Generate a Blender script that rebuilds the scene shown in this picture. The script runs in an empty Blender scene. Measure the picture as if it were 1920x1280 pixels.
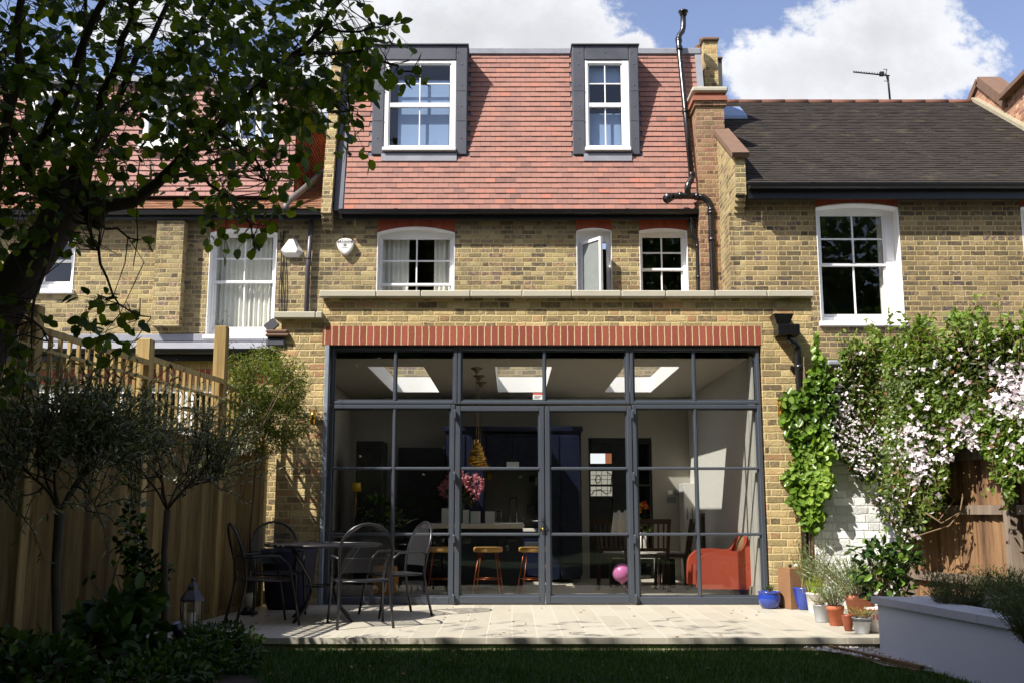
import bpy, math, random
import numpy as np
from mathutils import Vector, Matrix

random.seed(7)
rng = np.random.default_rng(11)
R = math.radians
scene = bpy.context.scene
col = scene.collection

# ------------------------------------------------------------------ camera
CAMZ, PITCH, F = 0.97, R(9.375), 1920.0
cam_d = bpy.data.cameras.new('camera')
cam = bpy.data.objects.new('camera', cam_d)
col.objects.link(cam)
cam_d.sensor_width = 36.0
cam_d.lens = 36.0
cam_d.clip_start = 0.05
cam_d.clip_end = 2000
cam.location = (0, 0, CAMZ)
cam.rotation_euler = (R(90) + PITCH, 0, 0)
scene.camera = cam
scene.render.resolution_x, scene.render.resolution_y = 1024, 682

# ------------------------------------------------------------------ sun, sky, exposure
SUN = Vector((0.70, 0.55, -1.0)).normalized()
sun_el = math.asin(-SUN.z)
sd = bpy.data.lights.new('sun', 'SUN')
sd.energy = 5.0
sd.angle = R(0.53)
sd.color = (1.0, 0.95, 0.87)
so = bpy.data.objects.new('sun', sd)
col.objects.link(so)
so.rotation_euler = SUN.to_track_quat('-Z', 'Y').to_euler()
so.location = (-8, -6, 14)

scene.view_settings.view_transform = 'Standard'
scene.view_settings.look = 'None'
scene.view_settings.exposure = 0.80
scene.view_settings.gamma = 1
scene.cycles.use_denoising = True
scene.cycles.max_bounces = 10
scene.cycles.transparent_max_bounces = 24
scene.cycles.sample_clamp_indirect = 6
scene.cycles.caustics_reflective = False
scene.cycles.caustics_refractive = False


def pdir(px, py):
    a, b = (px - 960) / F, (640 - py) / F
    return Vector((a, math.cos(PITCH) - b * math.sin(PITCH), math.sin(PITCH) + b * math.cos(PITCH)))


def P(px, py, Y):
    d = pdir(px, py)
    t = Y / d.y
    return Vector((d.x * t, Y, CAMZ + d.z * t))


def G(px, py, z=0.0):
    d = pdir(px, py)
    t = (z - CAMZ) / d.z
    return Vector((d.x * t, d.y * t, z))


def XX(px, py, Y):
    return P(px, py, Y).x


def ZZ(py, Y):
    return P(960, py, Y).z


# ------------------------------------------------------------------ node helpers
def lin(r, g, b):
    def c(v):
        v /= 255.0
        return v / 12.92 if v <= 0.04045 else ((v + 0.055) / 1.055) ** 2.4
    return (c(r), c(g), c(b), 1.0)


class NT:
    def __init__(s, tree):
        s.t = tree

    def n(s, kind, **kw):
        nd = s.t.nodes.new(kind)
        for k, v in kw.items():
            setattr(nd, k, v)
        return nd

    def put(s, sock, v):
        if isinstance(v, bpy.types.NodeSocket):
            s.t.links.new(v, sock)
        elif v is not None:
            sock.default_value = v

    def m(s, op, a, b=None, c=None, clamp=False):
        nd = s.n('ShaderNodeMath', operation=op, use_clamp=clamp)
        s.put(nd.inputs[0], a)
        if b is not None:
            s.put(nd.inputs[1], b)
        if c is not None:
            s.put(nd.inputs[2], c)
        return nd.outputs[0]

    def ss(s, x, a, b, lo=0.0, hi=1.0):
        nd = s.n('ShaderNodeMapRange', interpolation_type='SMOOTHSTEP')
        s.put(nd.inputs[0], x)
        for i, v in zip((1, 2, 3, 4), (a, b, lo, hi)):
            s.put(nd.inputs[i], v)
        return nd.outputs[0]

    def noise(s, vec, scale, detail=3, rough=0.55, dim='3D'):
        nd = s.n('ShaderNodeTexNoise', noise_dimensions=dim)
        if vec is not None:
            s.put(nd.inputs['Vector'], vec)
        nd.inputs['Scale'].default_value = scale
        nd.inputs['Detail'].default_value = detail
        nd.inputs['Roughness'].default_value = rough
        return nd.outputs[0]

    def white(s, vec):
        nd = s.n('ShaderNodeTexWhiteNoise', noise_dimensions='3D')
        s.put(nd.inputs['Vector'], vec)
        return nd.outputs['Value'], nd.outputs['Color']

    def ramp(s, fac, stops, interp='LINEAR'):
        nd = s.n('ShaderNodeValToRGB')
        cr = nd.color_ramp
        cr.interpolation = interp
        while len(cr.elements) > 1:
            cr.elements.remove(cr.elements[-1])
        for i, (p, c) in enumerate(stops):
            e = cr.elements[0] if i == 0 else cr.elements.new(p)
            e.position = p
            e.color = c
        s.put(nd.inputs[0], fac)
        return nd.outputs[0]

    def mix(s, fac, a, b, mode='MIX'):
        nd = s.n('ShaderNodeMix', data_type='RGBA', blend_type=mode)
        s.put(nd.inputs[0], fac)
        s.put(nd.inputs[6], a)
        s.put(nd.inputs[7], b)
        return nd.outputs[2]

    def xyz(s, x, y, z):
        nd = s.n('ShaderNodeCombineXYZ')
        for i, v in enumerate((x, y, z)):
            s.put(nd.inputs[i], v)
        return nd.outputs[0]

    def sep(s, v):
        nd = s.n('ShaderNodeSeparateXYZ')
        s.put(nd.inputs[0], v)
        return nd.outputs

    def bump(s, h, strength, dist):
        nd = s.n('ShaderNodeBump')
        nd.inputs['Strength'].default_value = strength
        nd.inputs['Distance'].default_value = dist
        s.put(nd.inputs['Height'], h)
        return nd.outputs[0]


MATS = {}


def newmat(name):
    m = bpy.data.materials.new(name)
    m.use_nodes = True
    nt = m.node_tree
    nt.nodes.clear()
    N = NT(nt)
    out = N.n('ShaderNodeOutputMaterial')
    return m, N, out


def principled(N, out, color, rough=0.6, metal=0.0, normal=None, spec=0.5, coat=0.0, trans=0.0):
    b = N.n('ShaderNodeBsdfPrincipled')
    N.put(b.inputs['Base Color'], color)
    N.put(b.inputs['Roughness'], rough)
    N.put(b.inputs['Metallic'], metal)
    b.inputs['Specular IOR Level'].default_value = spec
    b.inputs['Coat Weight'].default_value = coat
    if normal is not None:
        N.put(b.inputs['Normal'], normal)
    N.t.links.new(b.outputs[0], out.inputs[0])
    return b


def pos(N):
    return N.n('ShaderNodeNewGeometry').outputs['Position']


def plain(name, c, rough=0.6, metal=0.0, var=0.15, scale=6.0, bump=0.1, spec=0.5, coat=0.0, obj=False, bscale=None):
    """One colour with soft mottling, slight dirt and a fine bump."""
    if name in MATS:
        return MATS[name]
    m, N, out = newmat(name)
    v = N.n('ShaderNodeTexCoord').outputs['Object'] if obj else pos(N)
    n1 = N.noise(v, scale, 4, 0.6)
    f = N.m('MULTIPLY_ADD', N.m('SUBTRACT', n1, 0.5), 2 * var, 1.0)
    cc = N.mix(1.0, c, N.xyz(f, f, f), 'MULTIPLY')
    n2 = N.noise(v, bscale or scale * 12, 3, 0.6)
    r = N.m('MULTIPLY_ADD', N.m('SUBTRACT', n1, 0.5), 0.2, rough)
    principled(N, out, cc, r, metal, N.bump(n2, bump, 0.004) if bump else None, spec, coat)
    MATS[name] = m
    return m


def brick_mat(name, stops, mortar, hue_noise=0.35, dirt=0.5, flemish=True, dirt_col=(0.05, 0.045, 0.035, 1), warp=1.0,
              ztop=None, h=0.075, sat=0.8):
    m, N, out = newmat(name)
    g = N.n('ShaderNodeNewGeometry')
    p = g.outputs['Position']
    nx = N.m('ABSOLUTE', N.sep(g.outputs['True Normal'])[0])
    x, y, z = N.sep(p)
    side = N.m('GREATER_THAN', nx, 0.6)
    u = N.m('ADD', N.m('MULTIPLY', x, N.m('SUBTRACT', 1.0, side)), N.m('MULTIPLY', y, side))
    wn = N.n('ShaderNodeTexNoise')
    N.put(wn.inputs['Vector'], p)
    wn.inputs['Scale'].default_value = 9.0
    wn.inputs['Detail'].default_value = 2.0
    wr = N.sep(wn.outputs['Color'])
    u = N.m('MULTIPLY_ADD', N.m('SUBTRACT', wr[0], 0.5), 0.035 * warp, u)
    v = N.m('MULTIPLY_ADD', N.m('SUBTRACT', wr[1], 0.5), 0.024 * warp, z)
    w = 0.3375 if flemish else 0.225
    vr = N.m('DIVIDE', v, h)
    row = N.m('FLOOR', vr)
    fv = N.m('SUBTRACT', vr, row)
    par = N.m('MODULO', N.m('ADD', row, 1000.0), 2.0)
    rj, _ = N.white(N.xyz(row, 3.7, 1.1))
    off = N.m('MULTIPLY_ADD', rj, 0.10, N.m('MULTIPLY', par, 0.5))
    uu = N.m('ADD', N.m('DIVIDE', u, w), off)
    cell = N.m('FLOOR', uu)
    fu = N.m('SUBTRACT', uu, cell)
    if flemish:
        head = N.m('GREATER_THAN', fu, 0.667)
        du = N.m('MINIMUM', N.m('MINIMUM', fu, N.m('SUBTRACT', 1.0, fu)), N.m('ABSOLUTE', N.m('SUBTRACT', fu, 0.667)))
    else:
        head = 0.0
        du = N.m('MINIMUM', fu, N.m('SUBTRACT', 1.0, fu))
    dv = N.m('MULTIPLY', N.m('MINIMUM', fv, N.m('SUBTRACT', 1.0, fv)), h)
    d = N.m('MINIMUM', N.m('MULTIPLY', du, w), dv)
    nf = N.noise(p, 40, 3, 0.6)
    d = N.m('MULTIPLY_ADD', N.m('SUBTRACT', nf, 0.5), 0.009, d)
    mask = N.ss(d, 0.004, 0.0105)
    idv = N.xyz(N.m('MULTIPLY_ADD', head, 0.37, cell) if flemish else cell, row, side)
    wv, wc = N.white(idv)
    n1 = N.noise(p, 22, 5, 0.7)
    wv2 = N.m('MULTIPLY_ADD', N.m('SUBTRACT', wv, 0.5), 1.0, 0.5)
    fac = N.m('MULTIPLY_ADD', N.m('SUBTRACT', n1, 0.5), hue_noise * 2.6, wv2, clamp=True)
    bc = N.ramp(fac, stops)
    w2 = N.sep(wc)
    val = N.m('MULTIPLY_ADD', w2[1], 0.5, 0.74)
    bc = N.mix(1.0, bc, N.xyz(val, val, val), 'MULTIPLY')
    n3 = N.noise(p, 70, 4, 0.7)
    sp = N.ss(n3, 0.55, 0.68)
    bc = N.mix(N.m('MULTIPLY', sp, 0.5), bc, (0.09, 0.075, 0.05, 1))
    hs = N.n('ShaderNodeHueSaturation')
    hs.inputs['Saturation'].default_value = sat
    N.put(hs.inputs['Color'], bc)
    bc = hs.outputs[0]
    big = N.noise(p, 0.9, 5, 0.6)
    mc = N.mix(N.ss(big, 0.35, 0.75), mortar, N.mix(1.0, mortar, (0.75, 0.72, 0.66, 1), 'MULTIPLY'))
    c = N.mix(mask, mc, bc)
    sm = N.m('MULTIPLY', N.ss(N.noise(p, 30, 5, 0.75), 0.54, 0.66), 0.35)
    c = N.mix(sm, c, mortar)
    dd = N.m('MULTIPLY', N.ss(N.noise(p, 1.3, 6, 0.65), 0.48, 0.78), dirt)
    c = N.mix(dd, c, dirt_col)
    sv = N.xyz(N.m('MULTIPLY', u, 3.0), N.m('MULTIPLY', z, 0.35), side)
    c = N.mix(N.ss(N.noise(sv, 1.5, 5, 0.65), 0.55, 0.75, 0, dirt * 0.9), c, N.mix(1.0, c, (0.45, 0.43, 0.42, 1), 'MULTIPLY'))
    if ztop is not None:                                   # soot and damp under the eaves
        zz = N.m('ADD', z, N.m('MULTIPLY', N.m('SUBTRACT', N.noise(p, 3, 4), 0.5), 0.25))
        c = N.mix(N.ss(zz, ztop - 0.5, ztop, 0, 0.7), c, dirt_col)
    hgt = N.m('ADD', N.m('MULTIPLY', mask, 0.6), N.m('MULTIPLY', nf, 0.7))
    hgt = N.m('MULTIPLY_ADD', w2[2], 0.25, hgt)
    principled(N, out, c, 0.9, 0, N.bump(hgt, 0.75, 0.012), 0.25)
    MATS[name] = m
    return m


STOCK = [(0.0, lin(88, 76, 58)), (0.09, lin(112, 97, 67)), (0.2, lin(130, 113, 73)), (0.42, lin(144, 124, 76)),
         (0.62, lin(166, 146, 92)), (0.8, lin(156, 140, 74)), (0.93, lin(156, 118, 64)), (1.0, lin(108, 88, 84))]
STOCK2 = [(0.0, lin(104, 86, 58)), (0.14, lin(140, 118, 70)), (0.4, lin(170, 146, 84)), (0.65, lin(186, 160, 96)),
          (0.85, lin(176, 144, 76)), (1.0, lin(172, 118, 64))]
STOCKD = [(0.0, lin(80, 68, 54)), (0.09, lin(102, 86, 60)), (0.3, lin(116, 98, 62)), (0.6, lin(146, 124, 76)),
          (0.88, lin(140, 114, 62)), (1.0, lin(80, 68, 70))]
MIXB = [(0.0, lin(92, 66, 48)), (0.2, lin(138, 88, 66)), (0.5, lin(146, 116, 74)), (0.75, lin(152, 98, 72)),
        (1.0, lin(134, 110, 68))]
M_BRICK = brick_mat('stock_brick', STOCK, lin(184, 168, 126), ztop=ZZ(405, 15.9))
M_BRICK_EXT = brick_mat('reclaimed_yellow_brick', STOCK2, lin(200, 182, 134), dirt=0.25, warp=0.6)
M_BRICK_R = brick_mat('weathered_stock_brick', STOCKD, lin(184, 166, 120), ztop=ZZ(360, 14.6), warp=0.6)
M_BRICK_PARTY = brick_mat('yellow_party_wall_brick', STOCK, lin(190, 172, 128), dirt=0.3)
M_BRICK_CH = brick_mat('mixed_chimney_brick', MIXB, lin(164, 144, 108), dirt=0.4)
M_BRICK_RED = brick_mat('red_gable_brick', [(0, lin(120, 70, 50)), (0.5, lin(170, 108, 78)), (1, lin(190, 140, 100))],
                        lin(180, 150, 118))
M_BRICK_WHITE = brick_mat('white_painted_brick', [(0, lin(222, 224, 220)), (1, lin(236, 237, 232))], lin(222, 223, 218),
                          hue_noise=0.1, dirt=0.12, dirt_col=lin(150, 150, 140), h=0.085)


def soldier_mat(name, c1, c2, pitch=0.0755, x0=0.0, mortar=lin(222, 196, 140), mw=0.011):
    m, N, out = newmat(name)
    p = pos(N)
    x, y, z = N.sep(p)
    xn = N.m('MULTIPLY_ADD', N.m('SUBTRACT', N.noise(p, 10, 2), 0.5), 0.012, N.m('SUBTRACT', x, x0))
    q = N.m('DIVIDE', xn, pitch)
    cell = N.m('FLOOR', q)
    fr = N.m('SUBTRACT', q, cell)
    d = N.m('MULTIPLY', N.m('MINIMUM', fr, N.m('SUBTRACT', 1.0, fr)), pitch)
    d = N.m('MULTIPLY_ADD', N.m('SUBTRACT', N.noise(p, 60, 2), 0.5), 0.005, d)
    mask = N.ss(d, mw * 0.5 - 0.002, mw * 0.5 + 0.002)
    wv, wc = N.white(N.xyz(cell, 1.0, 1.0))
    f = N.m('ADD', N.m('MULTIPLY', wv, 0.7), N.m('MULTIPLY', N.noise(p, 25, 4, 0.7), 0.4))
    c = N.mix(f, c1, c2)
    c = N.mix(N.ss(N.noise(p, 55, 3, 0.7), 0.62, 0.75, 0, 0.5), c, lin(215, 150, 120))
    c = N.mix(mask, mortar, c)
    principled(N, out, c, 0.85, 0, N.bump(N.m('ADD', mask, N.noise(p, 60, 3)), 0.5, 0.006), 0.3)
    MATS[name] = m
    return m


M_SOLDIER = soldier_mat('red_soldier_brick', lin(124, 64, 50), lin(156, 86, 68), mortar=lin(196, 176, 134))
M_LINTEL = soldier_mat('red_lintel_brick', lin(124, 58, 40), lin(150, 76, 54), mortar=lin(160, 80, 55), mw=0.004)


def attr_mat(name, stops, rough=0.8, bump=0.3, noise_amt=0.25, scale=20, moss=None, spec=0.3, mscale=2.0):
    """Colour from each face's own random value (tiles, boards, pebbles)."""
    m, N, out = newmat(name)
    a = N.n('ShaderNodeAttribute', attribute_name='rnd')
    p = pos(N)
    n1 = N.noise(p, scale, 4, 0.65)
    f = N.m('MULTIPLY_ADD', N.m('SUBTRACT', n1, 0.5), noise_amt, a.outputs['Fac'], clamp=True)
    c = N.ramp(f, stops)
    if moss:
        c = N.mix(N.ss(N.noise(p, mscale, 6, 0.7), moss[1], moss[1] + 0.15, 0, moss[2]), c, moss[0])
    principled(N, out, c, rough, 0, N.bump(N.noise(p, scale * 4, 3), bump, 0.004), spec)
    MATS[name] = m
    return m


M_TILE = attr_mat('red_clay_tile', [(0, lin(118, 90, 84)), (0.3, lin(142, 105, 96)), (0.6, lin(154, 113, 101)),
                                     (0.85, lin(162, 112, 96)), (1, lin(172, 104, 86))], 0.8, 0.35, 0.25, 12,
                 moss=(lin(124, 100, 84), 0.55, 0.25), mscale=1.6)
M_TILE_PINK = attr_mat('pale_clay_tile', [(0, lin(154, 116, 110)), (0.5, lin(168, 128, 120)), (1, lin(178, 138, 128))])
M_TILE_BROWN = attr_mat('brown_clay_tile', [(0, lin(112, 84, 66)), (0.5, lin(146, 108, 84)), (1, lin(166, 120, 92))])
M_TILE_DARK = attr_mat('sooty_roof_tile', [(0, lin(43, 39, 36)), (0.4, lin(50, 45, 41)), (0.8, lin(56, 50, 45)), (1, lin(67, 57, 48))],
                       0.9, 0.4, 0.3, 14, moss=(lin(92, 86, 66), 0.55, 0.5))


def board_mat(name, stops, axis='z', rough=0.8):
    m, N, out = newmat(name)
    a = N.n('ShaderNodeAttribute', attribute_name='rnd')
    p = N.sep(pos(N))
    r = a.outputs['Fac']
    sc = {'z': (14, 14, 0.9), 'y': (14, 0.9, 14), 'x': (0.9, 14, 14)}[axis]
    vec = N.xyz(N.m('MULTIPLY', p[0], sc[0]), N.m('MULTIPLY', p[1], sc[1]),
                N.m('ADD', N.m('MULTIPLY', p[2], sc[2]), N.m('MULTIPLY', r, 40.0)))
    n1 = N.noise(vec, 1.6, 6, 0.7)
    knots = N.ss(N.noise(vec, 1.1, 2), 0.62, 0.70)
    n2 = N.noise(vec, 5.0, 5, 0.75)
    f = N.m('ADD', N.m('MULTIPLY', r, 0.45), N.m('ADD', N.m('MULTIPLY', N.m('SUBTRACT', n1, 0.5), 1.5), N.m('MULTIPLY', n2, 0.55)))
    c = N.ramp(f, stops)
    c = N.mix(N.m('MULTIPLY', knots, 0.6), c, lin(80, 50, 24))
    principled(N, out, c, rough, 0, N.bump(N.noise(vec, 3, 4), 0.3, 0.004), 0.25)
    MATS[name] = m
    return m


M_FENCE = board_mat('new_fence_board', [(0.1, lin(74, 60, 36)), (0.5, lin(118, 98, 58)), (0.9, lin(148, 126, 80))])
M_TRELLIS = board_mat('new_trellis_batten', [(0.1, lin(130, 106, 64)), (0.5, lin(170, 146, 96)), (0.9, lin(194, 172, 122))])
M_FENCE_OLD = board_mat('orange_fence_board', [(0.1, lin(78, 58, 44)), (0.5, lin(126, 96, 68)), (0.9, lin(150, 118, 84))])
M_GREYWOOD = board_mat('grey_weathered_wood', [(0.1, lin(96, 84, 74)), (0.9, lin(150, 134, 118))])
M_SLEEPER = board_mat('timber_edging', [(0.1, lin(84, 66, 44)), (0.9, lin(130, 104, 72))], 'y')
M_BARK = plain('tree_bark', lin(70, 58, 46), 0.95, var=0.35, scale=9, bump=0.8, bscale=40)
M_BARK_OLIVE = plain('olive_bark', lin(86, 76, 62), 0.95, var=0.3, scale=12, bump=0.6, bscale=60)
M_TWIG = plain('woody_stem', lin(112, 92, 66), 0.9, var=0.2)

M_LEAD = plain('lead_sheet', lin(82, 84, 92), 0.55, 0.35, var=0.3, scale=3, bump=0.25, bscale=12)
M_LEAD_PALE = plain('pale_lead_flashing', lin(140, 142, 150), 0.6, 0.2, var=0.3, scale=5, bump=0.25, bscale=14)
M_WHITE = plain('white_gloss_paint', (0.82, 0.82, 0.81, 1), 0.35, var=0.03, scale=3, bump=0.05)
M_STEEL = plain('grey_powder_coated_steel', lin(62, 68, 77), 0.45, 0.0, var=0.06, scale=2, bump=0.03, spec=0.6)
M_GALV = plain('galvanised_post', lin(150, 160, 172), 0.5, 0.5, var=0.2, scale=14, bump=0.1)
M_BLACKP = plain('black_plastic_pipe', lin(22, 21, 23), 0.28, var=0.2, scale=5, bump=0.03, spec=0.6)
M_BLACKG = plain('black_gutter_plastic', lin(20, 20, 23), 0.35, var=0.2, scale=4, bump=0.05)
M_COPING = plain('concrete_coping', lin(176, 171, 154), 0.9, var=0.14, scale=5, bump=0.4, bscale=45)
M_TILECAP = plain('clay_coping', lin(108, 84, 68), 0.9, var=0.3, scale=6, bump=0.5, bscale=30)
M_RENDER = plain('white_masonry_render', lin(218, 222, 226), 0.85, var=0.05, scale=2.5, bump=0.3, bscale=60)
M_SLAB = plain('grey_coping_slab', lin(190, 192, 194), 0.85, var=0.08, scale=4, bump=0.3, bscale=60)
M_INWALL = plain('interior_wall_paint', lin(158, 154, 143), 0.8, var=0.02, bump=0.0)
M_RWALL = plain('sunlit_tone_wall_paint', lin(206, 204, 196), 0.8, var=0.02, bump=0.0)  # sun brightness put into the colour: same wall paint, kept paler here
M_CEIL = plain('interior_ceiling_paint', lin(198, 193, 180), 0.8, var=0.01, bump=0.0)
M_REVEAL = plain('white_reveal_paint', (0.86, 0.86, 0.84, 1), 0.7, var=0.01, bump=0.0)
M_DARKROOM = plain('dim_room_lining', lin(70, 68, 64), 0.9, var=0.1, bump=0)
M_NAVY = plain('navy_cabinet_paint', lin(10, 16, 42), 0.4, var=0.04, bump=0.02)
M_DARKCAB = plain('dark_joinery', lin(30, 30, 34), 0.45, var=0.1, bump=0.02)
M_SPLASH = plain('grey_splashback', lin(118, 118, 114), 0.3, var=0.04, bump=0)
M_COUNTER = plain('white_worktop', lin(214, 210, 200), 0.25, var=0.03, bump=0)
M_OAK = plain('oak_seat', lin(206, 158, 88), 0.45, var=0.15, scale=18, bump=0.1)
M_COPPER = plain('copper_leg', lin(150, 84, 56), 0.35, 0.8, var=0.05, bump=0)
M_BRASS = plain('brass', lin(196, 150, 66), 0.22, 0.95, var=0.08, bump=0)
M_BRONZE = plain('bronze_fitting', lin(120, 104, 78), 0.4, 0.6, var=0.1, bump=0)
M_BLACKMET = plain('black_painted_metal', lin(40, 40, 44), 0.32, 0.3, var=0.06, bump=0.02, spec=0.7)
M_ORANGE = plain('orange_upholstery', lin(184, 78, 52), 0.85, var=0.06, scale=10, bump=0.3, bscale=220)
M_PALEWOOD = plain('pale_beech_leg', lin(206, 176, 128), 0.5, var=0.1, scale=20, bump=0)
M_DARKWOOD = plain('dark_mahogany', lin(58, 36, 28), 0.4, var=0.15, scale=14, bump=0.05)
M_BALLOON = plain('pink_rubber', lin(224, 130, 190), 0.3, var=0.02, bump=0)
M_THROW = plain('white_knit_throw', lin(216, 214, 208), 0.95, var=0.1, scale=25, bump=0.5, bscale=120)
M_CURTAIN = plain('cream_curtain', lin(238, 236, 224), 0.9, var=0.05, scale=8, bump=0.2)
M_NET = plain('pale_blue_blind', lin(136, 160, 196), 0.8, var=0.05, scale=3, bump=0)
M_PAPER = plain('white_card', lin(226, 226, 222), 0.7, var=0.02, bump=0)
M_TEAL = plain('teal_book_spine', lin(30, 120, 140), 0.6, bump=0)
M_BLUEGLAZE = plain('cobalt_glaze', lin(38, 62, 150), 0.15, var=0.25, scale=7, bump=0.05, coat=0.6)
M_DARKBLUE = plain('dark_blue_fabric', lin(26, 30, 52), 0.7, var=0.15, scale=4, bump=0.15)
M_TERRA = plain('terracotta', lin(186, 104, 72), 0.85, var=0.22, scale=9, bump=0.35)
M_TERRA_OLD = plain('weathered_terracotta', lin(176, 112, 88), 0.9, var=0.3, scale=9, bump=0.4)
M_ZINC = plain('galvanised_zinc', lin(182, 186, 192), 0.45, 0.35, var=0.18, scale=12, bump=0.15)
M_ENAMEL = plain('white_enamel', lin(222, 216, 212), 0.3, var=0.06, bump=0)
M_REDPAINT = plain('red_pattern', lin(176, 70, 60), 0.5, bump=0)
M_BROWNGLAZE = plain('brown_glaze', lin(128, 64, 40), 0.3, var=0.3, scale=16, bump=0.2)
M_CHALK = plain('old_timber_box', lin(134, 98, 66), 0.9, var=0.3, scale=5, bump=0.4)
M_PEWTER = plain('pewter', lin(84, 86, 92), 0.4, 0.6, var=0.15, bump=0.1)
M_WAX = plain('candle_wax', lin(216, 208, 190), 0.6, var=0.02, bump=0)
M_SOIL = plain('dark_soil', lin(52, 42, 34), 0.95, var=0.4, scale=30, bump=1.0, bscale=90)
M_YELLOW = plain('yellow_shade', lin(226, 184, 20), 0.6, var=0.05, bump=0)
M_GREYCAB = plain('light_grey_door', lin(190, 188, 182), 0.6, var=0.03, bump=0)
M_CABLE = plain('black_cable', lin(30, 28, 28), 0.6, bump=0)
M_ALARM = plain('white_alarm_plastic', lin(240, 238, 230), 0.3, var=0.02, bump=0)
M_INK = plain('navy_ink', lin(30, 34, 70), 0.6, bump=0)
M_GREYINK = plain('grey_ink', lin(110, 112, 116), 0.6, bump=0)
M_STICKRED = plain('red_sticker', lin(196, 84, 78), 0.6, bump=0)
M_DOORBLACK = plain('black_front_door', lin(18, 19, 24), 0.4, bump=0)
M_SHELFSLATE = plain('slate_roof', lin(84, 82, 86), 0.8, var=0.2, bump=0.2)


def glass_mat(name, tint=(0.93, 0.95, 0.95, 1), ior=1.52, rough=0.0, ar=1.0):
    m, N, out = newmat(name)
    tr = N.n('ShaderNodeBsdfTransparent')
    tr.inputs[0].default_value = tint
    gl = N.n('ShaderNodeBsdfGlossy')
    gl.inputs['Roughness'].default_value = rough
    g_ = N.n('ShaderNodeNewGeometry')
    dt = N.n('ShaderNodeVectorMath', operation='DOT_PRODUCT')
    N.t.links.new(g_.outputs['Normal'], dt.inputs[0])
    N.t.links.new(g_.outputs['Incoming'], dt.inputs[1])
    co = N.m('SUBTRACT', 1.0, N.m('ABSOLUTE', dt.outputs['Value']), clamp=True)
    f0 = ((ior - 1) / (ior + 1)) ** 2
    fres = N.m('MULTIPLY', N.m('MULTIPLY_ADD', N.m('POWER', co, 5.0), 1 - f0, f0), ar)
    wob = N.noise(pos(N), 1.2, 2)
    N.t.links.new(N.bump(wob, 0.04, 0.05), gl.inputs['Normal'])
    mx = N.n('ShaderNodeMixShader')
    N.t.links.new(fres, mx.inputs[0])
    N.t.links.new(tr.outputs[0], mx.inputs[1])
    N.t.links.new(gl.outputs[0], mx.inputs[2])
    N.t.links.new(mx.outputs[0], out.inputs[0])
    MATS[name] = m
    return m


M_OBSCURE = plain('obscured_glass', lin(124, 130, 128), 0.25, bump=0)
M_GLASS = glass_mat('clear_glass')
M_GLASS_ROOF = glass_mat('low_reflection_roof_glass', (0.97, 0.97, 0.97, 1), ar=0.15)
M_GLASS_DOOR = glass_mat('coated_door_glass', (0.89, 0.90, 0.895, 1))
M_GLASS_OLD = glass_mat('old_window_glass', (0.95, 0.96, 0.96, 1), 1.5)


def mesh_mat():
    """Expanded steel mesh: a real see-through grid of holes."""
    m, N, out = newmat('expanded_steel_mesh')
    uv = N.n('ShaderNodeUVMap', uv_map='UVMap')
    x, y, _ = N.sep(uv.outputs[0])

    def saw(a):
        return N.m('ABSOLUTE', N.m('SUBTRACT', N.m('FRACT', a), 0.5))
    a = saw(N.m('MULTIPLY', N.m('ADD', x, N.m('MULTIPLY', y, 0.5)), 95.0))
    b = saw(N.m('MULTIPLY', N.m('SUBTRACT', x, N.m('MULTIPLY', y, 0.5)), 95.0))
    hole = N.m('MULTIPLY', N.m('LESS_THAN', a, 0.36), N.m('LESS_THAN', b, 0.36))
    pr = N.n('ShaderNodeBsdfPrincipled')
    pr.inputs['Base Color'].default_value = lin(58, 58, 62)
    pr.inputs['Roughness'].default_value = 0.4
    pr.inputs['Metallic'].default_value = 0.2
    tr = N.n('ShaderNodeBsdfTransparent')
    mx = N.n('ShaderNodeMixShader')
    N.t.links.new(hole, mx.inputs[0])
    N.t.links.new(pr.outputs[0], mx.inputs[1])
    N.t.links.new(tr.outputs[0], mx.inputs[2])
    N.t.links.new(mx.outputs[0], out.inputs[0])
    MATS['expanded_steel_mesh'] = m
    return m


M_MESH = mesh_mat()


def leaf_mat(name, stops, trans=0.35, rough=0.45, tcol=None):
    m, N, out = newmat(name)
    a = N.n('ShaderNodeAttribute', attribute_name='rnd')
    c = N.ramp(a.outputs['Fac'], stops)
    pr = N.n('ShaderNodeBsdfPrincipled')
    N.put(pr.inputs['Base Color'], c)
    pr.inputs['Roughness'].default_value = rough
    pr.inputs['Specular IOR Level'].default_value = 0.35
    tl = N.n('ShaderNodeBsdfTranslucent')
    N.put(tl.inputs[0], N.mix(1.0, c, tcol or (1.6, 1.7, 0.6, 1), 'MULTIPLY'))
    mx = N.n('ShaderNodeMixShader')
    mx.inputs[0].default_value = trans
    N.t.links.new(pr.outputs[0], mx.inputs[1])
    N.t.links.new(tl.outputs[0], mx.inputs[2])
    N.t.links.new(mx.outputs[0], out.inputs[0])
    MATS[name] = m
    return m


L_TREE = leaf_mat('round_tree_leaf', [(0, lin(54, 70, 26)), (0.5, lin(84, 104, 34)), (0.9, lin(112, 132, 42)), (1, lin(150, 152, 54))], 0.45)
L_SHADE = leaf_mat('garden_tree_leaf', [(0, lin(50, 70, 30)), (0.6, lin(80, 108, 44)), (1, lin(110, 134, 60))], 0.3)
L_JAS = leaf_mat('jasmine_leaf', [(0, lin(52, 64, 24)), (0.5, lin(86, 100, 36)), (1, lin(136, 140, 62))], 0.35)
L_CLEM = leaf_mat('clematis_leaf', [(0, lin(52, 64, 28)), (0.35, lin(84, 100, 42)), (0.7, lin(112, 138, 54)), (0.9, lin(146, 150, 76)), (1, lin(120, 84, 56))], 0.3)
L_IVY = leaf_mat('hydrangea_leaf', [(0, lin(58, 84, 28)), (0.5, lin(94, 124, 42)), (1, lin(150, 172, 80))], 0.3, 0.3)
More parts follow.
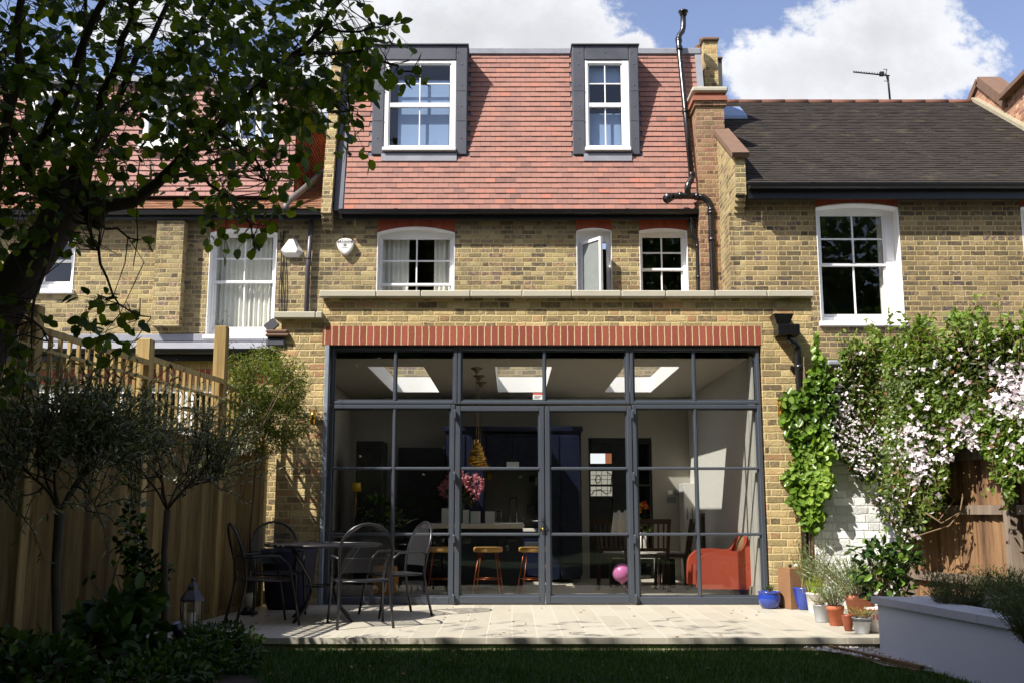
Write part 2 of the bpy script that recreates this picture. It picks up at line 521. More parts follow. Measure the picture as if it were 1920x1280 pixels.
L_OLIVE = leaf_mat('olive_leaf', [(0, lin(84, 90, 64)), (0.5, lin(122, 128, 98)), (1, lin(186, 188, 160))], 0.2)
L_BUSH = leaf_mat('border_shrub_leaf', [(0, lin(34, 54, 22)), (0.6, lin(56, 84, 34)), (1, lin(100, 124, 56))], 0.25)
L_DARK = leaf_mat('glossy_dark_leaf', [(0, lin(26, 44, 20)), (0.7, lin(50, 76, 30)), (1, lin(120, 150, 60))], 0.2, 0.25)
L_HERB = leaf_mat('lavender_leaf', [(0, lin(92, 110, 74)), (0.6, lin(136, 154, 110)), (1, lin(176, 188, 150))], 0.2)
L_ROSE = leaf_mat('rosemary_leaf', [(0, lin(60, 80, 44)), (0.6, lin(90, 112, 62)), (1, lin(130, 150, 92))], 0.2)
L_LILY = leaf_mat('daffodil_leaf', [(0, lin(110, 130, 50)), (0.6, lin(160, 170, 70)), (1, lin(206, 200, 110))], 0.3)
L_GRASS = leaf_mat('lawn_blade', [(0, lin(36, 62, 20)), (0.6, lin(58, 92, 30)), (1, lin(96, 124, 50))], 0.3)
L_PETAL = leaf_mat('white_clematis_petal', [(0, lin(206, 190, 198)), (0.5, lin(226, 216, 220)), (1, lin(238, 236, 236))], 0.3, 0.6, (1, 1, 1, 1))
L_PINK = leaf_mat('pink_petal', [(0, lin(170, 90, 104)), (1, lin(214, 150, 156))], 0.3, 0.6, (1, .8, .8, 1))


def emit_mat(name, c, s):
    m, N, out = newmat(name)
    e = N.n('ShaderNodeEmission')
    e.inputs[0].default_value = c
    e.inputs[1].default_value = s
    N.t.links.new(e.outputs[0], out.inputs[0])
    MATS[name] = m
    return m


def patio_mat():
    m, N, out = newmat('porcelain_paving')
    p = pos(N)
    x, y, z = N.sep(p)
    tw, tl = 0.20, 0.9
    q = N.m('DIVIDE', N.m('ADD', x, 0.0 + 20 * tw), tw)
    cell = N.m('FLOOR', q)
    fu = N.m('SUBTRACT', q, cell)
    ro, _ = N.white(N.xyz(cell, 0.5, 0.5))
    q2 = N.m('ADD', N.m('DIVIDE', y, tl), N.m('MULTIPLY', N.m('MODULO', cell, 3.0), 0.3333))
    c2 = N.m('FLOOR', q2)
    fv = N.m('SUBTRACT', q2, c2)
    du = N.m('MULTIPLY', N.m('MINIMUM', fu, N.m('SUBTRACT', 1.0, fu)), tw)
    dv = N.m('MULTIPLY', N.m('MINIMUM', fv, N.m('SUBTRACT', 1.0, fv)), tl)
    ju = N.ss(du, 0.002, 0.0045)
    jv = N.ss(dv, 0.001, 0.003)
    wv, _ = N.white(N.xyz(cell, c2, 0.0))
    grain = N.noise(N.xyz(N.m('MULTIPLY', x, 14.0), N.m('MULTIPLY', y, 1.6), N.m('MULTIPLY', wv, 30.0)), 1.0, 5, 0.6)
    f = N.m('ADD', N.m('MULTIPLY', wv, 0.5), N.m('MULTIPLY', grain, 0.6))
    c = N.ramp(f, [(0.1, lin(164, 158, 143)), (0.5, lin(174, 168, 152)), (0.9, lin(183, 177, 162))])
    c = N.mix(N.ss(N.noise(p, 2.2, 6, 0.65), 0.55, 0.8, 0, 0.25), c, lin(140, 126, 104))
    c = N.mix(N.m('MAXIMUM', ju, 0.35), lin(206, 200, 184), c)
    c = N.mix(N.m('MAXIMUM', jv, 0.6), lin(178, 166, 142), c)
    principled(N, out, c, 0.55, 0, N.bump(N.m('ADD', ju, N.m('MULTIPLY', grain, 0.2)), 0.2, 0.003), 0.4)
    MATS['porcelain_paving'] = m
    return m


M_PATIO = patio_mat()
M_LAWN = plain('lawn_soil', lin(48, 66, 26), 0.95, var=0.4, scale=20, bump=1.0, bscale=120)
M_GROUND = plain('rough_ground', lin(88, 92, 58), 0.95, var=0.3, scale=2, bump=0.5)
M_GRAVEL = attr_mat('pale_gravel', [(0, lin(130, 124, 116)), (0.5, lin(186, 180, 170)), (1, lin(224, 218, 208))])

# ------------------------------------------------------------------ sky with clouds
world = bpy.data.worlds.new('World')
scene.world = world
world.use_nodes = True
wt = world.node_tree
wt.nodes.clear()
N = NT(wt)
wo = N.n('ShaderNodeOutputWorld')
sky = N.n('ShaderNodeTexSky', sky_type='NISHITA')
sky.sun_disc = False
sky.sun_elevation = sun_el
sky.sun_rotation = math.atan2(-SUN.x, -SUN.y)
sky.altitude = 50
sky.air_density = 1.0
sky.dust_density = 1.2
sky.ozone_density = 2.2
bg = N.n('ShaderNodeBackground')
bg.inputs[1].default_value = 0.115
N.put(bg.inputs[0], N.mix(1.0, sky.outputs[0], (1.2, 1.02, 1.02, 1), 'MULTIPLY'))
dirv = N.n('ShaderNodeTexCoord').outputs['Generated']
dx, dy, dz = N.sep(dirv)
ady = N.m('MAXIMUM', N.m('ABSOLUTE', dy), 0.05)
ga, gb = N.m('DIVIDE', dx, ady), N.m('DIVIDE', dz, ady)
gv = N.xyz(ga, gb, N.m('MULTIPLY', N.m('GREATER_THAN', dy, 0.0), 5.0))
fb = N.noise(gv, 6.5, 10, 0.66)
fb2 = N.noise(N.xyz(ga, N.m('ADD', gb, 0.03), 2.0), 9.0, 6, 0.6)


def blob(px, py, rx, ry):
    d = pdir(px, py)
    ca, cb = d.x / d.y, d.z / d.y
    a = N.m('DIVIDE', N.m('SUBTRACT', ga, ca), rx / F)
    b = N.m('DIVIDE', N.m('SUBTRACT', gb, cb), ry / F)
    return N.m('SUBTRACT', 1.0, N.m('SQRT', N.m('ADD', N.m('MULTIPLY', a, a), N.m('MULTIPLY', b, b))))


blobs = [blob(820, 60, 330, 120), blob(1010, 90, 170, 105), blob(1185, 100, 60, 40), blob(640, 60, 120, 200),
         blob(1590, 130, 260, 110), blob(1640, 60, 180, 110), blob(1480, 150, 130, 90), blob(560, 170, 200, 80),
         blob(1560, -150, 160, 60), blob(900, -160, 260, 80), blob(330, 40, 260, 60)]
D = blobs[0]
for b_ in blobs[1:]:
    D = N.m('MAXIMUM', D, b_)
front = N.m('GREATER_THAN', dy, 0.0)
dens_f = N.m('ADD', D, N.m('MULTIPLY', N.m('SUBTRACT', fb, 0.5), 3.0))
dens_b = N.m('MULTIPLY', N.m('SUBTRACT', N.noise(N.xyz(ga, gb, 9.0), 1.8, 6, 0.6), 0.5), 4.0)
dens = N.m('ADD', N.m('MULTIPLY', dens_f, front), N.m('MULTIPLY', dens_b, N.m('SUBTRACT', 1.0, front)))
alpha = N.ss(dens, 0.0, 0.30)
alpha = N.m('MULTIPLY', alpha, N.ss(dz, 0.0, 0.06))
shade = N.m('ADD', N.m('MULTIPLY', N.ss(dens, 0.1, 1.0), -0.30), N.m('MULTIPLY', N.m('SUBTRACT', fb2, 0.5), 0.55))
cb_ = N.m('ADD', 0.56, N.m('MULTIPLY', shade, 0.32))
cbg = N.n('ShaderNodeBackground')
N.t.links.new(N.xyz(N.m('MULTIPLY', cb_, 0.97), N.m('MULTIPLY', cb_, 0.985), N.m('MULTIPLY', cb_, 1.03)), cbg.inputs[0])
cbg.inputs[1].default_value = 1.0
ms = N.n('ShaderNodeMixShader')
N.t.links.new(alpha, ms.inputs[0])
N.t.links.new(bg.outputs[0], ms.inputs[1])
N.t.links.new(cbg.outputs[0], ms.inputs[2])
N.t.links.new(ms.outputs[0], wo.inputs[0])


# ------------------------------------------------------------------ object helpers
def tag(o, label=None, cat=None, group=None, kind=None):
    if label:
        o['label'] = label
    if cat:
        o['category'] = cat
    if group:
        o['group'] = group
    if kind:
        o['kind'] = kind
    return o


def thing(name, label, cat, loc=(0, 0, 0), group=None, rz=0.0):
    o = bpy.data.objects.new(name, None)
    o.empty_display_size = 0.1
    o.location = loc
    o.rotation_euler = (0, 0, rz)
    col.objects.link(o)
    return tag(o, label, cat, group)


def root_loc(o):
    v = Vector((0, 0, 0))
    while o is not None:
        v = v + Vector(o.location)
        o = o.parent
    return v


class MB:
    def __init__(s):
        s.v, s.f, s.mi, s.r, s.sm, s.uv = [], [], [], [], [], {}

    def add(s, verts, faces, mi=0, r=None, smooth=False):
        b = len(s.v)
        s.v.extend([tuple(p) for p in verts])
        if r is None:
            r = random.random()
        for f in faces:
            s.f.append(tuple(i + b for i in f))
            s.mi.append(mi)
            s.r.append(r)
            s.sm.append(smooth)
        return s

    def box(s, x0, x1, y0, y1, z0, z1, mi=0, r=None, skip=()):
        if x0 > x1:
            x0, x1 = x1, x0
        if y0 > y1:
            y0, y1 = y1, y0
        if z0 > z1:
            z0, z1 = z1, z0
        v = [(x0, y0, z0), (x1, y0, z0), (x1, y1, z0), (x0, y1, z0), (x0, y0, z1), (x1, y0, z1), (x1, y1, z1), (x0, y1, z1)]
        fs = {'b': (0, 3, 2, 1), 't': (4, 5, 6, 7), 'f': (0, 1, 5, 4), 'k': (2, 3, 7, 6), 'l': (3, 0, 4, 7), 'r': (1, 2, 6, 5)}
        return s.add(v, [q for k, q in fs.items() if k not in skip], mi, r)

    def bevbox(s, x0, x1, y0, y1, z0, z1, b=0.01, mi=0, r=None):
        """Box with chamfered edges."""
        c = Vector(((x0 + x1) / 2, (y0 + y1) / 2, (z0 + z1) / 2))
        h = Vector((abs(x1 - x0) / 2, abs(y1 - y0) / 2, abs(z1 - z0) / 2))
        b = min(b, h.x * .9, h.y * .9, h.z * .9)
        V, idx = [], {}
        for sx in (-1, 1):
            for sy in (-1, 1):
                for sz in (-1, 1):
                    for a in range(3):
                        p = [h.x, h.y, h.z]
                        for q in range(3):
                            if q != a:
                                p[q] -= b
                        idx[(sx, sy, sz, a)] = len(V)
                        V.append((c.x + sx * p[0], c.y + sy * p[1], c.z + sz * p[2]))
        Fs = []
        for sx in (-1, 1):
            q = [idx[(sx, a, c2, 0)] for a, c2 in ((-1, -1), (1, -1), (1, 1), (-1, 1))]
            Fs.append(q if sx > 0 else q[::-1])
            q = [idx[(a, sx, c2, 1)] for a, c2 in ((-1, -1), (-1, 1), (1, 1), (1, -1))]
            Fs.append(q if sx > 0 else q[::-1])
            q = [idx[(a, c2, sx, 2)] for a, c2 in ((-1, -1), (1, -1), (1, 1), (-1, 1))]
            Fs.append(q if sx > 0 else q[::-1])
        for a in (-1, 1):
            for c2 in (-1, 1):
                Fs.append([idx[(-1, a, c2, 1)], idx[(1, a, c2, 1)], idx[(1, a, c2, 2)], idx[(-1, a, c2, 2)]])
                Fs.append([idx[(a, -1, c2, 0)], idx[(a, 1, c2, 0)], idx[(a, 1, c2, 2)], idx[(a, -1, c2, 2)]])
                Fs.append([idx[(a, c2, -1, 0)], idx[(a, c2, 1, 0)], idx[(a, c2, 1, 1)], idx[(a, c2, -1, 1)]])
        for sx in (-1, 1):
            for sy in (-1, 1):
                for sz in (-1, 1):
                    Fs.append([idx[(sx, sy, sz, 0)], idx[(sx, sy, sz, 1)], idx[(sx, sy, sz, 2)]])
        return s.add(V, Fs, mi, r)

    def obox(s, p0, p1, w, t, up=(0, 0, 1), mi=0, r=None):
        """Bar of section w x t from p0 to p1."""
        p0, p1, up = Vector(p0), Vector(p1), Vector(up)
        d = (p1 - p0).normalized()
        a = d.cross(up)
        if a.length < 1e-4:
            a = d.cross(Vector((1, 0, 0)))
        a.normalize()
        b = a.cross(d).normalized()
        v = []
        for p in (p0, p1):
            for sa, sb in ((-1, -1), (1, -1), (1, 1), (-1, 1)):
                v.append(p + a * (sa * w / 2) + b * (sb * t / 2))
        return s.add(v, [(0, 1, 2, 3), (4, 7, 6, 5), (0, 4, 5, 1), (1, 5, 6, 2), (2, 6, 7, 3), (3, 7, 4, 0)], mi, r)

    def quad(s, a, b, c, d, mi=0, r=None):
        return s.add([a, b, c, d], [(0, 1, 2, 3)], mi, r)

    def tube(s, pts, rad, n=8, mi=0, cap=True, closed=False, smooth=True, r=None):
        pts = [Vector(p) for p in pts]
        if not hasattr(rad, '__len__'):
            rad = [rad] * len(pts)
        V, Fs = [], []
        prev = None
        L = len(pts)
        for i, p in enumerate(pts):
            if closed:
                d = pts[(i + 1) % L] - pts[(i - 1) % L]
            else:
                d = pts[min(i + 1, L - 1)] - pts[max(i - 1, 0)]
            if d.length < 1e-9:
                d = Vector((0, 0, 1))
            d.normalize()
            if prev is None:
                a = d.cross(Vector((0, 0, 1)))
                if a.length < 0.05:
                    a = d.cross(Vector((0, 1, 0)))
            else:
                a = prev - d * prev.dot(d)
                if a.length < 1e-5:
                    a = d.cross(Vector((0, 1, 0)))
            a.normalize()
            prev = a
            b = d.cross(a)
            for k in range(n):
                t = 2 * math.pi * k / n
                V.append(p + (a * math.cos(t) + b * math.sin(t)) * rad[i])
        rings = L if closed else L - 1
        for i in range(rings):
            j = (i + 1) % L
            for k in range(n):
                k2 = (k + 1) % n
                Fs.append((i * n + k, i * n + k2, j * n + k2, j * n + k))
        if cap and not closed:
            Fs.append(tuple(range(n - 1, -1, -1)))
            Fs.append(tuple((L - 1) * n + k for k in range(n)))
        return s.add(V, Fs, mi, r, smooth)

    def lathe(s, prof, c=(0, 0, 0), n=20, mi=0, smooth=True, sq=None):
        """prof: list of (r, z)."""
        V, Fs = [], []
        for (r_, z) in prof:
            for k in range(n):
                t = 2 * math.pi * k / n
                V.append((c[0] + r_ * math.cos(t), c[1] + r_ * math.sin(t), c[2] + z))
        for i in range(len(prof) - 1):
            for k in range(n):
                k2 = (k + 1) % n
                Fs.append((i * n + k, i * n + k2, (i + 1) * n + k2, (i + 1) * n + k))
        if prof[0][0] > 1e-4:
            Fs.append(tuple(range(n - 1, -1, -1)))
        if prof[-1][0] > 1e-4:
            Fs.append(tuple((len(prof) - 1) * n + k for k in range(n)))
        return s.add(V, Fs, mi, None, smooth)

    def prism(s, poly, y0, y1, mi=0, r=None, axis='y'):
        """poly: list of (x, z), extruded from y0 to y1 (or (y, z) extruded along x)."""
        n = len(poly)
        if axis == 'y':
            V = [(a, y0, b) for a, b in poly] + [(a, y1, b) for a, b in poly]
        else:
            V = [(y0, a, b) for a, b in poly] + [(y1, a, b) for a, b in poly]
        Fs = [tuple(range(n)), tuple(range(2 * n - 1, n - 1, -1))]
        for i in range(n):
            j = (i + 1) % n
            Fs.append((i, i + n, j + n, j))
        return s.add(V, Fs, mi, r)

    def build(s, name, mats, parent=None, label=None):
        me = bpy.data.meshes.new(name)
        if not isinstance(mats, (list, tuple)):
            mats = [mats]
        off = root_loc(parent) if parent is not None else Vector((0, 0, 0))
        me.from_pydata([(v[0] - off.x, v[1] - off.y, v[2] - off.z) for v in s.v], [], s.f)
        for m in mats:
            me.materials.append(m)
        if len(mats) > 1:
            me.polygons.foreach_set('material_index', s.mi)
        me.polygons.foreach_set('use_smooth', s.sm)
        at = me.attributes.new('rnd', 'FLOAT', 'FACE')
        at.data.foreach_set('value', s.r)
        me.update()
        o = bpy.data.objects.new(name, me)
        col.objects.link(o)
        if parent is not None:
            o.parent = parent
        if label:
            o['label'] = label
        return o


def copy_tree(o, parent=None):
    c = o.copy()
    col.objects.link(c)
    c.parent = parent
    for ch in list(o.children):
        copy_tree(ch, c)
    return c


def grid_wall(mb, x0, x1, z0, z1, y0, y1, holes=(), mi=0):
    """Wall slab between y0 (front) and y1 with rectangular openings (xa, xb, za, zb)."""
    xs = sorted({x0, x1} | {min(max(h[k], x0), x1) for h in holes for k in (0, 1)})
    zs = sorted({z0, z1} | {min(max(h[k], z0), z1) for h in holes for k in (2, 3)})

    def solid(i, j):
        if i < 0 or j < 0 or i >= len(xs) - 1 or j >= len(zs) - 1:
            return False
        cx, cz = (xs[i] + xs[i + 1]) / 2, (zs[j] + zs[j + 1]) / 2
        return not any(h[0] < cx < h[1] and h[2] < cz < h[3] for h in holes)
    for i in range(len(xs) - 1):
        for j in range(len(zs) - 1):
            if not solid(i, j):
                continue
            a, b, c, d = xs[i], xs[i + 1], zs[j], zs[j + 1]
            mb.quad((a, y0, c), (b, y0, c), (b, y0, d), (a, y0, d), mi)
            mb.quad((b, y1, c), (a, y1, c), (a, y1, d), (b, y1, d), mi)
            if not solid(i - 1, j):
                mb.quad((a, y1, c), (a, y0, c), (a, y0, d), (a, y1, d), mi)
            if not solid(i + 1, j):
                mb.quad((b, y0, c), (b, y1, c), (b, y1, d), (b, y0, d), mi)
            if not solid(i, j - 1):
                mb.quad((a, y1, c), (b, y1, c), (b, y0, c), (a, y0, c), mi)
            if not solid(i, j + 1):
                mb.quad((a, y0, d), (b, y0, d), (b, y1, d), (a, y1, d), mi)


# leaves in bulk --------------------------------------------------------------
def leaf_mesh(name, pts, axis, nrm, length, width, mat, parent=None, shape='ovate', fold=0.18, rnd=None, extra=None, curl=0.12):
    pts = np.asarray(pts, dtype=np.float64)
    n = len(pts)
    if parent is not None:
        pts = pts - np.array(root_loc(parent))
    axis = np.asarray(axis, dtype=np.float64)
    axis = axis / (np.linalg.norm(axis, axis=1, keepdims=True) + 1e-9)
    nrm = np.asarray(nrm, dtype=np.float64)
    nrm = nrm - axis * np.sum(nrm * axis, axis=1, keepdims=True)
    nrm = nrm / (np.linalg.norm(nrm, axis=1, keepdims=True) + 1e-9)
    side = np.cross(axis, nrm)
    L = (np.ones(n) * length)[:, None]
    W = (np.ones(n) * width)[:, None]
    if shape == 'ovate':
        ks = [(0, 0), (1.0, 0), (0.28, 0.46), (0.68, 0.42), (0.28, -0.46), (0.68, -0.42)]
        fs = [(0, 2, 3, 1), (0, 1, 5, 4)]
    elif shape == 'round':
        ks = [(0, 0), (1.0, 0), (0.2, 0.42), (0.55, 0.52), (0.85, 0.3), (0.2, -0.42), (0.55, -0.52), (0.85, -0.3)]
        fs = [(0, 2, 3, 4, 1), (0, 1, 7, 6, 5)]
    elif shape == 'blade':
        ks = [(0, 0.5), (0, -0.5), (1.0, 0)]
        fs = [(0, 1, 2)]
    else:
        ks = [(0, 0), (0.45, 0.5), (1.0, 0), (0.45, -0.5)]
        fs = [(0, 3, 2, 1)]
    nv = len(ks)
    V = np.zeros((n, nv, 3))
    for i, (a, b) in enumerate(ks):
        V[:, i] = pts + axis * L * a + side * W * b + nrm * (abs(b) * fold * W * 2 - curl * L * a * a)
    me = bpy.data.meshes.new(name)
    me.vertices.add(n * nv)
    me.vertices.foreach_set('co', V.reshape(-1))
    nf = len(fs)
    tot = [len(f) for f in fs]
    base = (np.arange(n) * nv)[:, None]
    loops = (base + np.array([i for f in fs for i in f])[None, :]).reshape(-1)
    me.loops.add(len(loops))
    me.loops.foreach_set('vertex_index', loops.astype(np.int32))
    me.polygons.add(n * nf)
    starts = np.concatenate([[0], np.cumsum(np.tile(tot, n))[:-1]])
    me.polygons.foreach_set('loop_start', starts.astype(np.int32))
    me.materials.append(mat)
    at = me.attributes.new('rnd', 'FLOAT', 'FACE')
    if rnd is None:
        rnd = rng.random(n)
    at.data.foreach_set('value', np.repeat(np.clip(rnd, 0, 1), nf).astype(np.float32))
    me.update(calc_edges=True)
    me.validate()
    o = bpy.data.objects.new(name, me)
    col.objects.link(o)
    if parent is not None:
        o.parent = parent
    return o


def rvec(n, up=0.0):
    v = rng.normal(size=(n, 3))
    v[:, 2] += up
    return v / np.linalg.norm(v, axis=1, keepdims=True)


def clumpy(n, blobs, shell=0.55):
    """Points in a set of ellipsoids (cx,cy,cz,rx,ry,rz[,weight]), denser towards the skin."""
    w = np.array([(b[6] if len(b) > 6 else 1) * b[3] * b[4] * b[5] for b in blobs], dtype=float)
    k = rng.choice(len(blobs), size=n, p=w / w.sum())
    B = np.array([b[:6] for b in blobs])[k]
    d = rvec(n)
    rr = rng.random(n) ** (1 / 3) * (1 - shell) + shell * rng.beta(5, 1.5, n)
    p = B[:, :3] + d * B[:, 3:6] * rr[:, None]
    # ragged outline: push the skin in and out and open some holes
    s = B[:, 3:6].mean(axis=1)
    q = p / (s[:, None] * .55)
    w1 = np.sin(q[:, 0] * 2.1 + 1.3) * np.sin(q[:, 1] * 1.7 + .4) + np.sin(q[:, 2] * 2.6 + q[:, 0] * 1.1) * .8
    w2 = np.sin(q[:, 0] * 5.1 + .3) * np.sin(q[:, 2] * 4.7 + 1.4) + np.sin(q[:, 1] * 5.6 + q[:, 2]) * .6
    p = p + d * B[:, 3:6] * (w1 * .16 + w2 * .09 + rng.exponential(.06, n))[:, None]
    return p, d

# ================================================================== GROUND
def sheet(name, x0, x1, y0, y1, z, mat, thick=0.0, kind='structure', label=None, cat=None):
    mb = MB()
    if thick:
        mb.box(x0, x1, y0, y1, z - thick, z)
    else:
        mb.quad((x0, y0, z), (x1, y0, z), (x1, y1, z), (x0, y1, z))
    o = mb.build(name, mat)
    tag(o, label, cat, None, kind)
    return o


YE, YM, YR = 11.0, 15.9, 14.6          # fronts of the extension, our rear wall, the right-hand neighbour
YP = 8.2                               # front edge of the patio
LAWNZ = -0.095
sheet('ground', -300, 300, -300, 300, -0.35, M_GROUND)
sheet('lawn', -3.2, 3.4, -6, YP + 0.1, LAWNZ, M_LAWN, 0.1, label='shaded green lawn in front of the patio', cat='lawn')
sheet('patio', -2.95, 3.55, YP, YE + 0.045, 0.0, M_PATIO, 0.045, label='pale plank paving in front of the glazed doors', cat='patio')
mb = MB()
for i in range(9):
    x0 = -2.95 + i * 0.725
    mb.bevbox(x0, x0 + 0.715, YP + 0.02, YP + 0.12, -0.25, -0.047, 0.004)
o = mb.build('patio_riser', plain('riser_stone', lin(170, 156, 128), 0.85, var=0.2, scale=4, bump=0.4))
tag(o, 'low stone edge under the front of the patio', 'step', None, 'structure')

# ================================================================== EXTENSION
zc_top, zc_bot = ZZ(545, 10.93), ZZ(557, 10.93)
z_sold_t, z_sold_b = ZZ(611.5, YE), ZZ(646.5, YE)
XL, XRo = -2.03, 2.71                                   # glazed opening
xe_l, xe_r = XX(605, 620, YE), XX(1523, 600, YE)
ext = thing('rear_extension', 'single storey yellow brick extension with steel glazed doors and a red brick soldier course',
            'house extension', (0, YE, 0))
mb = MB()
grid_wall(mb, xe_l, xe_r, 0, zc_bot, YE, YE + 0.3, [(XL, XRo, -1, z_sold_t)])
mb.build('wall', M_BRICK_EXT, ext)
z_lc_t, z_lc_b = ZZ(585, 10.95), ZZ(597, 10.95)
xl_low = XX(524, 700, YE)
mb = MB()
mb.box(xl_low, xe_l - 0.002, YE + 0.012, YE + 0.3, 0, z_lc_b)
mb.box(xe_l - 0.002, XL, YE + 0.003, YE + 0.3, 0, z_sold_b, skip=('t',))
mb.build('pier', M_BRICK_EXT, ext)
mb = MB()
mb.box(xe_l, XX(1428, 630, YE), YE - 0.004, YE + 0.11, z_sold_b, z_sold_t)
mb.build('soldier_course', M_SOLDIER, ext)
mb = MB()
xa, xb = XX(598, 550, 10.9), XX(1528, 550, 10.9)
joints = [0.0, 0.115, 0.205, 0.305, 0.41, 0.51, 0.61, 0.70, 0.80, 0.905, 1.0]
for a, b in zip(joints[:-1], joints[1:]):
    dz_ = random.uniform(-0.002, 0.002)
    mb.bevbox(xa + (xb - xa) * a + 0.003, xa + (xb - xa) * b - 0.003, YE - 0.085, YE + 0.36, zc_bot + dz_, zc_top + dz_, 0.008)
mb.build('coping', M_COPING, ext)
mb = MB()
xa, xb = XX(513, 590, 10.93), XX(604, 590, 10.93)
mb.bevbox(xa, xa + (xb - xa) * 0.86, YE - 0.075, YE + 0.36, z_lc_b, z_lc_t, 0.008)
mb.bevbox(xa + (xb - xa) * 0.87, xb, YE - 0.075, YE + 0.36, z_lc_b, z_lc_t, 0.008)
mb.build('coping', M_COPING, ext)
# end of the old party parapet: lead and a clay tile on top of a stub
mb = MB()
x0_, x1_ = XX(497, 630, YE - 0.05), XX(534, 630, YE - 0.05)
mb.bevbox(x0_, x1_, YE - 0.02, YE + 0.5, ZZ(650, YE), ZZ(633, YE), 0.02, 0)
mb.bevbox(x0_ - 0.0, x1_ + 0.04, YE - 0.05, YE + 0.5, ZZ(632, YE), ZZ(626, YE), 0.01, 1)
mb.bevbox(x0_ + 0.0, x1_ + 0.02, YE - 0.04, YE + 0.5, ZZ(625, YE), ZZ(619, YE), 0.01, 1)
mb.obox((XX(500, 618, YE), YE - 0.0, ZZ(618, YE)), (XX(518, 600, YE), YE - 0.0, ZZ(603, YE)), 0.10, 0.05, (0, 1, 0), 0)
mb.build('parapet_stub', [M_LEAD, M_TILECAP], ext)

# shell: side walls, back wall, ceiling with three roof lights
XI0, XI1, YB, ZC, ZRF = -2.38, 2.62, 15.2, ZZ(687, 11.95), 2.80
mb = MB()
mb.box(xl_low, XI0 - 0.02, YE + 0.3, YM, -0.1, z_lc_b - 0.02)
mb.build('left_side_wall', M_BRICK_EXT, ext)
mb = MB()
mb.box(XI1 + 0.02, 3.2, YE + 0.3, YM, -0.1, ZRF)
mb.build('right_side_wall', M_BRICK_EXT, ext)
mb = MB()
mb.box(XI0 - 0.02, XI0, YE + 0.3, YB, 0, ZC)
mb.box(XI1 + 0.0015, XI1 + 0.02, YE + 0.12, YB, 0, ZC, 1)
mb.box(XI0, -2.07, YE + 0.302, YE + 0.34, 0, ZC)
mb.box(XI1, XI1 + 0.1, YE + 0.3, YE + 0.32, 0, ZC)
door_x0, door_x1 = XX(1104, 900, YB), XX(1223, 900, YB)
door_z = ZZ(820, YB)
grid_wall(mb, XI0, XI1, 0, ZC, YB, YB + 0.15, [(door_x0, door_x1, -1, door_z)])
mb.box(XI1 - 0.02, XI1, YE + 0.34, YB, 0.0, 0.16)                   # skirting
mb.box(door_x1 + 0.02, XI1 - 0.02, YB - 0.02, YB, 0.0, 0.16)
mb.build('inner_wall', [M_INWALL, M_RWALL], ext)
sky_x = [(-1.70, -1.04), (-0.20, 0.47), (1.32, 1.98)]
SY0, SY1 = 11.95, 14.55
mb = MB()


def slab(mb, x0, x1, y0, y1, z0, z1, holes):
    xs = sorted({x0, x1} | {h[k] for h in holes for k in (0, 1)})
    ys = sorted({y0, y1} | {h[k] for h in holes for k in (2, 3)})
    for i in range(len(xs) - 1):
        for j in range(len(ys) - 1):
            cx, cy = (xs[i] + xs[i + 1]) / 2, (ys[j] + ys[j + 1]) / 2
            if any(h[0] < cx < h[1] and h[2] < cy < h[3] for h in holes):
                continue
            a, b, c, d = xs[i], xs[i + 1], ys[j], ys[j + 1]
            mb.quad((a, c, z0), (a, d, z0), (b, d, z0), (b, c, z0), 0)
            mb.quad((a, c, z1), (b, c, z1), (b, d, z1), (a, d, z1), 1)
    for h in holes:
        a, b, c, d = h
        zt = z1 + 0.06
        mb.quad((a, c, z0), (a, c, zt), (a, d, zt), (a, d, z0), 2)
        mb.quad((b, c, z0), (b, d, z0), (b, d, zt), (b, c, zt), 2)
        mb.quad((a, c, z0), (b, c, z0), (b, c, zt), (a, c, zt), 2)
        mb.quad((a, d, z0), (a, d, zt), (b, d, zt), (b, d, z0), 2)
        k = 0.05
        for (p, q, r_, t) in ((a - k, a - 0.001, c - k, d + k), (b + 0.001, b + k, c - k, d + k), (a, b, c - k, c - 0.001), (a, b, d + 0.001, d + k)):
            mb.box(p, q, r_, t, z1, zt, 1)


slab(mb, XI0, XI1 + 0.02, YE + 0.3, YM, ZC, ZRF, [(a, b, SY0, SY1) for a, b in sky_x])
mb.build('flat_roof', [M_CEIL, M_SHELFSLATE, M_REVEAL], ext)
for a, b in sky_x:
    mb = MB()
    mb.box(a - 0.04, b + 0.04, SY0 - 0.04, SY1 + 0.04, ZRF + 0.062, ZRF + 0.074)
    mb.build('roof_light', M_GLASS_ROOF, ext)
mb = MB()
mb.box(XI0, XI1, YE + 0.12, YB + 0.2, -0.05, 0.002)
mb.build('inner_floor', M_PATIO, ext)
# dim hallway behind the inner door
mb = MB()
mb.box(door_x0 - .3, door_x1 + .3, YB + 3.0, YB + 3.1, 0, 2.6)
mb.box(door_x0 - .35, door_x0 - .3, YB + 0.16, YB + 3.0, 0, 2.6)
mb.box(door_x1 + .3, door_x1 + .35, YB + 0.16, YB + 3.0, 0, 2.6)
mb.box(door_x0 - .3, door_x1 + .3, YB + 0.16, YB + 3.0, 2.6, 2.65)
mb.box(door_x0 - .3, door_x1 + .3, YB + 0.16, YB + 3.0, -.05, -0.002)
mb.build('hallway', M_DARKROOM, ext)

# steel glazing ---------------------------------------------------------------
YF0, YF1 = YE + 0.040, YE + 0.095


def bar(mb, x0, x1, z0, z1, proud=0.0, mi=0):
    mb.bevbox(x0, x1, YF0 - proud, YF1, z0, z1, 0.006, mi)


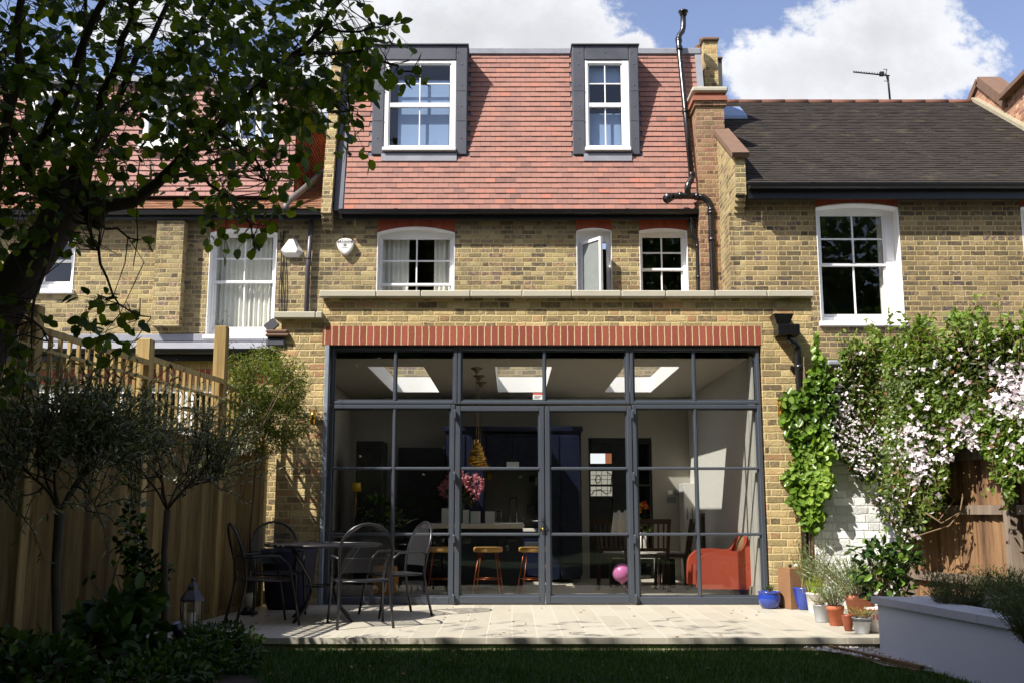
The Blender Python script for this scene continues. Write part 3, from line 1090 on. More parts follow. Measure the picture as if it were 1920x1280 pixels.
def steel_unit(name, x0, x1, z0, z1, vb=(), hb=(), fw=0.04, door=False, rail_b=None):
    mb = MB()
    pr = 0.008 if door else 0.0
    rb = rail_b or fw
    bar(mb, x0, x0 + fw, z0, z1, pr)
    bar(mb, x1 - fw, x1, z0, z1, pr)
    bar(mb, x0 + fw, x1 - fw, z1 - fw, z1, pr)
    bar(mb, x0 + fw, x1 - fw, z0, z0 + rb, pr)
    s = 0.016                                            # glazing bead step
    for a, b, c, d in ((x0 + fw, x0 + fw + s, z0 + rb, z1 - fw), (x1 - fw - s, x1 - fw, z0 + rb, z1 - fw),
                       (x0 + fw + s, x1 - fw - s, z1 - fw - s, z1 - fw), (x0 + fw + s, x1 - fw - s, z0 + rb, z0 + rb + s)):
        mb.box(a, b, YF0 + 0.022, YF1 - 0.01, c, d)
    hz = [z0 + rb] + list(hb) + [z1 - fw]
    for x in vb:
        bar(mb, x - 0.015, x + 0.015, z0 + rb, z1 - fw, -0.006)
        mb.box(x - 0.022, x + 0.022, YF0 + 0.03, YF1 - 0.008, z0 + rb + s, z1 - fw - s)
    xs = [x0 + fw] + [v for v in vb] + [x1 - fw]
    for z in hb:
        for a, b in zip(xs[:-1], xs[1:]):
            aa, bb = a + (0.015 if a in vb else 0), b - (0.015 if b in vb else 0)
            mb.bevbox(aa, bb, YF0 + 0.004, YF1 - 0.002, z - 0.015, z + 0.015, 0.008)
    o = mb.build(name, M_STEEL, ext)
    g = MB()
    g.box(x0 + fw * .6, x1 - fw * .6, YF0 + 0.040, YF0 + 0.050, z0 + rb * .6, z1 - fw * .6)
    g.build('pane', M_GLASS_DOOR, o)
    return o


z_tr, z_b1, z_b2 = ZZ(755, YE), ZZ(877, YE), ZZ(1001, YE)
z_top = z_sold_b - 0.012
XA, XBm, XC, XD, XE_ = -1.975, -0.615, 0.352, 1.300, 2.695
vx1, vx2 = XX(739, 760, YE), XX(1304.5, 760, YE)
steel_unit('side_light', XA, XBm, 0.005, z_tr - 0.012, [vx1], [z_b1, z_b2], 0.044, rail_b=0.075)
dl = steel_unit('glazed_door', XBm + 0.008, XC - 0.004, 0.012, z_tr - 0.03, [], [z_b1, z_b2], 0.052, True, 0.08)
dr = steel_unit('glazed_door', XC + 0.004, XD - 0.008, 0.012, z_tr - 0.03, [], [z_b1, z_b2], 0.052, True, 0.08)
steel_unit('side_light', XD, XE_, 0.005, z_tr - 0.012, [vx2], [z_b1, z_b2], 0.044, rail_b=0.075)
for a, b, v in ((XA, XBm + 0.02, vx1), (XBm + 0.026, XD - 0.022, 0.352), (XD - 0.016, XE_, vx2)):
    steel_unit('transom_light', a, b, z_tr - 0.006, z_top, [v], [], 0.036)
mb = MB()
mb.bevbox(XL - 0.0, XL + 0.045, YE - 0.012, YE + 0.10, 0, z_top + 0.008, 0.004, 0)
mb.build('steel_post', M_GALV, ext)
mb = MB()
mb.box(XL, XRo, YE + 0.112, YE + 0.3, z_sold_b, z_sold_t, 0)
mb.box(XL + .05, XRo - .01, YE + 0.02, YE + 0.1, z_top + 0.001, z_sold_b - 0.001, 0)
mb.build('lintel', M_STEEL, ext)
# door furniture
mb = MB()
hz = ZZ(985, YE)
mb.bevbox(XC - 0.040, XC - 0.012, YF0 - 0.022, YF0 - 0.009, hz - 0.075, hz + 0.095, 0.003)
mb.tube([(XC - 0.026, YF0 - 0.018, hz + 0.05), (XC - 0.026, YF0 - 0.06, hz + 0.05), (XC - 0.06, YF0 - 0.065, hz + 0.052), (XC - 0.135, YF0 - 0.06, hz + 0.05)], 0.008, 8)
mb.build('handle', M_PEWTER, dl)
mb = MB()
mb.tube([(XC - 0.026, YF0 - 0.02, hz - 0.03), (XC - 0.026, YF0 - 0.04, hz - 0.03)], 0.014, 12)
mb.build('lock', M_BRASS, dl)
for (xx_, dd) in ((XBm + 0.0, dl), (XD - 0.004, dr)):
    for zz_ in (ZZ(776, YE), ZZ(893, YE), ZZ(1010, YE), ZZ(1122, YE)):
        mb = MB()
        mb.bevbox(xx_ - 0.012, xx_ + 0.012, YF0 - 0.062, YF0 - 0.009, zz_ - 0.04, zz_ + 0.04, 0.003)
        mb.tube([(xx_, YF0 - 0.052, zz_ - 0.05), (xx_, YF0 - 0.052, zz_ + 0.05)], 0.009, 8)
        mb.build('hinge', M_STEEL, dd)
# sticker in the transom glass
st = thing('security_sticker', 'small red and white warning sticker in the lower corner of the transom glass', 'sticker',
           (XX(1008, 742, YE), YF0 + 0.036, ZZ(742, YE)))
sx0, sx1 = XX(999.5, 742, YE), XX(1017.2, 742, YE)
mb = MB()
mb.box(sx0, sx1, YF0 + 0.034, YF0 + 0.038, ZZ(748, YE), ZZ(738, YE), 0)
mb.box(sx0, sx1, YF0 + 0.034, YF0 + 0.038, ZZ(738, YE) + 0.0005, ZZ(734, YE), 1)
for k in range(3):
    zz_ = ZZ(740.3 + k * 2.2, YE)
    mb.box(sx0 + 0.012, sx1 - 0.012 - 0.01 * k, YF0 + 0.033, YF0 + 0.0338, zz_ - 0.003, zz_ + 0.003, 2)
mb.build('sticker_face', [M_PAPER, M_STICKRED, M_GREYINK], st)

# ================================================================== WINDOWS
def arc(x0, x1, zs, zc, n=12):
    pts = []
    for i in range(n + 1):
        t = i / n
        pts.append((x0 + (x1 - x0) * t, zs + (zc - zs) * (1 - (2 * t - 1) ** 2)))
    return pts


def sash_window(house, X0, X1, zb, zs, zc, Yw, rec, gx0, gx1, gzb, gzt, vb, hb, mr=None, sill=None, lint=None, curtain=None,
                back=None, upper_v=None, room_d=1.6, lmat=None, proud=0.004):
    """Painted timber sash in a brick opening with an arched red lintel."""
    Yf = Yw + rec
    mb = MB()
    t = 0.012
    # painted reveals
    mb.box(X0, X0 + t, Yw - proud, Yf + 0.02, zb, zs)
    mb.box(X1 - t, X1, Yw - proud, Yf + 0.02, zb, zs)
    a0, a1 = arc(X0, X1, zs, zc), arc(X0, X1, zs - t, zc - t * 1.5)
    mb.prism(a0 + a1[::-1], Yw - proud, Yf + 0.02)
    # outer frame
    fy0, fy1 = Yf, Yf + 0.07
    mb.bevbox(X0 + t, gx0 - 0.028, fy0, fy1, zb, zc, 0.004)
    mb.bevbox(gx1 + 0.028, X1 - t, fy0, fy1, zb, zc, 0.004)
    mb.bevbox(gx0 - 0.028, gx1 + 0.028, fy0, fy1, gzt + 0.028, zc + 0.01, 0.004)
    mb.bevbox(gx0 - 0.028, gx1 + 0.028, fy0, fy1, zb, gzb - 0.05, 0.004)
    # sashes
    mid = mr if mr is not None else (gzb + gzt) / 2

    def sash(y, za, zbm, rail_a, rail_b, vbs, hbs):
        mb.bevbox(gx0 - 0.028, gx0, y, y + 0.035, za - rail_a, zbm + rail_b, 0.004)
        mb.bevbox(gx1, gx1 + 0.028, y, y + 0.035, za - rail_a, zbm + rail_b, 0.004)
        mb.bevbox(gx0, gx1, y, y + 0.035, za - rail_a, za, 0.004)
        mb.bevbox(gx0, gx1, y, y + 0.035, zbm, zbm + rail_b, 0.004)
        for v in vbs:
            mb.bevbox(v - 0.012, v + 0.012, y + 0.002, y + 0.03, za, zbm, 0.003)
        for h_ in hbs:
            if za < h_ < zbm:
                mb.bevbox(gx0, gx1, y + 0.004, y + 0.028, h_ - 0.012, h_ + 0.012, 0.003)
    sash(Yf + 0.012, mid + 0.02, gzt, 0.04, 0.028, upper_v or vb, hb)
    sash(Yf + 0.048, gzb, mid - 0.02, 0.05, 0.038, vb, hb)
    fr = mb.build('window', M_WHITE, house)
    g = MB()
    g.box(gx0 - .01, gx1 + .01, Yf + 0.027, Yf + 0.031, mid + 0.0, gzt + .01)
    g.box(gx0 - .01, gx1 + .01, Yf + 0.063, Yf + 0.067, gzb - .01, mid)
    g.build('pane', M_GLASS_OLD, fr)
    if sill:
        s = MB()
        s.bevbox(X0 - sill, X1 + sill, Yw - 0.06, Yf + 0.01, zb - 0.075, zb - 0.002, 0.01)
        s.build('sill', M_WHITE, fr)
    if lint is not None:
        l = MB()
        a0 = arc(X0, X1, zs, zc)
        e = 0.0
        l.prism([(X0 - e, lint)] + [(X0 - e, zs)] + a0 + [(X1 + e, zs), (X1 + e, lint)], Yw - 0.003, Yw + 0.11)
        l.build('window_arch', lmat or M_LINTEL, house)
    # room behind
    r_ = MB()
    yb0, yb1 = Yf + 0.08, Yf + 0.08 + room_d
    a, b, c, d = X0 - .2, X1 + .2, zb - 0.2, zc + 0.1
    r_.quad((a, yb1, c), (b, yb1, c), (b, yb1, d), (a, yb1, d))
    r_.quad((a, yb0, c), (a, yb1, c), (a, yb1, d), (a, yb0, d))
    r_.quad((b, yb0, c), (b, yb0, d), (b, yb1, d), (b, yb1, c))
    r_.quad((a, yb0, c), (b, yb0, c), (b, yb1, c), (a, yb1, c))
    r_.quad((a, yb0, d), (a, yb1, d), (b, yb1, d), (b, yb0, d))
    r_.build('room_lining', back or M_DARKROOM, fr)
    if curtain:
        for (ca, cb_, mat) in curtain:
            c_ = MB()
            n = max(6, int((cb_ - ca) / 0.012))
            yy = Yf + 0.16
            V = []
            for i in range(n + 1):
                x = ca + (cb_ - ca) * i / n
                y = yy + 0.022 * math.sin(i * 0.95 + ca * 7) + 0.01 * math.sin(i * 0.31)
                V += [(x, y, zb - 0.1), (x, y, zc)]
            Fs = [(2 * i, 2 * i + 2, 2 * i + 3, 2 * i + 1) for i in range(n)]
            c_.add(V, Fs, 0, 0.5, True)
            # give the cloth its thickness
            c_.add([(v[0], v[1] + 0.006, v[2]) for v in V], [f[::-1] for f in Fs], 0, 0.5, True)
            c_.build('curtain', mat, fr)
    return fr


# ================================================================== OUR HOUSE
house = thing('terraced_house', 'middle terraced house with red tiled mansard roof and two lead dormers', 'house', (0, YM, 0))
ZE = ZZ(400, YM)
xm_l, xm_r = XX(594, 500, YM), 3.28
zl_main = ZZ(411, YM)


def wpx(xa, ya, xb_, yb, Y):
    return XX(xa, ya, Y), XX(xb_, yb, Y)


# windows of the rear wall (pixel rows read at mid height)
zb_hid = ZZ(600, YM)
w1 = (XX(706.5, 490, YM), XX(852.5, 490, YM))
w2 = (XX(1081, 490, YM), XX(1147.5, 490, YM))
w3 = (XX(1199, 490, YM), XX(1290, 490, YM))
mb = MB()
grid_wall(mb, xm_l, xm_r, ZRF, ZE, YM, YM + 0.34, [(w1[0], w1[1], zb_hid, zl_main), (w2[0], w2[1], zb_hid, zl_main),
                                                   (w3[0], w3[1], zb_hid, zl_main)])
mb.box(xm_l, xm_l + .3, YM + 0.34, YM + 8, 0, ZE)
mb.box(xm_r - .3, xm_r, YM + 0.34, YM + 8, 0, ZE)
mb.box(xm_l, xm_r, YM + 8, YM + 8.3, 0, ZE)
mb.build('wall', M_BRICK, house)
rec = 0.15
Yg = YM + rec + 0.03
sash_window(house, w1[0], w1[1], zb_hid, ZZ(436.5, YM), ZZ(425.5, YM), YM, rec,
            XX(717.5, 490, Yg), XX(843.5, 490, Yg), ZZ(585, Yg), ZZ(450, Yg), [XX(781.5, 490, Yg)], [ZZ(490, Yg)], ZZ(534, Yg), None, zl_main,
            [(XX(716, 490, Yg), XX(768, 490, Yg + .2), M_CURTAIN), (XX(815, 490, Yg + .2), XX(846, 490, Yg), M_CURTAIN)])
sash_window(house, w3[0], w3[1], zb_hid, ZZ(433, YM), ZZ(428.5, YM), YM, rec,
            XX(1204.5, 490, Yg), XX(1277, 490, Yg), ZZ(585, Yg), ZZ(446.5, Yg), [XX(1240.5, 490, Yg)], [ZZ(475, Yg)], ZZ(506, Yg), None, zl_main)
# open casement
X0, X1 = w2
zs2, zc2 = ZZ(433, YM), ZZ(428, YM)
mb = MB()
t = 0.012
mb.box(X0, X0 + t, YM - 0.004, YM + rec + .02, zb_hid, zs2)
mb.box(X1 - t, X1, YM - 0.004, YM + rec + .02, zb_hid, zs2)
a0, a1 = arc(X0, X1, zs2, zc2), arc(X0, X1, zs2 - t, zc2 - 1.5 * t)
mb.prism(a0 + a1[::-1], YM - 0.004, YM + rec + .02)
zt_c = ZZ(455, YM + rec)
mb.bevbox(X0 + t, X0 + 0.075, YM + rec, YM + rec + .07, zb_hid, zc2, 0.004)
mb.bevbox(X1 - 0.075, X1 - t, YM + rec, YM + rec + .07, zb_hid, zc2, 0.004)
mb.bevbox(X0 + .075, X1 - .075, YM + rec, YM + rec + .07, zt_c, zc2 + .01, 0.004)
cw = mb.build('window', M_WHITE, house)
r_ = MB()
r_.box(X0 - .1, X1 + .1, YM + rec + 1.2, YM + rec + 1.22, zb_hid, zc2)
r_.box(X0 - .12, X0 - .1, YM + rec + .09, YM + rec + 1.2, zb_hid, zc2)
r_.box(X1 + .1, X1 + .12, YM + rec + .09, YM + rec + 1.2, zb_hid, zc2)
r_.build('room_lining', M_DARKROOM, cw)
hx, hy = X0 + 0.085, YM + rec - 0.01
ang = R(-54)
ux, uy = math.cos(ang), math.sin(ang)
W_ = 0.50
zlo, zhi = ZZ(560, YM), zt_c - 0.01


def cpt(s_, z_, o_=0.0):
    return (hx + ux * s_ - uy * o_, hy + uy * s_ + ux * o_, z_)


mb = MB()
for s_ in (0.022, W_ - 0.022):
    mb.obox(cpt(s_, zlo), cpt(s_, zhi), 0.045, 0.04, (ux, uy, 0))
for z_ in (zlo + 0.03, zhi - 0.022):
    mb.obox(cpt(0.045, z_), cpt(W_ - 0.045, z_), 0.04, 0.045 + (0.015 if z_ < zlo + .1 else 0), (0, 0, 1))
cs = mb.build('casement', M_WHITE, cw)
g = MB()
g.add([cpt(.03, zlo + .03), cpt(W_ - .03, zlo + .03), cpt(W_ - .03, zhi - .03), cpt(.03, zhi - .03),
       cpt(.03, zlo + .03, .004), cpt(W_ - .03, zlo + .03, .004), cpt(W_ - .03, zhi - .03, .004), cpt(.03, zhi - .03, .004)],
      [(0, 1, 2, 3), (7, 6, 5, 4), (0, 3, 7, 4), (1, 5, 6, 2), (3, 2, 6, 7), (0, 4, 5, 1)])
g.build('pane', M_OBSCURE, cw)
l = MB()
l.prism([(X0, zl_main), (X0, zs2)] + a0 + [(X1, zs2), (X1, zl_main)], YM - 0.003, YM + 0.11)
l.build('window_arch', M_LINTEL, house)

# roof ------------------------------------------------------------------------
def tiles(mb, x0, x1, Y0, z0, rise, run, nrow, w=0.165, skip=None, thick=0.013, lift=0.02, mi=0, jit=0.003):
    """Courses of plain tiles going up a slope that starts at (Y0, z0); rise/run of one whole slope."""
    L = math.hypot(rise, run)
    uy, uz = run / L, rise / L
    ny, nz = -uz, uy                     # outward normal
    g = L / nrow
    for r_ in range(nrow):
        s0, s1 = r_ * g, r_ * g + g * 1.12
        if r_ == nrow - 1:
            s1 = L
        off = (w / 2 if r_ % 2 else 0) + random.uniform(-.006, .006)
        x = x0 - off
        while x < x1 - 0.002:
            xa, xb_ = max(x + 0.0015, x0), min(x + w - 0.0015, x1)
            x += w
            if xb_ - xa < 0.02:
                continue
            zc_ = z0 + uz * (s0 + g / 2)
            if skip and skip((xa + xb_) / 2, zc_):
                continue
            l0 = lift + random.uniform(-jit, jit)
            l1 = 0.003
            ds = random.uniform(-jit, jit) * .5

            def pt(xx, s, l_):
                return (xx, Y0 + uy * s + ny * l_, z0 + uz * s + nz * l_)
            V = [pt(xa, s0 + ds, l0), pt(xb_, s0 + ds, l0), pt(xb_, s1, l1), pt(xa, s1, l1),
                 pt(xa, s0 + ds, l0 - thick), pt(xb_, s0 + ds, l0 - thick)]
            mb.add(V, [(0, 1, 2, 3), (4, 5, 1, 0), (4, 0, 3), (5, 2, 1)], mi, min(1, max(0, random.gauss(0.5, 0.16))))


YRF = YM - 0.14                      # eaves line of the mansard
zr0, TS = ZZ(393, YRF), 0.2126
yr_top = YRF
for _ in range(20):
    zr1 = ZZ(101, yr_top)
    yr_top = YRF + (zr1 - zr0) * TS
xt_l, xt_r = -2.68, 3.16
Yd = 15.93                            # face of the dormers
d1 = (XX(698.5, 190, Yd), XX(876, 190, Yd), ZZ(290, Yd), ZZ(86, Yd))
d2 = (XX(1074, 190, Yd), XX(1198.5, 190, Yd), ZZ(290, Yd), ZZ(86, Yd))


def in_dormer(x, z):
    return any(d[0] - .0 < x < d[1] + .0 and z > d[2] - 0.02 for d in (d1, d2))


mb = MB()
nrow = 31
tiles(mb, xt_l, xt_r, YRF, zr0, zr1 - zr0, yr_top - YRF, nrow, 0.166, in_dormer, jit=0.0025)
for a, b in ((xt_l, d1[0]), (d1[1], d2[0]), (d2[1], xt_r)):
    mb.quad((a, YRF, zr0), (b, YRF, zr0), (b, yr_top, zr1), (a, yr_top, zr1), 1)
for d in (d1, d2):
    zz_ = d[2] + 0.0
    yy = YRF + (zz_ - zr0) * TS
    mb.quad((d[0], YRF, zr0), (d[1], YRF, zr0), (d[1], yy, zz_), (d[0], yy, zz_), 1)
roof = mb.build('roof', [M_TILE, M_LEAD], house)
mb = MB()
mb.bevbox(xm_l, xt_r + .05, yr_top - 0.05, yr_top + 0.1, zr1 - 0.03, zr1 + 0.085, 0.015)
mb.box(xm_l, xt_r + .05, yr_top + 0.1, yr_top + 6, zr1 - 0.1, zr1 + 0.05)
mb.build('flat_roof_edge', M_LEAD_PALE, roof)
mb = MB()                             # the lead gutter strip against the left party wall
mb.prism([(YRF - 0.02, zr0 - 0.02), (yr_top - 0.02, zr1), (yr_top + 0.3, zr1), (YRF + 0.3, zr0 - 0.02)], -2.84, -2.70, axis='x')
mb.build('flashing', M_LEAD, roof)
mb = MB()
xf0, xf1 = 3.02, 3.14
mb.prism([(YRF + 0.03, zr0 + 0.2), (yr_top - 0.03, zr1), (yr_top + 0.3, zr1), (YRF + 0.3, zr0 + 0.2)], 3.10, 3.21, axis='x')
mb.build('flashing', M_LEAD_PALE, roof)

for d, wx, gx, vb_up, hb, rivets in ((d1, (720.5, 855), (731.5, 843.5), [787], [157], 1), (d2, (1097, 1180.5), (1105, 1165), [1135], [157], 2)):
    mb = MB()
    wx0, wx1 = XX(wx[0], 190, Yd), XX(wx[1], 190, Yd)
    wz0, wz1 = ZZ(283, Yd), ZZ(112.5, Yd)
    dep = 1.1
    mb.bevbox(d[0], wx0, Yd, Yd + dep, d[2], d[3] - 0.002, 0.012)
    mb.bevbox(wx1, d[1], Yd, Yd + dep, d[2], d[3] - 0.002, 0.012)
    mb.bevbox(wx0, wx1, Yd, Yd + dep, wz1, d[3] - 0.002, 0.012)
    mb.bevbox(wx0, wx1, Yd, Yd + dep, d[2], wz0, 0.012)
    mb.bevbox(d[0] - 0.02, d[1] + 0.02, Yd - 0.03, Yd + dep, d[3], d[3] + 0.03, 0.01)
    # welts between the sheets
    for fz in (0.33, 0.66):
        zz_ = wz0 + (wz1 - wz0) * fz
        for a, b in ((d[0], wx0), (wx1, d[1])):
            mb.bevbox(a + 0.004, b - 0.004, Yd - 0.004, Yd, zz_ - 0.008, zz_ + 0.008, 0.002)
    for a, b in ((d[0], wx0), (wx1, d[1])):
        for fz in (0.12, 0.42, 0.62, 0.82):
            c = ((a + b) / 2, Yd, wz0 + (d[3] - wz0) * fz)
            mb.tube([(c[0], Yd + .002, c[2]), (c[0], Yd - 0.006, c[2])], [0.014, 0.008], 8)
    for fx in (0.1, 0.5, 0.9):
        xx_ = d[0] + (d[1] - d[0]) * fx
        mb.tube([(xx_, Yd + .002, d[3] - 0.12), (xx_, Yd - 0.006, d[3] - 0.12)], [0.014, 0.008], 8)
    # apron
    yy = YRF + (d[2] - zr0) * TS
    ax0, ax1 = wx0 - 0.03, wx1 + 0.02
    z_ap = ZZ(304, yy)
    yb = YRF + (z_ap - zr0) * TS
    mb.add([(ax0, yb - 0.03, z_ap), (ax1, yb - 0.03, z_ap), (ax1, Yd - 0.012, d[2] + 0.01), (ax0, Yd - 0.012, d[2] + 0.01),
            (ax0, yb - 0.015, z_ap), (ax1, yb - 0.015, z_ap)], [(0, 1, 2, 3), (4, 5, 1, 0), (4, 0, 3), (5, 2, 1)], 1)
    dm = mb.build('dormer', [M_LEAD, M_LEAD_PALE], house)
    yg = Yd + 0.03
    gx0, gx1 = XX(gx[0], 190, yg), XX(gx[1], 190, yg)
    gzt, gzm1, gzm0, gzb = ZZ(122, yg), ZZ(193, yg), ZZ(201, yg), ZZ(273, yg)
    mb = MB()
    mb.bevbox(wx0 + .002, gx0 - 0.02, yg - 0.015, yg + 0.08, wz0 + .002, wz1 - .002, 0.004)
    mb.bevbox(gx1 + 0.02, wx1 - .002, yg - 0.015, yg + 0.08, wz0 + .002, wz1 - .002, 0.004)
    mb.bevbox(gx0 - .02, gx1 + .02, yg - 0.012, yg + 0.08, gzt + 0.02, wz1 - .002, 0.004)
    mb.bevbox(gx0 - .02, gx1 + .02, yg - 0.0, yg + 0.07, wz0, gzb, 0.004)
    mb.bevbox(gx0 - .02, gx0, yg + .005, yg + 0.05, gzb, gzt, 0.003)
    mb.bevbox(gx1, gx1 + .02, yg + .005, yg + 0.05, gzb, gzt, 0.003)
    mb.bevbox(gx0, gx1, yg + .005, yg + 0.05, gzt, gzt + .02, 0.003)
    mb.bevbox(gx0, gx1, yg + .0, yg + 0.06, gzm0, gzm1, 0.004)
    vx = XX(vb_up[0], 190, yg)
    mb.bevbox(vx - .01, vx + .01, yg + .01, yg + 0.04, gzm1, gzt, 0.003)
    mb.bevbox(vx - .01, vx + .01, yg + .03, yg + 0.06, gzb, gzm0, 0.003)
    zz_ = ZZ(157, yg)
    mb.bevbox(gx0, gx1, yg + .012, yg + 0.038, zz_ - .01, zz_ + .01, 0.003)
    mb.bevbox(wx0 - 0.01, wx1 + 0.005, Yd - 0.06, Yd - 0.001, ZZ(284, Yd), ZZ(278, Yd), 0.005)
    mb.build('window_frame', M_WHITE, dm)
    g = MB()
    g.box(gx0, gx1, yg + .024, yg + .028, gzm0, gzt)
    g.box(gx0, gx1, yg + .044, yg + .048, gzb, gzm1)
    g.build('pane', M_GLASS_OLD, dm)
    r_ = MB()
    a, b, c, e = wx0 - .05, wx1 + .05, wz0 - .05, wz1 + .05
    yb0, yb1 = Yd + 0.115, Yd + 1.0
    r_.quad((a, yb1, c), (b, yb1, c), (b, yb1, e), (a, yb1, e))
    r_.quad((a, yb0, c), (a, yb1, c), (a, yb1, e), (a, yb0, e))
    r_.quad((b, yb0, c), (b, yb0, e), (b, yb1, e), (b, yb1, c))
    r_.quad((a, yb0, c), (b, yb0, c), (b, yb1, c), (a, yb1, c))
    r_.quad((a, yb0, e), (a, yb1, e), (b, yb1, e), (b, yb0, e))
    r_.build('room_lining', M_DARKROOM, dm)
    g = MB()
    if rivets == 1:
        z_b = ZZ(147, yg + .15)
        g.box(gx0 + 0.12, gx1 - 0.02, yg + .14, yg + .145, gzb - .05, ZZ(152, yg + .15))
    else:
        g.box(gx0 + 0.0, gx1 - 0.0, yg + .14, yg + .145, gzb - .05, gzm0 - .06)
        g.build('blind', M_NET, dm)
        g = MB()
        g.box(gx0 + 0.0, gx1 - 0.0, yg + .14, yg + .145, ZZ(150, yg), gzt)
    g.build('blind', M_NET, dm)

# gutter and fascia
def gutter(house, x0, x1, Y, zt, r=0.055, drop=0.14, name='gutter'):
    mb = MB()
    n = 8
    prof = [(Y - r + r * (1 - math.cos(math.pi * k / n)) - r * 0, zt - 0.085 * math.sin(math.pi * k / n)) for k in range(n + 1)]
    outer = [(Y - r * 1.25 * math.cos(math.pi * k / n), zt - r * 1.35 * math.sin(math.pi * k / n)) for k in range(n + 1)]
    inner = [(Y - r * 1.12 * math.cos(math.pi * k / n), zt - r * 1.2 * math.sin(math.pi * k / n)) for k in range(n + 1)]
    mb.prism(outer + inner[::-1], x0, x1, 0, axis='x')
    x = x0 + 0.9
    while x < x1:
        outer2 = [(Y - r * 1.36 * math.cos(math.pi * k / n), zt + .003 - r * 1.48 * math.sin(math.pi * k / n)) for k in range(n + 1)]
        mb.prism(outer2 + outer[::-1], x - 0.03, x + 0.03, 0, axis='x')
        x += 1.83
    mb.box(x0, x1, Y + r * 1.3, Y + r * 1.3 + 0.03, zt - drop, zt + 0.01)
    mb.build(name, M_BLACKG, house)


gutter(house, XX(636, 400, 15.68), 3.14, 15.68, ZZ(394, 15.68), drop=0.13)

# left party wall: raking brick pier with corbelled foot
mb = MB()
zc0 = ZZ(395, 15.62)
px0, px1 = -3.02, -2.86
mb.prism([(15.62, zc0 - 0.04), (16.25, ZZ(80, 16.3)), (20.0, ZZ(80, 16.3)), (20.0, 4.0), (YM + 0.01, 4.0), (YM + 0.01, zc0 - 0.04)], px0, px1, axis='x')
for k in range(3):
    zz_ = zc0 - 0.04 - 0.075 * (k + 1)
    mb.box(px0, px1, 15.68 + k * 0.07, YM, zz_, zz_ + 0.075)
mb.build('party_wall', M_BRICK_PARTY, house)

# right party wall, chimney stack and raking parapet
ch = []
mb = MB()
cx0, cx1 = XX(1307, 250, 15.6), XX(1359, 250, 15.6)
z_ch = ZZ(199, 15.6)
mb.box(cx0, cx1, 15.6, 16.6, ZRF, z_ch)
mb.box(cx0 - 0.03, cx1 + 0.03, 15.57, 16.63, z_ch, z_ch + 0.075)
stk = mb.build('chimney_stack', M_BRICK_CH, house)
mb = MB()
mb.box(cx0 - 0.06, cx1 + 0.05, 15.54, 16.66, z_ch + 0.075, z_ch + 0.15)
mb.box(cx0 - 0.01, cx1 + 0.01, 15.59, 16.62, z_ch + 0.15, z_ch + 0.215)
mb.build('brick_band', plain('rubbed_red_brick', lin(150, 96, 76), 0.85, var=0.25, scale=7, bump=0.4), stk)
mb = MB()
mb.bevbox(cx0 - 0.07, cx1 + 0.06, 15.52, 16.68, z_ch + 0.215, z_ch + 0.30, 0.02)
mb.build('cap', M_COPING, stk)
mb = MB()
ux0, ux1 = XX(1320, 120, 16.7), XX(1346, 120, 16.7)
zt_ = ZZ(78, 16.7)
mb.box(ux0, ux1, 16.7, 21, z_ch - 1.0, zt_)
up = mb.build('parapet_wall', M_BRICK_EXT, house)
mb = MB()
mb.bevbox(ux0 - 0.03, ux1 + 0.03, 16.66, 21, zt_, zt_ + 0.07, 0.02)
mb.bevbox(ux0 - 0.10, ux0 + 0.06, 16.9, 21, zt_ - 0.14, zt_ + 0.06, 0.03)
mb.lathe([(0.09, 0), (0.09, 0.1), (0.1, 0.12), (0.0, 0.16)], ((ux0 + ux1) / 2 - 0.04, 17.0, zt_ + 0.06), 12)
mb.build('parapet_coping', M_TILECAP, up)
mb = MB()
mb.box(XX(1346, 130, 18.5), XX(1354, 130, 18.5), 18.5, 19.2, 5, ZZ(110, 18.5))
mb.bevbox(XX(1344, 130, 18.45), XX(1356, 130, 18.45), 18.45, 19.3, ZZ(110, 18.45), ZZ(106, 18.45), 0.01, 1)
mb.build('rear_chimney', [M_DARKROOM, M_TILECAP], house)
# flank wall between the two rear walls
mb = MB()
xn0, xn1 = 3.27, XX(1398, 340, 14.42)
zn_t, zn_b = ZZ(297, 14.42), ZZ(366, 14.42)
mb.prism([(YR + 0.001, 0), (YR + 0.001, zn_b - 0.225), (14.56, zn_b - 0.225), (14.56, zn_b - .15), (14.50, zn_b - .15), (14.50, zn_b - .075),
          (14.45, zn_b - .075), (14.45, zn_b), (14.40, zn_b), (14.40, zn_t), (15.62, zn_t + 0.80), (YM + .3, zn_t + 0.8), (YM + .3, 0)],
         xn0, xn1, axis='x')
mb.build('flank_wall', M_BRICK_PARTY, house)
mb = MB()
p0, p1 = Vector(((xn0 + xn1) / 2, 14.33, zn_t + 0.02)), Vector(((xn0 + xn1) / 2, 15.66, zn_t + 0.90))
mb.obox(p0, p1, xn1 - xn0 + 0.10, 0.075, (0, 0, 1))
mb.build('raking_coping', M_TILECAP, house)

# soil pipe up the mansard
mb = MB()
pts_px = [((1281, 24), 16.30), ((1281, 52), 16.30), ((1279, 60), 16.29), ((1274, 66), 16.28), ((1272, 74), 16.26), ((1273, 86), 16.22),
          ((1285, 210), 15.98), ((1297, 330), 15.66)]
pts = [P(a, b, Y) for (a, b), Y in pts_px]
mb.tube(pts, 0.047, 12)
top = pts[0]
mb.lathe([(0.05, -0.06), (0.062, -0.05), (0.062, -0.01), (0.085, 0.0), (0.085, 0.025), (0.03, 0.03)], top, 14)
for q, Y in (((1272.5, 76), 16.26), ((1274, 92), 16.2), ((1285, 210), 15.98), ((1297, 328), 15.66)):
    c = P(q[0], q[1], Y)
    d_ = (pts[-1] - pts[-3]).normalized()
    mb.tube([c - d_ * 0.035, c + d_ * 0.035], 0.056, 12)
mb.build('soil_pipe', M_BLACKP, house)
mb = MB()
Yp = 15.60
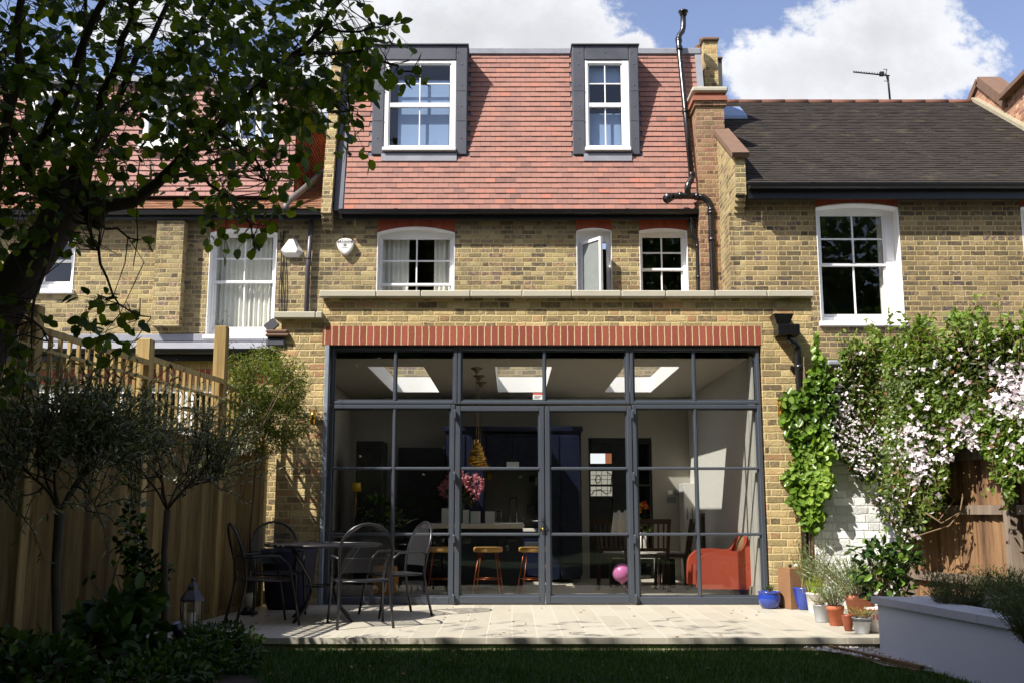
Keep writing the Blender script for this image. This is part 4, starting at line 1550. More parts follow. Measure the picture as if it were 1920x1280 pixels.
mb.tube([P(1297, 328, 15.66), P(1296, 338, 15.62), P(1291, 345, 15.6), P(1289, 352, 15.58), P(1290, 366, Yp)], 0.05, 12)
mb.tube([P(1256, 371, Yp - .02), P(1262, 368, Yp), P(1290, 367, Yp), P(1308, 369, Yp)], 0.045, 12)
mb.tube([P(1251, 373, Yp - .1), P(1253, 371, Yp - .04), P(1260, 370, Yp)], [0.075, 0.075, 0.06], 12)
mb.tube([P(1306, 369, Yp), P(1318, 370, Yp), P(1328, 377, Yp), P(1332.5, 388, Yp), P(1333, 398, Yp), P(1338, 545, 15.6), P(1340, 590, 15.6)], 0.05, 12)
for q in ((1275, 367.3), (1306, 369), (1291, 352)):
    c = P(q[0], q[1], Yp)
    mb.tube([c - Vector((0.03, 0, 0)), c + Vector((0.03, 0, 0))], 0.062, 12)
for q in ((1333, 394), (1333.2, 400), (1335, 450)):
    c = P(q[0], q[1], Yp)
    mb.tube([c - Vector((0, 0, 0.03)), c + Vector((0, 0, 0.03))], 0.06, 12)
mb.build('waste_pipe', M_BLACKP, house)
mb = MB()
Yp = 15.76
mb.tube([P(1294, 402, Yp), P(1297, 412, Yp), P(1298, 436, Yp), P(1301, 445, Yp), P(1306, 450, Yp), P(1308, 460, Yp), P(1310, 545, Yp), P(1311, 590, Yp)], 0.036, 10)
for q in ((1298, 416), (1308, 462), (1309.5, 520)):
    c = P(q[0], q[1], Yp)
    mb.tube([c - Vector((0, 0, 0.025)), c + Vector((0, 0, 0.025))], 0.044, 10)
mb.build('downpipe', M_BLACKP, house)

# ================================================================== EXTENSION DOWNPIPE
mb = MB()
hx0, hx1 = XX(1452, 600, 10.78), XX(1490, 600, 10.78)
hz0, hz1 = ZZ(608, 10.8), ZZ(588, 10.8)
hxc = (hx0 + hx1) / 2
# open hopper: tapering box
V = []
for z_, k, yb in ((hz1, 1.0, 0.20), (hz0, 0.62, 0.16)):
    for sx, yy in ((-1, YE - yb), (1, YE - yb), (1, YE - 0.002), (-1, YE - 0.002)):
        V.append((hxc + sx * (hx1 - hx0) / 2 * k, yy, z_))
V2 = [(hxc + (x - hxc) * 0.88, YE - 0.005 if y > YE - .01 else y + 0.012, z) for x, y, z in V]
mb.add(V + V2, [(0, 1, 5, 4), (1, 2, 6, 5), (3, 0, 4, 7), (8, 12, 13, 9), (9, 13, 14, 10), (11, 15, 12, 8), (0, 8, 9, 1), (1, 9, 10, 2), (3, 11, 8, 0)])
mb.bevbox(XX(1459, 620, 10.8), XX(1501, 620, 10.8), YE - 0.19, YE - 0.002, ZZ(627, 10.8), ZZ(607, 10.8), 0.006)
mb.tube([(XX(1478, 630, 10.9), YE - 0.1, ZZ(624, 10.9)), (XX(1479, 636, 10.9), YE - 0.1, ZZ(636, 10.9)), (XX(1484, 641, 10.9), YE - 0.09, ZZ(641, 10.9)),
         (XX(1492, 644, 10.9), YE - 0.075, ZZ(643, 10.9)), (XX(1497, 650, 10.9), YE - 0.07, ZZ(650, 10.9)), (XX(1498, 665, 10.9), YE - 0.065, ZZ(665, 10.9)),
         (XX(1504, 800, 10.93), YE - 0.055, ZZ(800, 10.93)), (XX(1512, 1110, 10.93), YE - 0.055, 0.02)], 0.04, 12)
for py in (688, 900):
    c = Vector((XX(1498 + (py - 665) * .033, py, 10.93), YE - 0.06, ZZ(py, 10.93)))
    mb.tube([c - Vector((0, 0, .03)), c + Vector((0, 0, .03))], 0.048, 12)
    mb.box(c.x - 0.08, c.x - .03, YE - 0.03, YE - 0.001, c.z - .02, c.z + .02)
mb.build('downpipe', M_BLACKP, ext)

# ================================================================== RIGHT NEIGHBOUR
hr = thing('terraced_house', 'right hand terraced house with dark sooty tiled roof and tall white sash window', 'house', (6.5, YR, 0))
zl_r = ZZ(371, YR)
rx0, rx1 = XX(1533.5, 490, YR), XX(1690, 490, YR)
rzb, rzs, rzc = ZZ(603, YR), ZZ(389, YR), ZZ(381, YR)
rx2 = XX(1921, 490, YR)
XRE = 12.0
ZER = ZZ(358, YR)
mb = MB()
grid_wall(mb, xn1 - 0.0, XRE, 0, ZER, YR, YR + 0.34, [(rx0, rx1, rzb - .06, zl_r), (rx2, rx2 + 1.2, rzb - .06, zl_r)])
mb.box(XX(1370, 500, YR) + .0, xn1, YR + 0.0015, YR + 0.3, 0, zn_b - .22)
mb.box(XRE - .3, XRE, YR + 0.34, YR + 8, 0, ZER)
mb.box(xn1, XRE, YR + 8, YR + 8.3, 0, ZER)
mb.build('wall', M_BRICK_R, hr)
rec = 0.19
Yg = YR + rec + .03
sash_window(hr, rx0, rx1, rzb, rzs, rzc, YR, rec, XX(1541, 500, Yg), XX(1657, 500, Yg), ZZ(589, Yg), ZZ(406, Yg), [XX(1601, 500, Yg)],
            [ZZ(449, Yg)], ZZ(497, Yg), 0.03, zl_r, [(XX(1645, 500, Yg + .2), XX(1672, 500, Yg + .1), M_CURTAIN)])
w_ = rx1 - rx0
sash_window(hr, rx2, rx2 + 1.2, rzb, rzs, rzc, YR, rec, rx2 + .15, rx2 + 1.05, ZZ(589, Yg), ZZ(406, Yg), [rx2 + .6],
            [ZZ(449, Yg)], ZZ(497, Yg), 0.03, zl_r)
Y0r = 14.36
z0r = ZZ(344, Y0r)
sl = 0.712
yr_r = 18.8
for _ in range(30):
    z1r = ZZ(192, yr_r)
    yr_r = Y0r + (z1r - z0r) / sl
xv = XX(1834, 196, yr_r)                # the far verge
mb = MB()
tiles(mb, xn1 + 0.0, xv, Y0r, z0r, z1r - z0r, yr_r - Y0r, 48, 0.17, None, 0.011, 0.015, 0, 0.003)
mb.quad((xn1, Y0r, z0r - .01), (xv, Y0r, z0r - .01), (xv, yr_r, z1r - .01), (xn1, yr_r, z1r - .01), 1)
mb.quad((xv, yr_r, z1r - .01), (xv, yr_r + 4.4, z0r), (xn1, yr_r + 4.4, z0r), (xn1, yr_r, z1r - .01), 1)
rr = mb.build('roof', [M_TILE_DARK, M_DARKROOM], hr)
mb = MB()
x = xn1
while x < xv:
    mb.tube([(x, yr_r, z1r - 0.02), (x + 0.44, yr_r, z1r - .02 + random.uniform(-.004, .004))], 0.07, 10, r=random.random())
    x += 0.445
mb.build('ridge_tile', attr_mat('red_ridge_tile', [(0, lin(92, 62, 50)), (1, lin(128, 84, 66))]), rr)
mb = MB()
sxa, sxb = XX(1352, 218, 17.6), XX(1398, 218, 17.6)
ya = Y0r + (ZZ(225, 17.5) - z0r) / sl
za = z0r + (ya - Y0r) * sl
yb = ya + 0.55
mb.add([(sxa, ya, za + .07), (sxb, ya, za + .07), (sxb, yb, za + .07 + .55 * sl), (sxa, yb, za + .07 + .55 * sl),
        (sxa, ya, za), (sxb, ya, za), (sxb, yb, za + .55 * sl), (sxa, yb, za + .55 * sl)],
       [(0, 1, 2, 3), (4, 5, 1, 0), (5, 6, 2, 1), (7, 4, 0, 3)])
mb.build('roof_light', plain('roof_light_glass', lin(120, 140, 168), 0.08, bump=0, spec=0.8), rr)
gutter(hr, xn1 + .02, XRE, 14.30, ZZ(345, 14.30), r=0.06, drop=0.2)
# verge: mortar fillet, red brick parapet with clay coping
mb = MB()


def rl(y):
    return z0r + (y - Y0r) * sl


pw = 0.34
ysk = 17.45
mb.prism([(ysk, rl(ysk) + .22), (yr_r - .1, z1r + .30), (yr_r + .9, z1r - .2), (yr_r + .9, 3.0), (ysk, 3.0)], xv, xv + pw, axis='x')
mb.prism([(Y0r - .1, 3.0), (Y0r - .1, rl(Y0r) + 2.6), (16.2, ZZ(120, 16.2)), (ysk - .002, ZZ(187, ysk)), (ysk - .002, 3.0)], xv + .002, xv + pw + .3, axis='x')
mb.build('parapet_wall', M_BRICK_RED, hr)
mb = MB()
mb.obox((xv + pw / 2, ysk, rl(ysk) + .30), (xv + pw / 2, yr_r - .1, z1r + .38), pw + .1, .17, (0, 0, 1))
mb.obox((xv + pw / 2, yr_r - .1, z1r + .38), (xv + pw / 2, yr_r + 1.2, z1r - .35), pw + .1, .12, (0, 0, 1))
mb.obox((xv + pw / 2 + .1, ysk + .03, ZZ(187, ysk) + .03), (xv + pw / 2 + .1, 16.2, ZZ(120, 16.2) + .03), pw + .5, .08, (0, 0, 1))
mb.build('parapet_coping', M_TILECAP, hr)
mb = MB()
mb.obox((xv - .06, Y0r, rl(Y0r) + .06), (xv - .06, yr_r, z1r + .06), .14, .06, (0, 0, 1), 0)
mb.build('mortar_fillet', plain('mortar_fillet', lin(150, 142, 120), 0.9, var=0.3, scale=9, bump=0.5), hr)

# aerial on the ridge
ae = thing('tv_aerial', 'thin black television aerial standing on the ridge of the dark roof', 'aerial', (XX(1668, 190, yr_r), yr_r, z1r))
mb = MB()
a0_, a1_ = P(1669, 190, yr_r), P(1664.5, 143, yr_r)
mb.tube([a0_, a1_], 0.02, 8)
mb.build('mast', M_CABLE, ae)
mb = MB()
b0, b1 = P(1600, 135.5, yr_r), P(1668, 142.5, yr_r)
mb.tube([b0, b1], 0.014, 6)
d_ = (b1 - b0)
for k in range(13):
    c = b0 + d_ * (k / 14)
    L_ = 0.09 + 0.004 * k
    mb.tube([c + Vector((-.03, -L_, -.02)), c + Vector((.06, L_, .045))], 0.006, 5)
c = b0 + d_ * 0.80
mb.box(c.x - .05, c.x + .03, c.y - .03, c.y + .03, c.z - .02, c.z + .06)
for s_ in (-1, 1):
    mb.tube([b0 + d_ * .9, b0 + d_ * .9 + Vector((.02, 0, s_ * .12)), b0 + d_ * .9 + Vector((.02 + .05, .1, s_ * .12 + .03))], 0.007, 5)
    mb.tube([b0 + d_ * .9 + Vector((.02 - .1, -.1, s_ * .12 - .04)), b0 + d_ * .9 + Vector((.02, 0, s_ * .12))], 0.007, 5)
mb.build('antenna', M_CABLE, ae)

# neighbour's low extension hidden behind the climber
ne = thing('rear_extension', 'low neighbouring extension half hidden behind the flowering climber', 'house extension', (6, 12.5, 0))
mb = MB()
zne = ZZ(684, 12.2)
mb.box(XX(1560, 680, 12.2), XRE, 12.2, YR, 0, zne - .02)
mb.build('wall', M_BRICK_R, ne)
mb = MB()
mb.bevbox(XX(1552, 680, 12.1), XRE, 12.1, YR, zne - .02, zne + .05, .02)
mb.build('flat_roof', M_LEAD_PALE, ne)

# ================================================================== LEFT NEIGHBOUR
hl = thing('terraced_house', 'left hand terraced house with pale tile hung box dormer seen through the tree', 'house', (-6.5, YM, 0))
XLE = -13.0
zl_l = ZZ(424, YM)
lx0, lx1 = XX(390, 530, YM), XX(517, 530, YM)
lzb, lzs, lzc = ZZ(628, YM), ZZ(437, YM), ZZ(428, YM)
mx0, mx1 = XX(60, 500, YM), XX(139, 500, YM)
ZEL = ZZ(404, YM)
mb = MB()
grid_wall(mb, XLE, xm_l - 0.001, 0, ZEL, YM + 0.004, YM + 0.34, [(lx0, lx1, lzb - .06, ZZ(412, YM)), (mx0, mx1, ZZ(543, YM) - .06, ZZ(430, YM))])
mb.box(XX(290, 500, YM - .2), XX(341, 500, YM - .2), YM - 0.2, YM + .01, ZZ(611, YM - .2), ZZ(414, YM - .2))
mb.box(XLE, XLE + .3, YM + 0.34, YM + 8, 0, ZEL)
mb.box(XLE, xm_l - .001, YM + 8, YM + 8.3, 0, ZEL)
mb.build('wall', M_BRICK, hl)
rec = 0.16
Yg = YM + rec + .03
sash_window(hl, lx0, lx1, lzb, lzs, lzc, YM, rec, XX(405, 530, Yg), XX(510, 530, Yg), ZZ(613, Yg), ZZ(446, Yg), [XX(458, 530, Yg)],
            [ZZ(486, Yg)], ZZ(529, Yg), 0.03, ZZ(412, YM), [(XX(400, 530, Yg), XX(514, 530, Yg + .1), M_CURTAIN)])
mzb = ZZ(543, YM)
sash_window(hl, mx0, mx1, mzb, ZZ(445, YM), ZZ(438, YM), YM, rec, XX(85, 500, Yg), XX(133, 500, Yg), ZZ(528, Yg), ZZ(456, Yg), [],
            [], ZZ(490, Yg), 0.03, ZZ(430, YM), None, plain('pale_room', lin(150, 158, 170), .8, bump=0))
gutter(hl, XLE, XX(602, 398, 15.66), 15.66, ZZ(396, 15.66), r=0.05, drop=0.12)
# roof skirt and box dormer
Y0l = 15.72
z0l = ZZ(393, Y0l)
sll = 0.55
mb = MB()
xsk = px0 - 0.005
tiles(mb, XLE, xsk, Y0l, z0l, 0.50, 0.50 / sll, 8, 0.166, None, 0.013, 0.02)
mb.quad((XLE, Y0l, z0l - .01), (xsk, Y0l, z0l - .01), (xsk, Y0l + 6, z0l + 6 * sll), (XLE, Y0l + 6, z0l + 6 * sll), 1)
xdr = XX(553, 300, 16.2)
tiles(mb, xdr, xsk, Y0l + .50 / sll, z0l + .5, 2.4, 2.4 / sll, 40, 0.166, None, 0.013, 0.02)
rl_ = mb.build('roof', [M_TILE_BROWN, M_LEAD], hl)
mb = MB()
Yd2 = 16.2
zd0, zd1 = ZZ(368, Yd2), ZZ(160, Yd2)
wins = [(XX(60, 220, Yd2), XX(200, 220, Yd2)), (XX(270, 220, Yd2), XX(345, 220, Yd2)), (XX(412, 220, Yd2), XX(522, 220, Yd2))]
zw0, zw1 = ZZ(272, Yd2), ZZ(172, Yd2)


def in_w(x, z):
    return any(a - .04 < x < b + .04 and z > zw0 - .12 for a, b in wins)


tiles(mb, XLE, xdr, Yd2, zd0, zd1 - zd0, 0.001, 22, 0.166, in_w, 0.013, 0.02, 0)
# cheek (tile hung side)
gg = (zd1 - zd0) / 22
for k in range(22):
    y = Yd2
    while y < Yd2 + 4:
        z_ = zd0 + k * gg
        V = [(xdr + .022, y, z_), (xdr + .022, y + .16, z_), (xdr + .004, y + .16, z_ + gg * 1.1), (xdr + .004, y, z_ + gg * 1.1), (xdr + .008, y, z_), (xdr + .008, y + .16, z_)]
        mb.add(V, [(0, 1, 2, 3), (4, 5, 1, 0)], 2, random.random())
        y += .166
grid_wall(mb, XLE, xdr + .002, zd0, zd1, Yd2 + .012, Yd2 + .2, [(a, b, zw0, zw1) for a, b in wins], 1)
mb.box(xdr - .2, xdr + .002, Yd2 + .2, Yd2 + 4, zd0, zd1, 1)
mb.bevbox(XLE, xdr + .1, Yd2 - .1, Yd2 + 4.2, zd1, zd1 + .13, .03, 3)
dl_ = mb.build('dormer', [M_TILE_PINK, M_LEAD, attr_mat('orange_side_tile', [(0, lin(130, 60, 36)), (1, lin(176, 88, 54))]), M_LEAD_PALE], hl)
for a, b in wins:
    mb = MB()
    mb.bevbox(a, a + .09, Yd2 - .02, Yd2 + .08, zw0, zw1, .005)
    mb.bevbox(b - .09, b, Yd2 - .02, Yd2 + .08, zw0, zw1, .005)
    mb.bevbox(a + .09, b - .09, Yd2 - .02, Yd2 + .08, zw1 - .08, zw1, .005)
    mb.bevbox(a + .09, b - .09, Yd2 - .02, Yd2 + .08, zw0, zw0 + .1, .005)
    mb.bevbox(a - .05, b + .05, Yd2 - .10, Yd2 - .02, zw0 - .1, zw0 - .02, .005)
    n = 2 if b - a > .8 else 1
    for k in range(1, n + 1):
        xx_ = a + (b - a) * k / (n + 1)
        mb.bevbox(xx_ - .045, xx_ + .045, Yd2, Yd2 + .06, zw0 + .1, zw1 - .08, .005)
    mb.bevbox(a + .09, b - .09, Yd2 + .005, Yd2 + .05, zw1 - .40, zw1 - .35, .005)
    mb.build('window_frame', M_WHITE, dl_)
    g = MB()
    g.box(a + .05, b - .05, Yd2 + .03, Yd2 + .034, zw0 + .05, zw1 - .05)
    g.build('pane', M_GLASS_OLD, dl_)
    g = MB()
    g.box(a, b, Yd2 + .25, Yd2 + .26, zw0, zw1)
    g.build('blind', M_NET, dl_)
# pipes
mb = MB()
mb.tube([P(536, 394, 15.62), P(536, 386, 15.66), P(541, 378, 15.75), P(575, 350, 16.3), P(606, 322, 16.9)], 0.05, 10)
mb.build('roof_downpipe', plain('grey_pipe', lin(96, 92, 92), .5, bump=0), hl)
mb = MB()
Yp = YM - .07
mb.tube([(XX(581, 500, Yp), Yp, ZZ(412, Yp)), (XX(577.5, 500, Yp), Yp, ZZ(500, Yp)), (XX(577.5, 500, Yp), Yp, ZZ(640, Yp))], 0.04, 10)
mb.tube([(XX(577.5, 500, Yp), Yp, ZZ(486, Yp)), (XX(577.5, 500, Yp), Yp, ZZ(483, Yp))], 0.048, 10)
mb.build('downpipe', plain('grey_black_pipe', lin(66, 62, 66), .4, bump=0), hl)
mb = MB()
for k, xq in enumerate((526, 529.5, 534)):
    pts = []
    for i in range(9):
        t = i / 8
        py = 435 + 160 * t
        pts.append(P(xq + 2 * math.sin(t * 6 + k * 2) - 1 * t, py, YM - .02))
    mb.tube(pts, 0.008, 5)
mb.build('cable', M_CABLE, hl)

# left neighbour's extension
le = thing('rear_extension', 'left neighbouring extension with lead roof and white frames seen through the trellis', 'house extension', (-6, 13, 0))
YL = 13.0
zf, zg = ZZ(641, YM), ZZ(657, YL - .1)
mb = MB()
xr_l = xl_low - .03
zb0, zb1 = ZZ(718, YL), ZZ(692, YL)
grid_wall(mb, XLE, xr_l, 0, zg - .05, YL, YL + .3, [(-7.6, -3.3, 0, zb0)])
mb.build('wall', M_BRICK, le)
mb = MB()
mb.box(-8.0, -3.0, YL - .006, YL + .05, zb0, zb1)
mb.build('soldier_course', M_SOLDIER, le)
mb = MB()
mb.add([(XLE, YL - .15, zg), (xr_l, YL - .15, zg), (xr_l, YM - .002, zf), (XLE, YM - .002, zf)], [(0, 1, 2, 3)])
mb.add([(XLE, YL - .15, zg - .05), (xr_l, YL - .15, zg - .05), (xr_l, YM - .002, zf - .05), (XLE, YM - .002, zf - .05)], [(3, 2, 1, 0)])
mb.bevbox(XLE, xr_l, YM - .05, YM - .003, zf, zf + .12, .01)
mb.build('lead_roof', M_LEAD_PALE, le)
gutter(le, XLE, xr_l, YL - .16, zg + .01, r=.05, drop=.14)
mb = MB()
nb = 5
for i in range(nb):
    a = -7.6 + 4.3 * i / nb
    b = a + 4.3 / nb
    mb.bevbox(a, a + .1, YL + .05, YL + .12, 0, zb0, .005)
    mb.bevbox(b - .1, b, YL + .05, YL + .12, 0, zb0, .005)
    mb.bevbox(a + .1, b - .1, YL + .05, YL + .12, zb0 - .12, zb0, .005)
    mb.bevbox(a + .1, b - .1, YL + .05, YL + .12, 0, .9, .005)
fr = mb.build('window', M_WHITE, le)
g = MB()
g.box(-7.5, -3.35, YL + .08, YL + .086, 0.5, zb0 - .05)
g.build('pane', M_GLASS_OLD, fr)
g = MB()
g.box(-7.6, -3.3, YL + 2, YL + 2.02, 0, zb0)
g.build('room_lining', M_DARKROOM, fr)

# ================================================================== ALARM BOXES, WALL LAMP
al = thing('alarm_box', 'white shield shaped alarm box with dark lettering on the middle house wall', 'alarm box', P(649, 464, YM - .01))
c = P(648.5, 464, YM)
S = 16.7 / F                            # metres per photograph pixel at that wall


def shield(k, cx_, cz_):
    pts = []
    T = [(-15.5, 8), (-11, 12.5), (-5, 15), (0, 15.6), (5, 15), (11, 12.5), (15.5, 8), (15.2, 2), (12.5, -5), (8, -11), (3.5, -14.8), (0, -16.5),
         (-3.5, -14.8), (-8, -11), (-12.5, -5), (-15.2, 2)]
    for a, b in T:
        pts.append((cx_ + a * S * k, cz_ + b * S * k))
    return pts


mb = MB()
s0, s1 = shield(1.0, c.x, c.z), shield(0.9, c.x, c.z + .003)
n = len(s0)
V = [(a, YM - .002, b) for a, b in s0] + [(a, YM - .07, b) for a, b in s0] + [(a, YM - .09, b) for a, b in s1]
Fs = [tuple(range(2 * n, 3 * n))[::1]]
for i in range(n):
    j = (i + 1) % n
    Fs += [(i, j, j + n, i + n), (i + n, j + n, j + 2 * n, i + 2 * n)]
mb.add(V, Fs)
mb.build('alarm_cover', M_ALARM, al)
mb = MB()
b0_, b1_ = shield(0.82, c.x, c.z + .004), shield(0.78, c.x, c.z + .004)
for i in range(n):
    j = (i + 1) % n
    mb.add([(b0_[i][0], YM - .0915, b0_[i][1]), (b0_[j][0], YM - .0915, b0_[j][1]), (b1_[j][0], YM - .0915, b1_[j][1]), (b1_[i][0], YM - .0915, b1_[i][1])], [(0, 1, 2, 3)])
mb.box(c.x - .024, c.x + .024, YM - .0925, YM - .091, c.z - .008, c.z + .032)
mb.box(c.x - .045, c.x + .045, YM - .0925, YM - .091, c.z - .032, c.z - .024)
mb.box(c.x - .095, c.x + .095, YM - .0925, YM - .091, c.z + .041, c.z + .045)
mb.build('printed_mark', M_GREYINK, al)


def lettering(txt, parent, loc, size, mat, extr=0.001, sp=1.15):
    cu = bpy.data.curves.new('lettering', 'FONT')
    cu.body = txt
    cu.size = size
    cu.extrude = extr
    cu.align_x = 'CENTER'
    cu.align_y = 'CENTER'
    cu.space_character = sp
    cu.offset = size * 0.012
    cu.materials.append(mat)
    tmp = bpy.data.objects.new('lettering_outline', cu)
    me = bpy.data.meshes.new_from_object(tmp)
    bpy.data.objects.remove(tmp)
    me.name = 'lettering'
    o = bpy.data.objects.new('lettering', me)
    col.objects.link(o)
    o.parent = parent
    o.location = Vector(loc) - root_loc(parent)
    o.rotation_euler = (R(90), 0, 0)
    return o


lettering('BANHAM', al, (c.x, YM - .0925, c.z + .068), 0.056, M_INK)

al2 = thing('alarm_box', 'white pyramid shaped alarm box beside the grey downpipe of the left house', 'alarm box', P(549, 466, YM - .01))
mb = MB()
cx_, cz_ = P(548, 466, YM).x, P(548, 466, YM).z
back_ = [(-6, 17.5), (6, 17.5), (21, -7), (14, -17), (-13, -17), (-20, -7)]
frt = [(-4.5, 15), (3.5, 15.5), (12.5, -5), (9.5, -11), (-12, -11), (-19, -6)]
V = [(cx_ + a * S, YM - .002, cz_ + b * S) for a, b in back_] + [(cx_ + a * S * .95, YM - .10, cz_ + b * S * .95) for a, b in frt]
n = 6
Fs = [tuple(range(n, 2 * n))] + [(i, (i + 1) % n, (i + 1) % n + n, i + n) for i in range(n)]
mb.add(V, Fs)
mb.build('alarm_cover', M_ALARM, al2)
mb = MB()
for k, (a, b, w_) in enumerate(((-10, -4.6, 13), (-8.5, -8, 11))):
    for i in range(7):
        xa = cx_ + (a + w_ * i / 7) * S
        mb.box(xa, xa + w_ / 7 * S * .6, YM - .1015, YM - .0995, cz_ + (b - .5) * S, cz_ + (b + .45) * S)
mb.build('printed_mark', M_GREYINK, al2)

wl = thing('wall_light', 'small brass cylinder wall light on the brick pier beside the climber', 'wall light', P(1464, 765, YE))
mb = MB()
c = P(1464, 765, YE - .07)
mb.tube([(c.x, c.y, ZZ(779, c.y)), (c.x, c.y, ZZ(751, c.y))], 0.03, 16)
mb.box(c.x - .015, c.x + .015, c.y + .02, YE, c.z - .03, c.z + .03)
mb.build('lamp_body', M_BRASS, wl)
wl2 = thing('wall_light', 'small brass cylinder wall light on the left brick pier', 'wall light', P(590, 765, YE))
mb = MB()
c = P(587, 782, YE - .07)
mb.tube([(c.x, c.y, c.z - .08), (c.x, c.y, c.z + .08)], 0.03, 16)
mb.box(c.x - .015, c.x + .015, c.y + .02, YE + .011, c.z - .03, c.z + .03)
mb.build('lamp_body', M_BRASS, wl2)

# ================================================================== INTERIOR THINGS
def bx(mb, pxa, pxb, ya, yb, Y, dep, mi=0, b=0.006, z0=None, z1=None):
    """Box whose front face fills photograph columns pxa..pxb and rows ya..yb at distance Y."""
    pm = (ya + yb) / 2
    mb.bevbox(XX(pxa, pm, Y), XX(pxb, pm, Y), Y, Y + dep, ZZ(yb, Y) if z0 is None else z0, ZZ(ya, Y) if z1 is None else z1, b, mi)


YK = 14.35
t_ = thing('tall_cabinet', 'tall navy blue kitchen cabinets framing a grey splashback alcove', 'cabinet', (0, YK, 0))
zt = ZZ(808, YK)
mb = MB()
bx(mb, 835, 909, 808, 1092, YK, YB - YK - .01, z0=0.1)
bx(mb, 1010, 1091, 808, 1092, YK, YB - YK - .01, z0=0.1)
mb.build('cabinet_body', M_NAVY, t_)
mb = MB()
mb.bevbox(XX(835, 900, YK) - .03, XX(1094, 900, YK), YK - .03, YB - .01, zt, zt + .07, .01)
mb.build('cornice', M_NAVY, t_)
mb = MB()
bx(mb, 909.5, 1009.5, 812, 880, YK + .02, YB - YK - .04)
mb.build('upper_cabinet', M_NAVY, t_)
mb = MB()
for a, b in ((838, 871), (874, 906), (1013, 1049), (1052, 1088)):
    bx(mb, a, b, 816, 1085, YK - .018, .017)
for a, b in ((912, 958), (961, 1007)):
    bx(mb, a, b, 818, 876, YK + .002, .017)
mb.build('cabinet_door', M_NAVY, t_)
t_ = thing('splashback', 'pale grey splashback with small magnets and cards pinned on it', 'splashback', (0, 15.0, 0))
mb = MB()
bx(mb, 910, 1009, 880, 1000, 15.05, .1)
mb.build('splashback_panel', M_SPLASH, t_)
mb = MB()
for a, b, c, d, m_ in ((914, 921, 887, 898, 1), (973, 979, 891, 895, 0), (992, 1004, 891, 902, 2), (1003, 1012, 893, 909, 0), (950, 973, 865, 876, 0)):
    bx(mb, a, b, c, d, 15.03 if c > 870 else YK - .03, .012, m_, .001)
bx(mb, 928, 931, 909, 918, 15.02, .02, 3, .001)
mb.build('pinned_card', [M_PAPER, M_YELLOW, M_DARKCAB, M_REDPAINT], t_)
t_ = thing('kitchen_worktop', 'white rear kitchen worktop with steel appliance catching the sun', 'worktop', (0, 14.5, 0))
mb = MB()
bx(mb, 909.5, 1009.5, 990, 996, 14.5, .6, 0)
bx(mb, 909.5, 1009.5, 997, 1090, 14.55, .55, 1, z0=.08)
bx(mb, 984, 1009, 1015, 1030, 14.53, .02, 2)
mb.build('worktop_run', [M_COUNTER, M_NAVY, M_PEWTER], t_)
mb = MB()
bx(mb, 988, 1005, 946, 974, 14.8, .15, 0)
mb.build('appliance', M_DARKCAB, t_)
mb = MB()
for xq in (956, 969):
    a_ = P(xq, 990, 14.7)
    mb.tube([a_, P(xq, 933, 14.7)], 0.01, 8)
mb.tube([P(956, 933, 14.7), P(969, 933, 14.7)], 0.01, 8)
mb.build('tap', M_PEWTER, t_)

t_ = thing('kitchen_island', 'navy kitchen island with a thick white worktop', 'kitchen island', (0, 12.8, 0))
YI = 12.7
mb = MB()
bx(mb, 790, 983, 981, 990, YI - .1, 0.95)
mb.build('worktop', M_COUNTER, t_)
mb = MB()
bx(mb, 857, 981, 991, 1112, YI + .12, 0.65, z0=0.06)
mb.box(XX(795, 1050, YI), XX(803, 1050, YI), YI, YI + .8, 0, ZZ(990.5, YI))
mb.box(XX(803, 1050, YI), XX(857, 1050, YI) + .02, YI + .5, YI + .52, 0, ZZ(990.5, YI))
mb.build('island_body', M_NAVY, t_)
mb = MB()
bx(mb, 867, 883, 1008, 1020, YI + .10, .02, 0)
bx(mb, 951, 969, 1009, 1015, YI + .09, .03, 0)
mb.build('socket_plate', M_PEWTER, t_)
zit = ZZ(981, YI - .1)


def stool(loc, rz, label):
    t_ = thing('bar_stool', label, 'bar stool', (0, 0, 0), 'bar stools at the kitchen island')
    zs = ZZ(1025.5, 12.0)
    mb = MB()
    mb.lathe([(0.0, zs - .055), (0.155, zs - .055), (0.17, zs - .045), (0.17, zs - .01), (0.16, zs), (0.0, zs)], (0, 0, 0), 24)
    mb.build('seat', M_OAK, t_)
    for sx in (-1, 1):
        for sy in (-1, 1):
            mb = MB()
            mb.tube([(sx * .09, sy * .09, zs - .05), (sx * .13, sy * .13, .25), (sx * .16, sy * .16, 0.008)], .0075, 6)
            mb.build('leg', M_COPPER, t_)
    mb = MB()
    q = [(-.13, -.13, .2), (.13, -.13, .2), (.13, .13, .2), (-.13, .13, .2)]
    for i in range(4):
        mb.tube([q[i], q[(i + 1) % 4]], .006, 6)
    mb.build('footrest', M_COPPER, t_)
    t_.location = loc
    t_.rotation_euler[2] = rz
    return t_


s0_ = stool((XX(827, 1030, 12.0), 12.05, 0.003), 0.1, 'oak topped copper stool left of the first door mullion')
for px_, rz, lb in ((915, -.1, 'oak topped copper stool seen whole through the left glazed door'), (1000, .2, 'oak topped stool at the bright right end of the island')):
    c_ = copy_tree(s0_)
    c_.location = (XX(px_, 1030, 12.0), 12.05, 0.003)
    c_.rotation_euler[2] = rz
    c_['label'] = lb

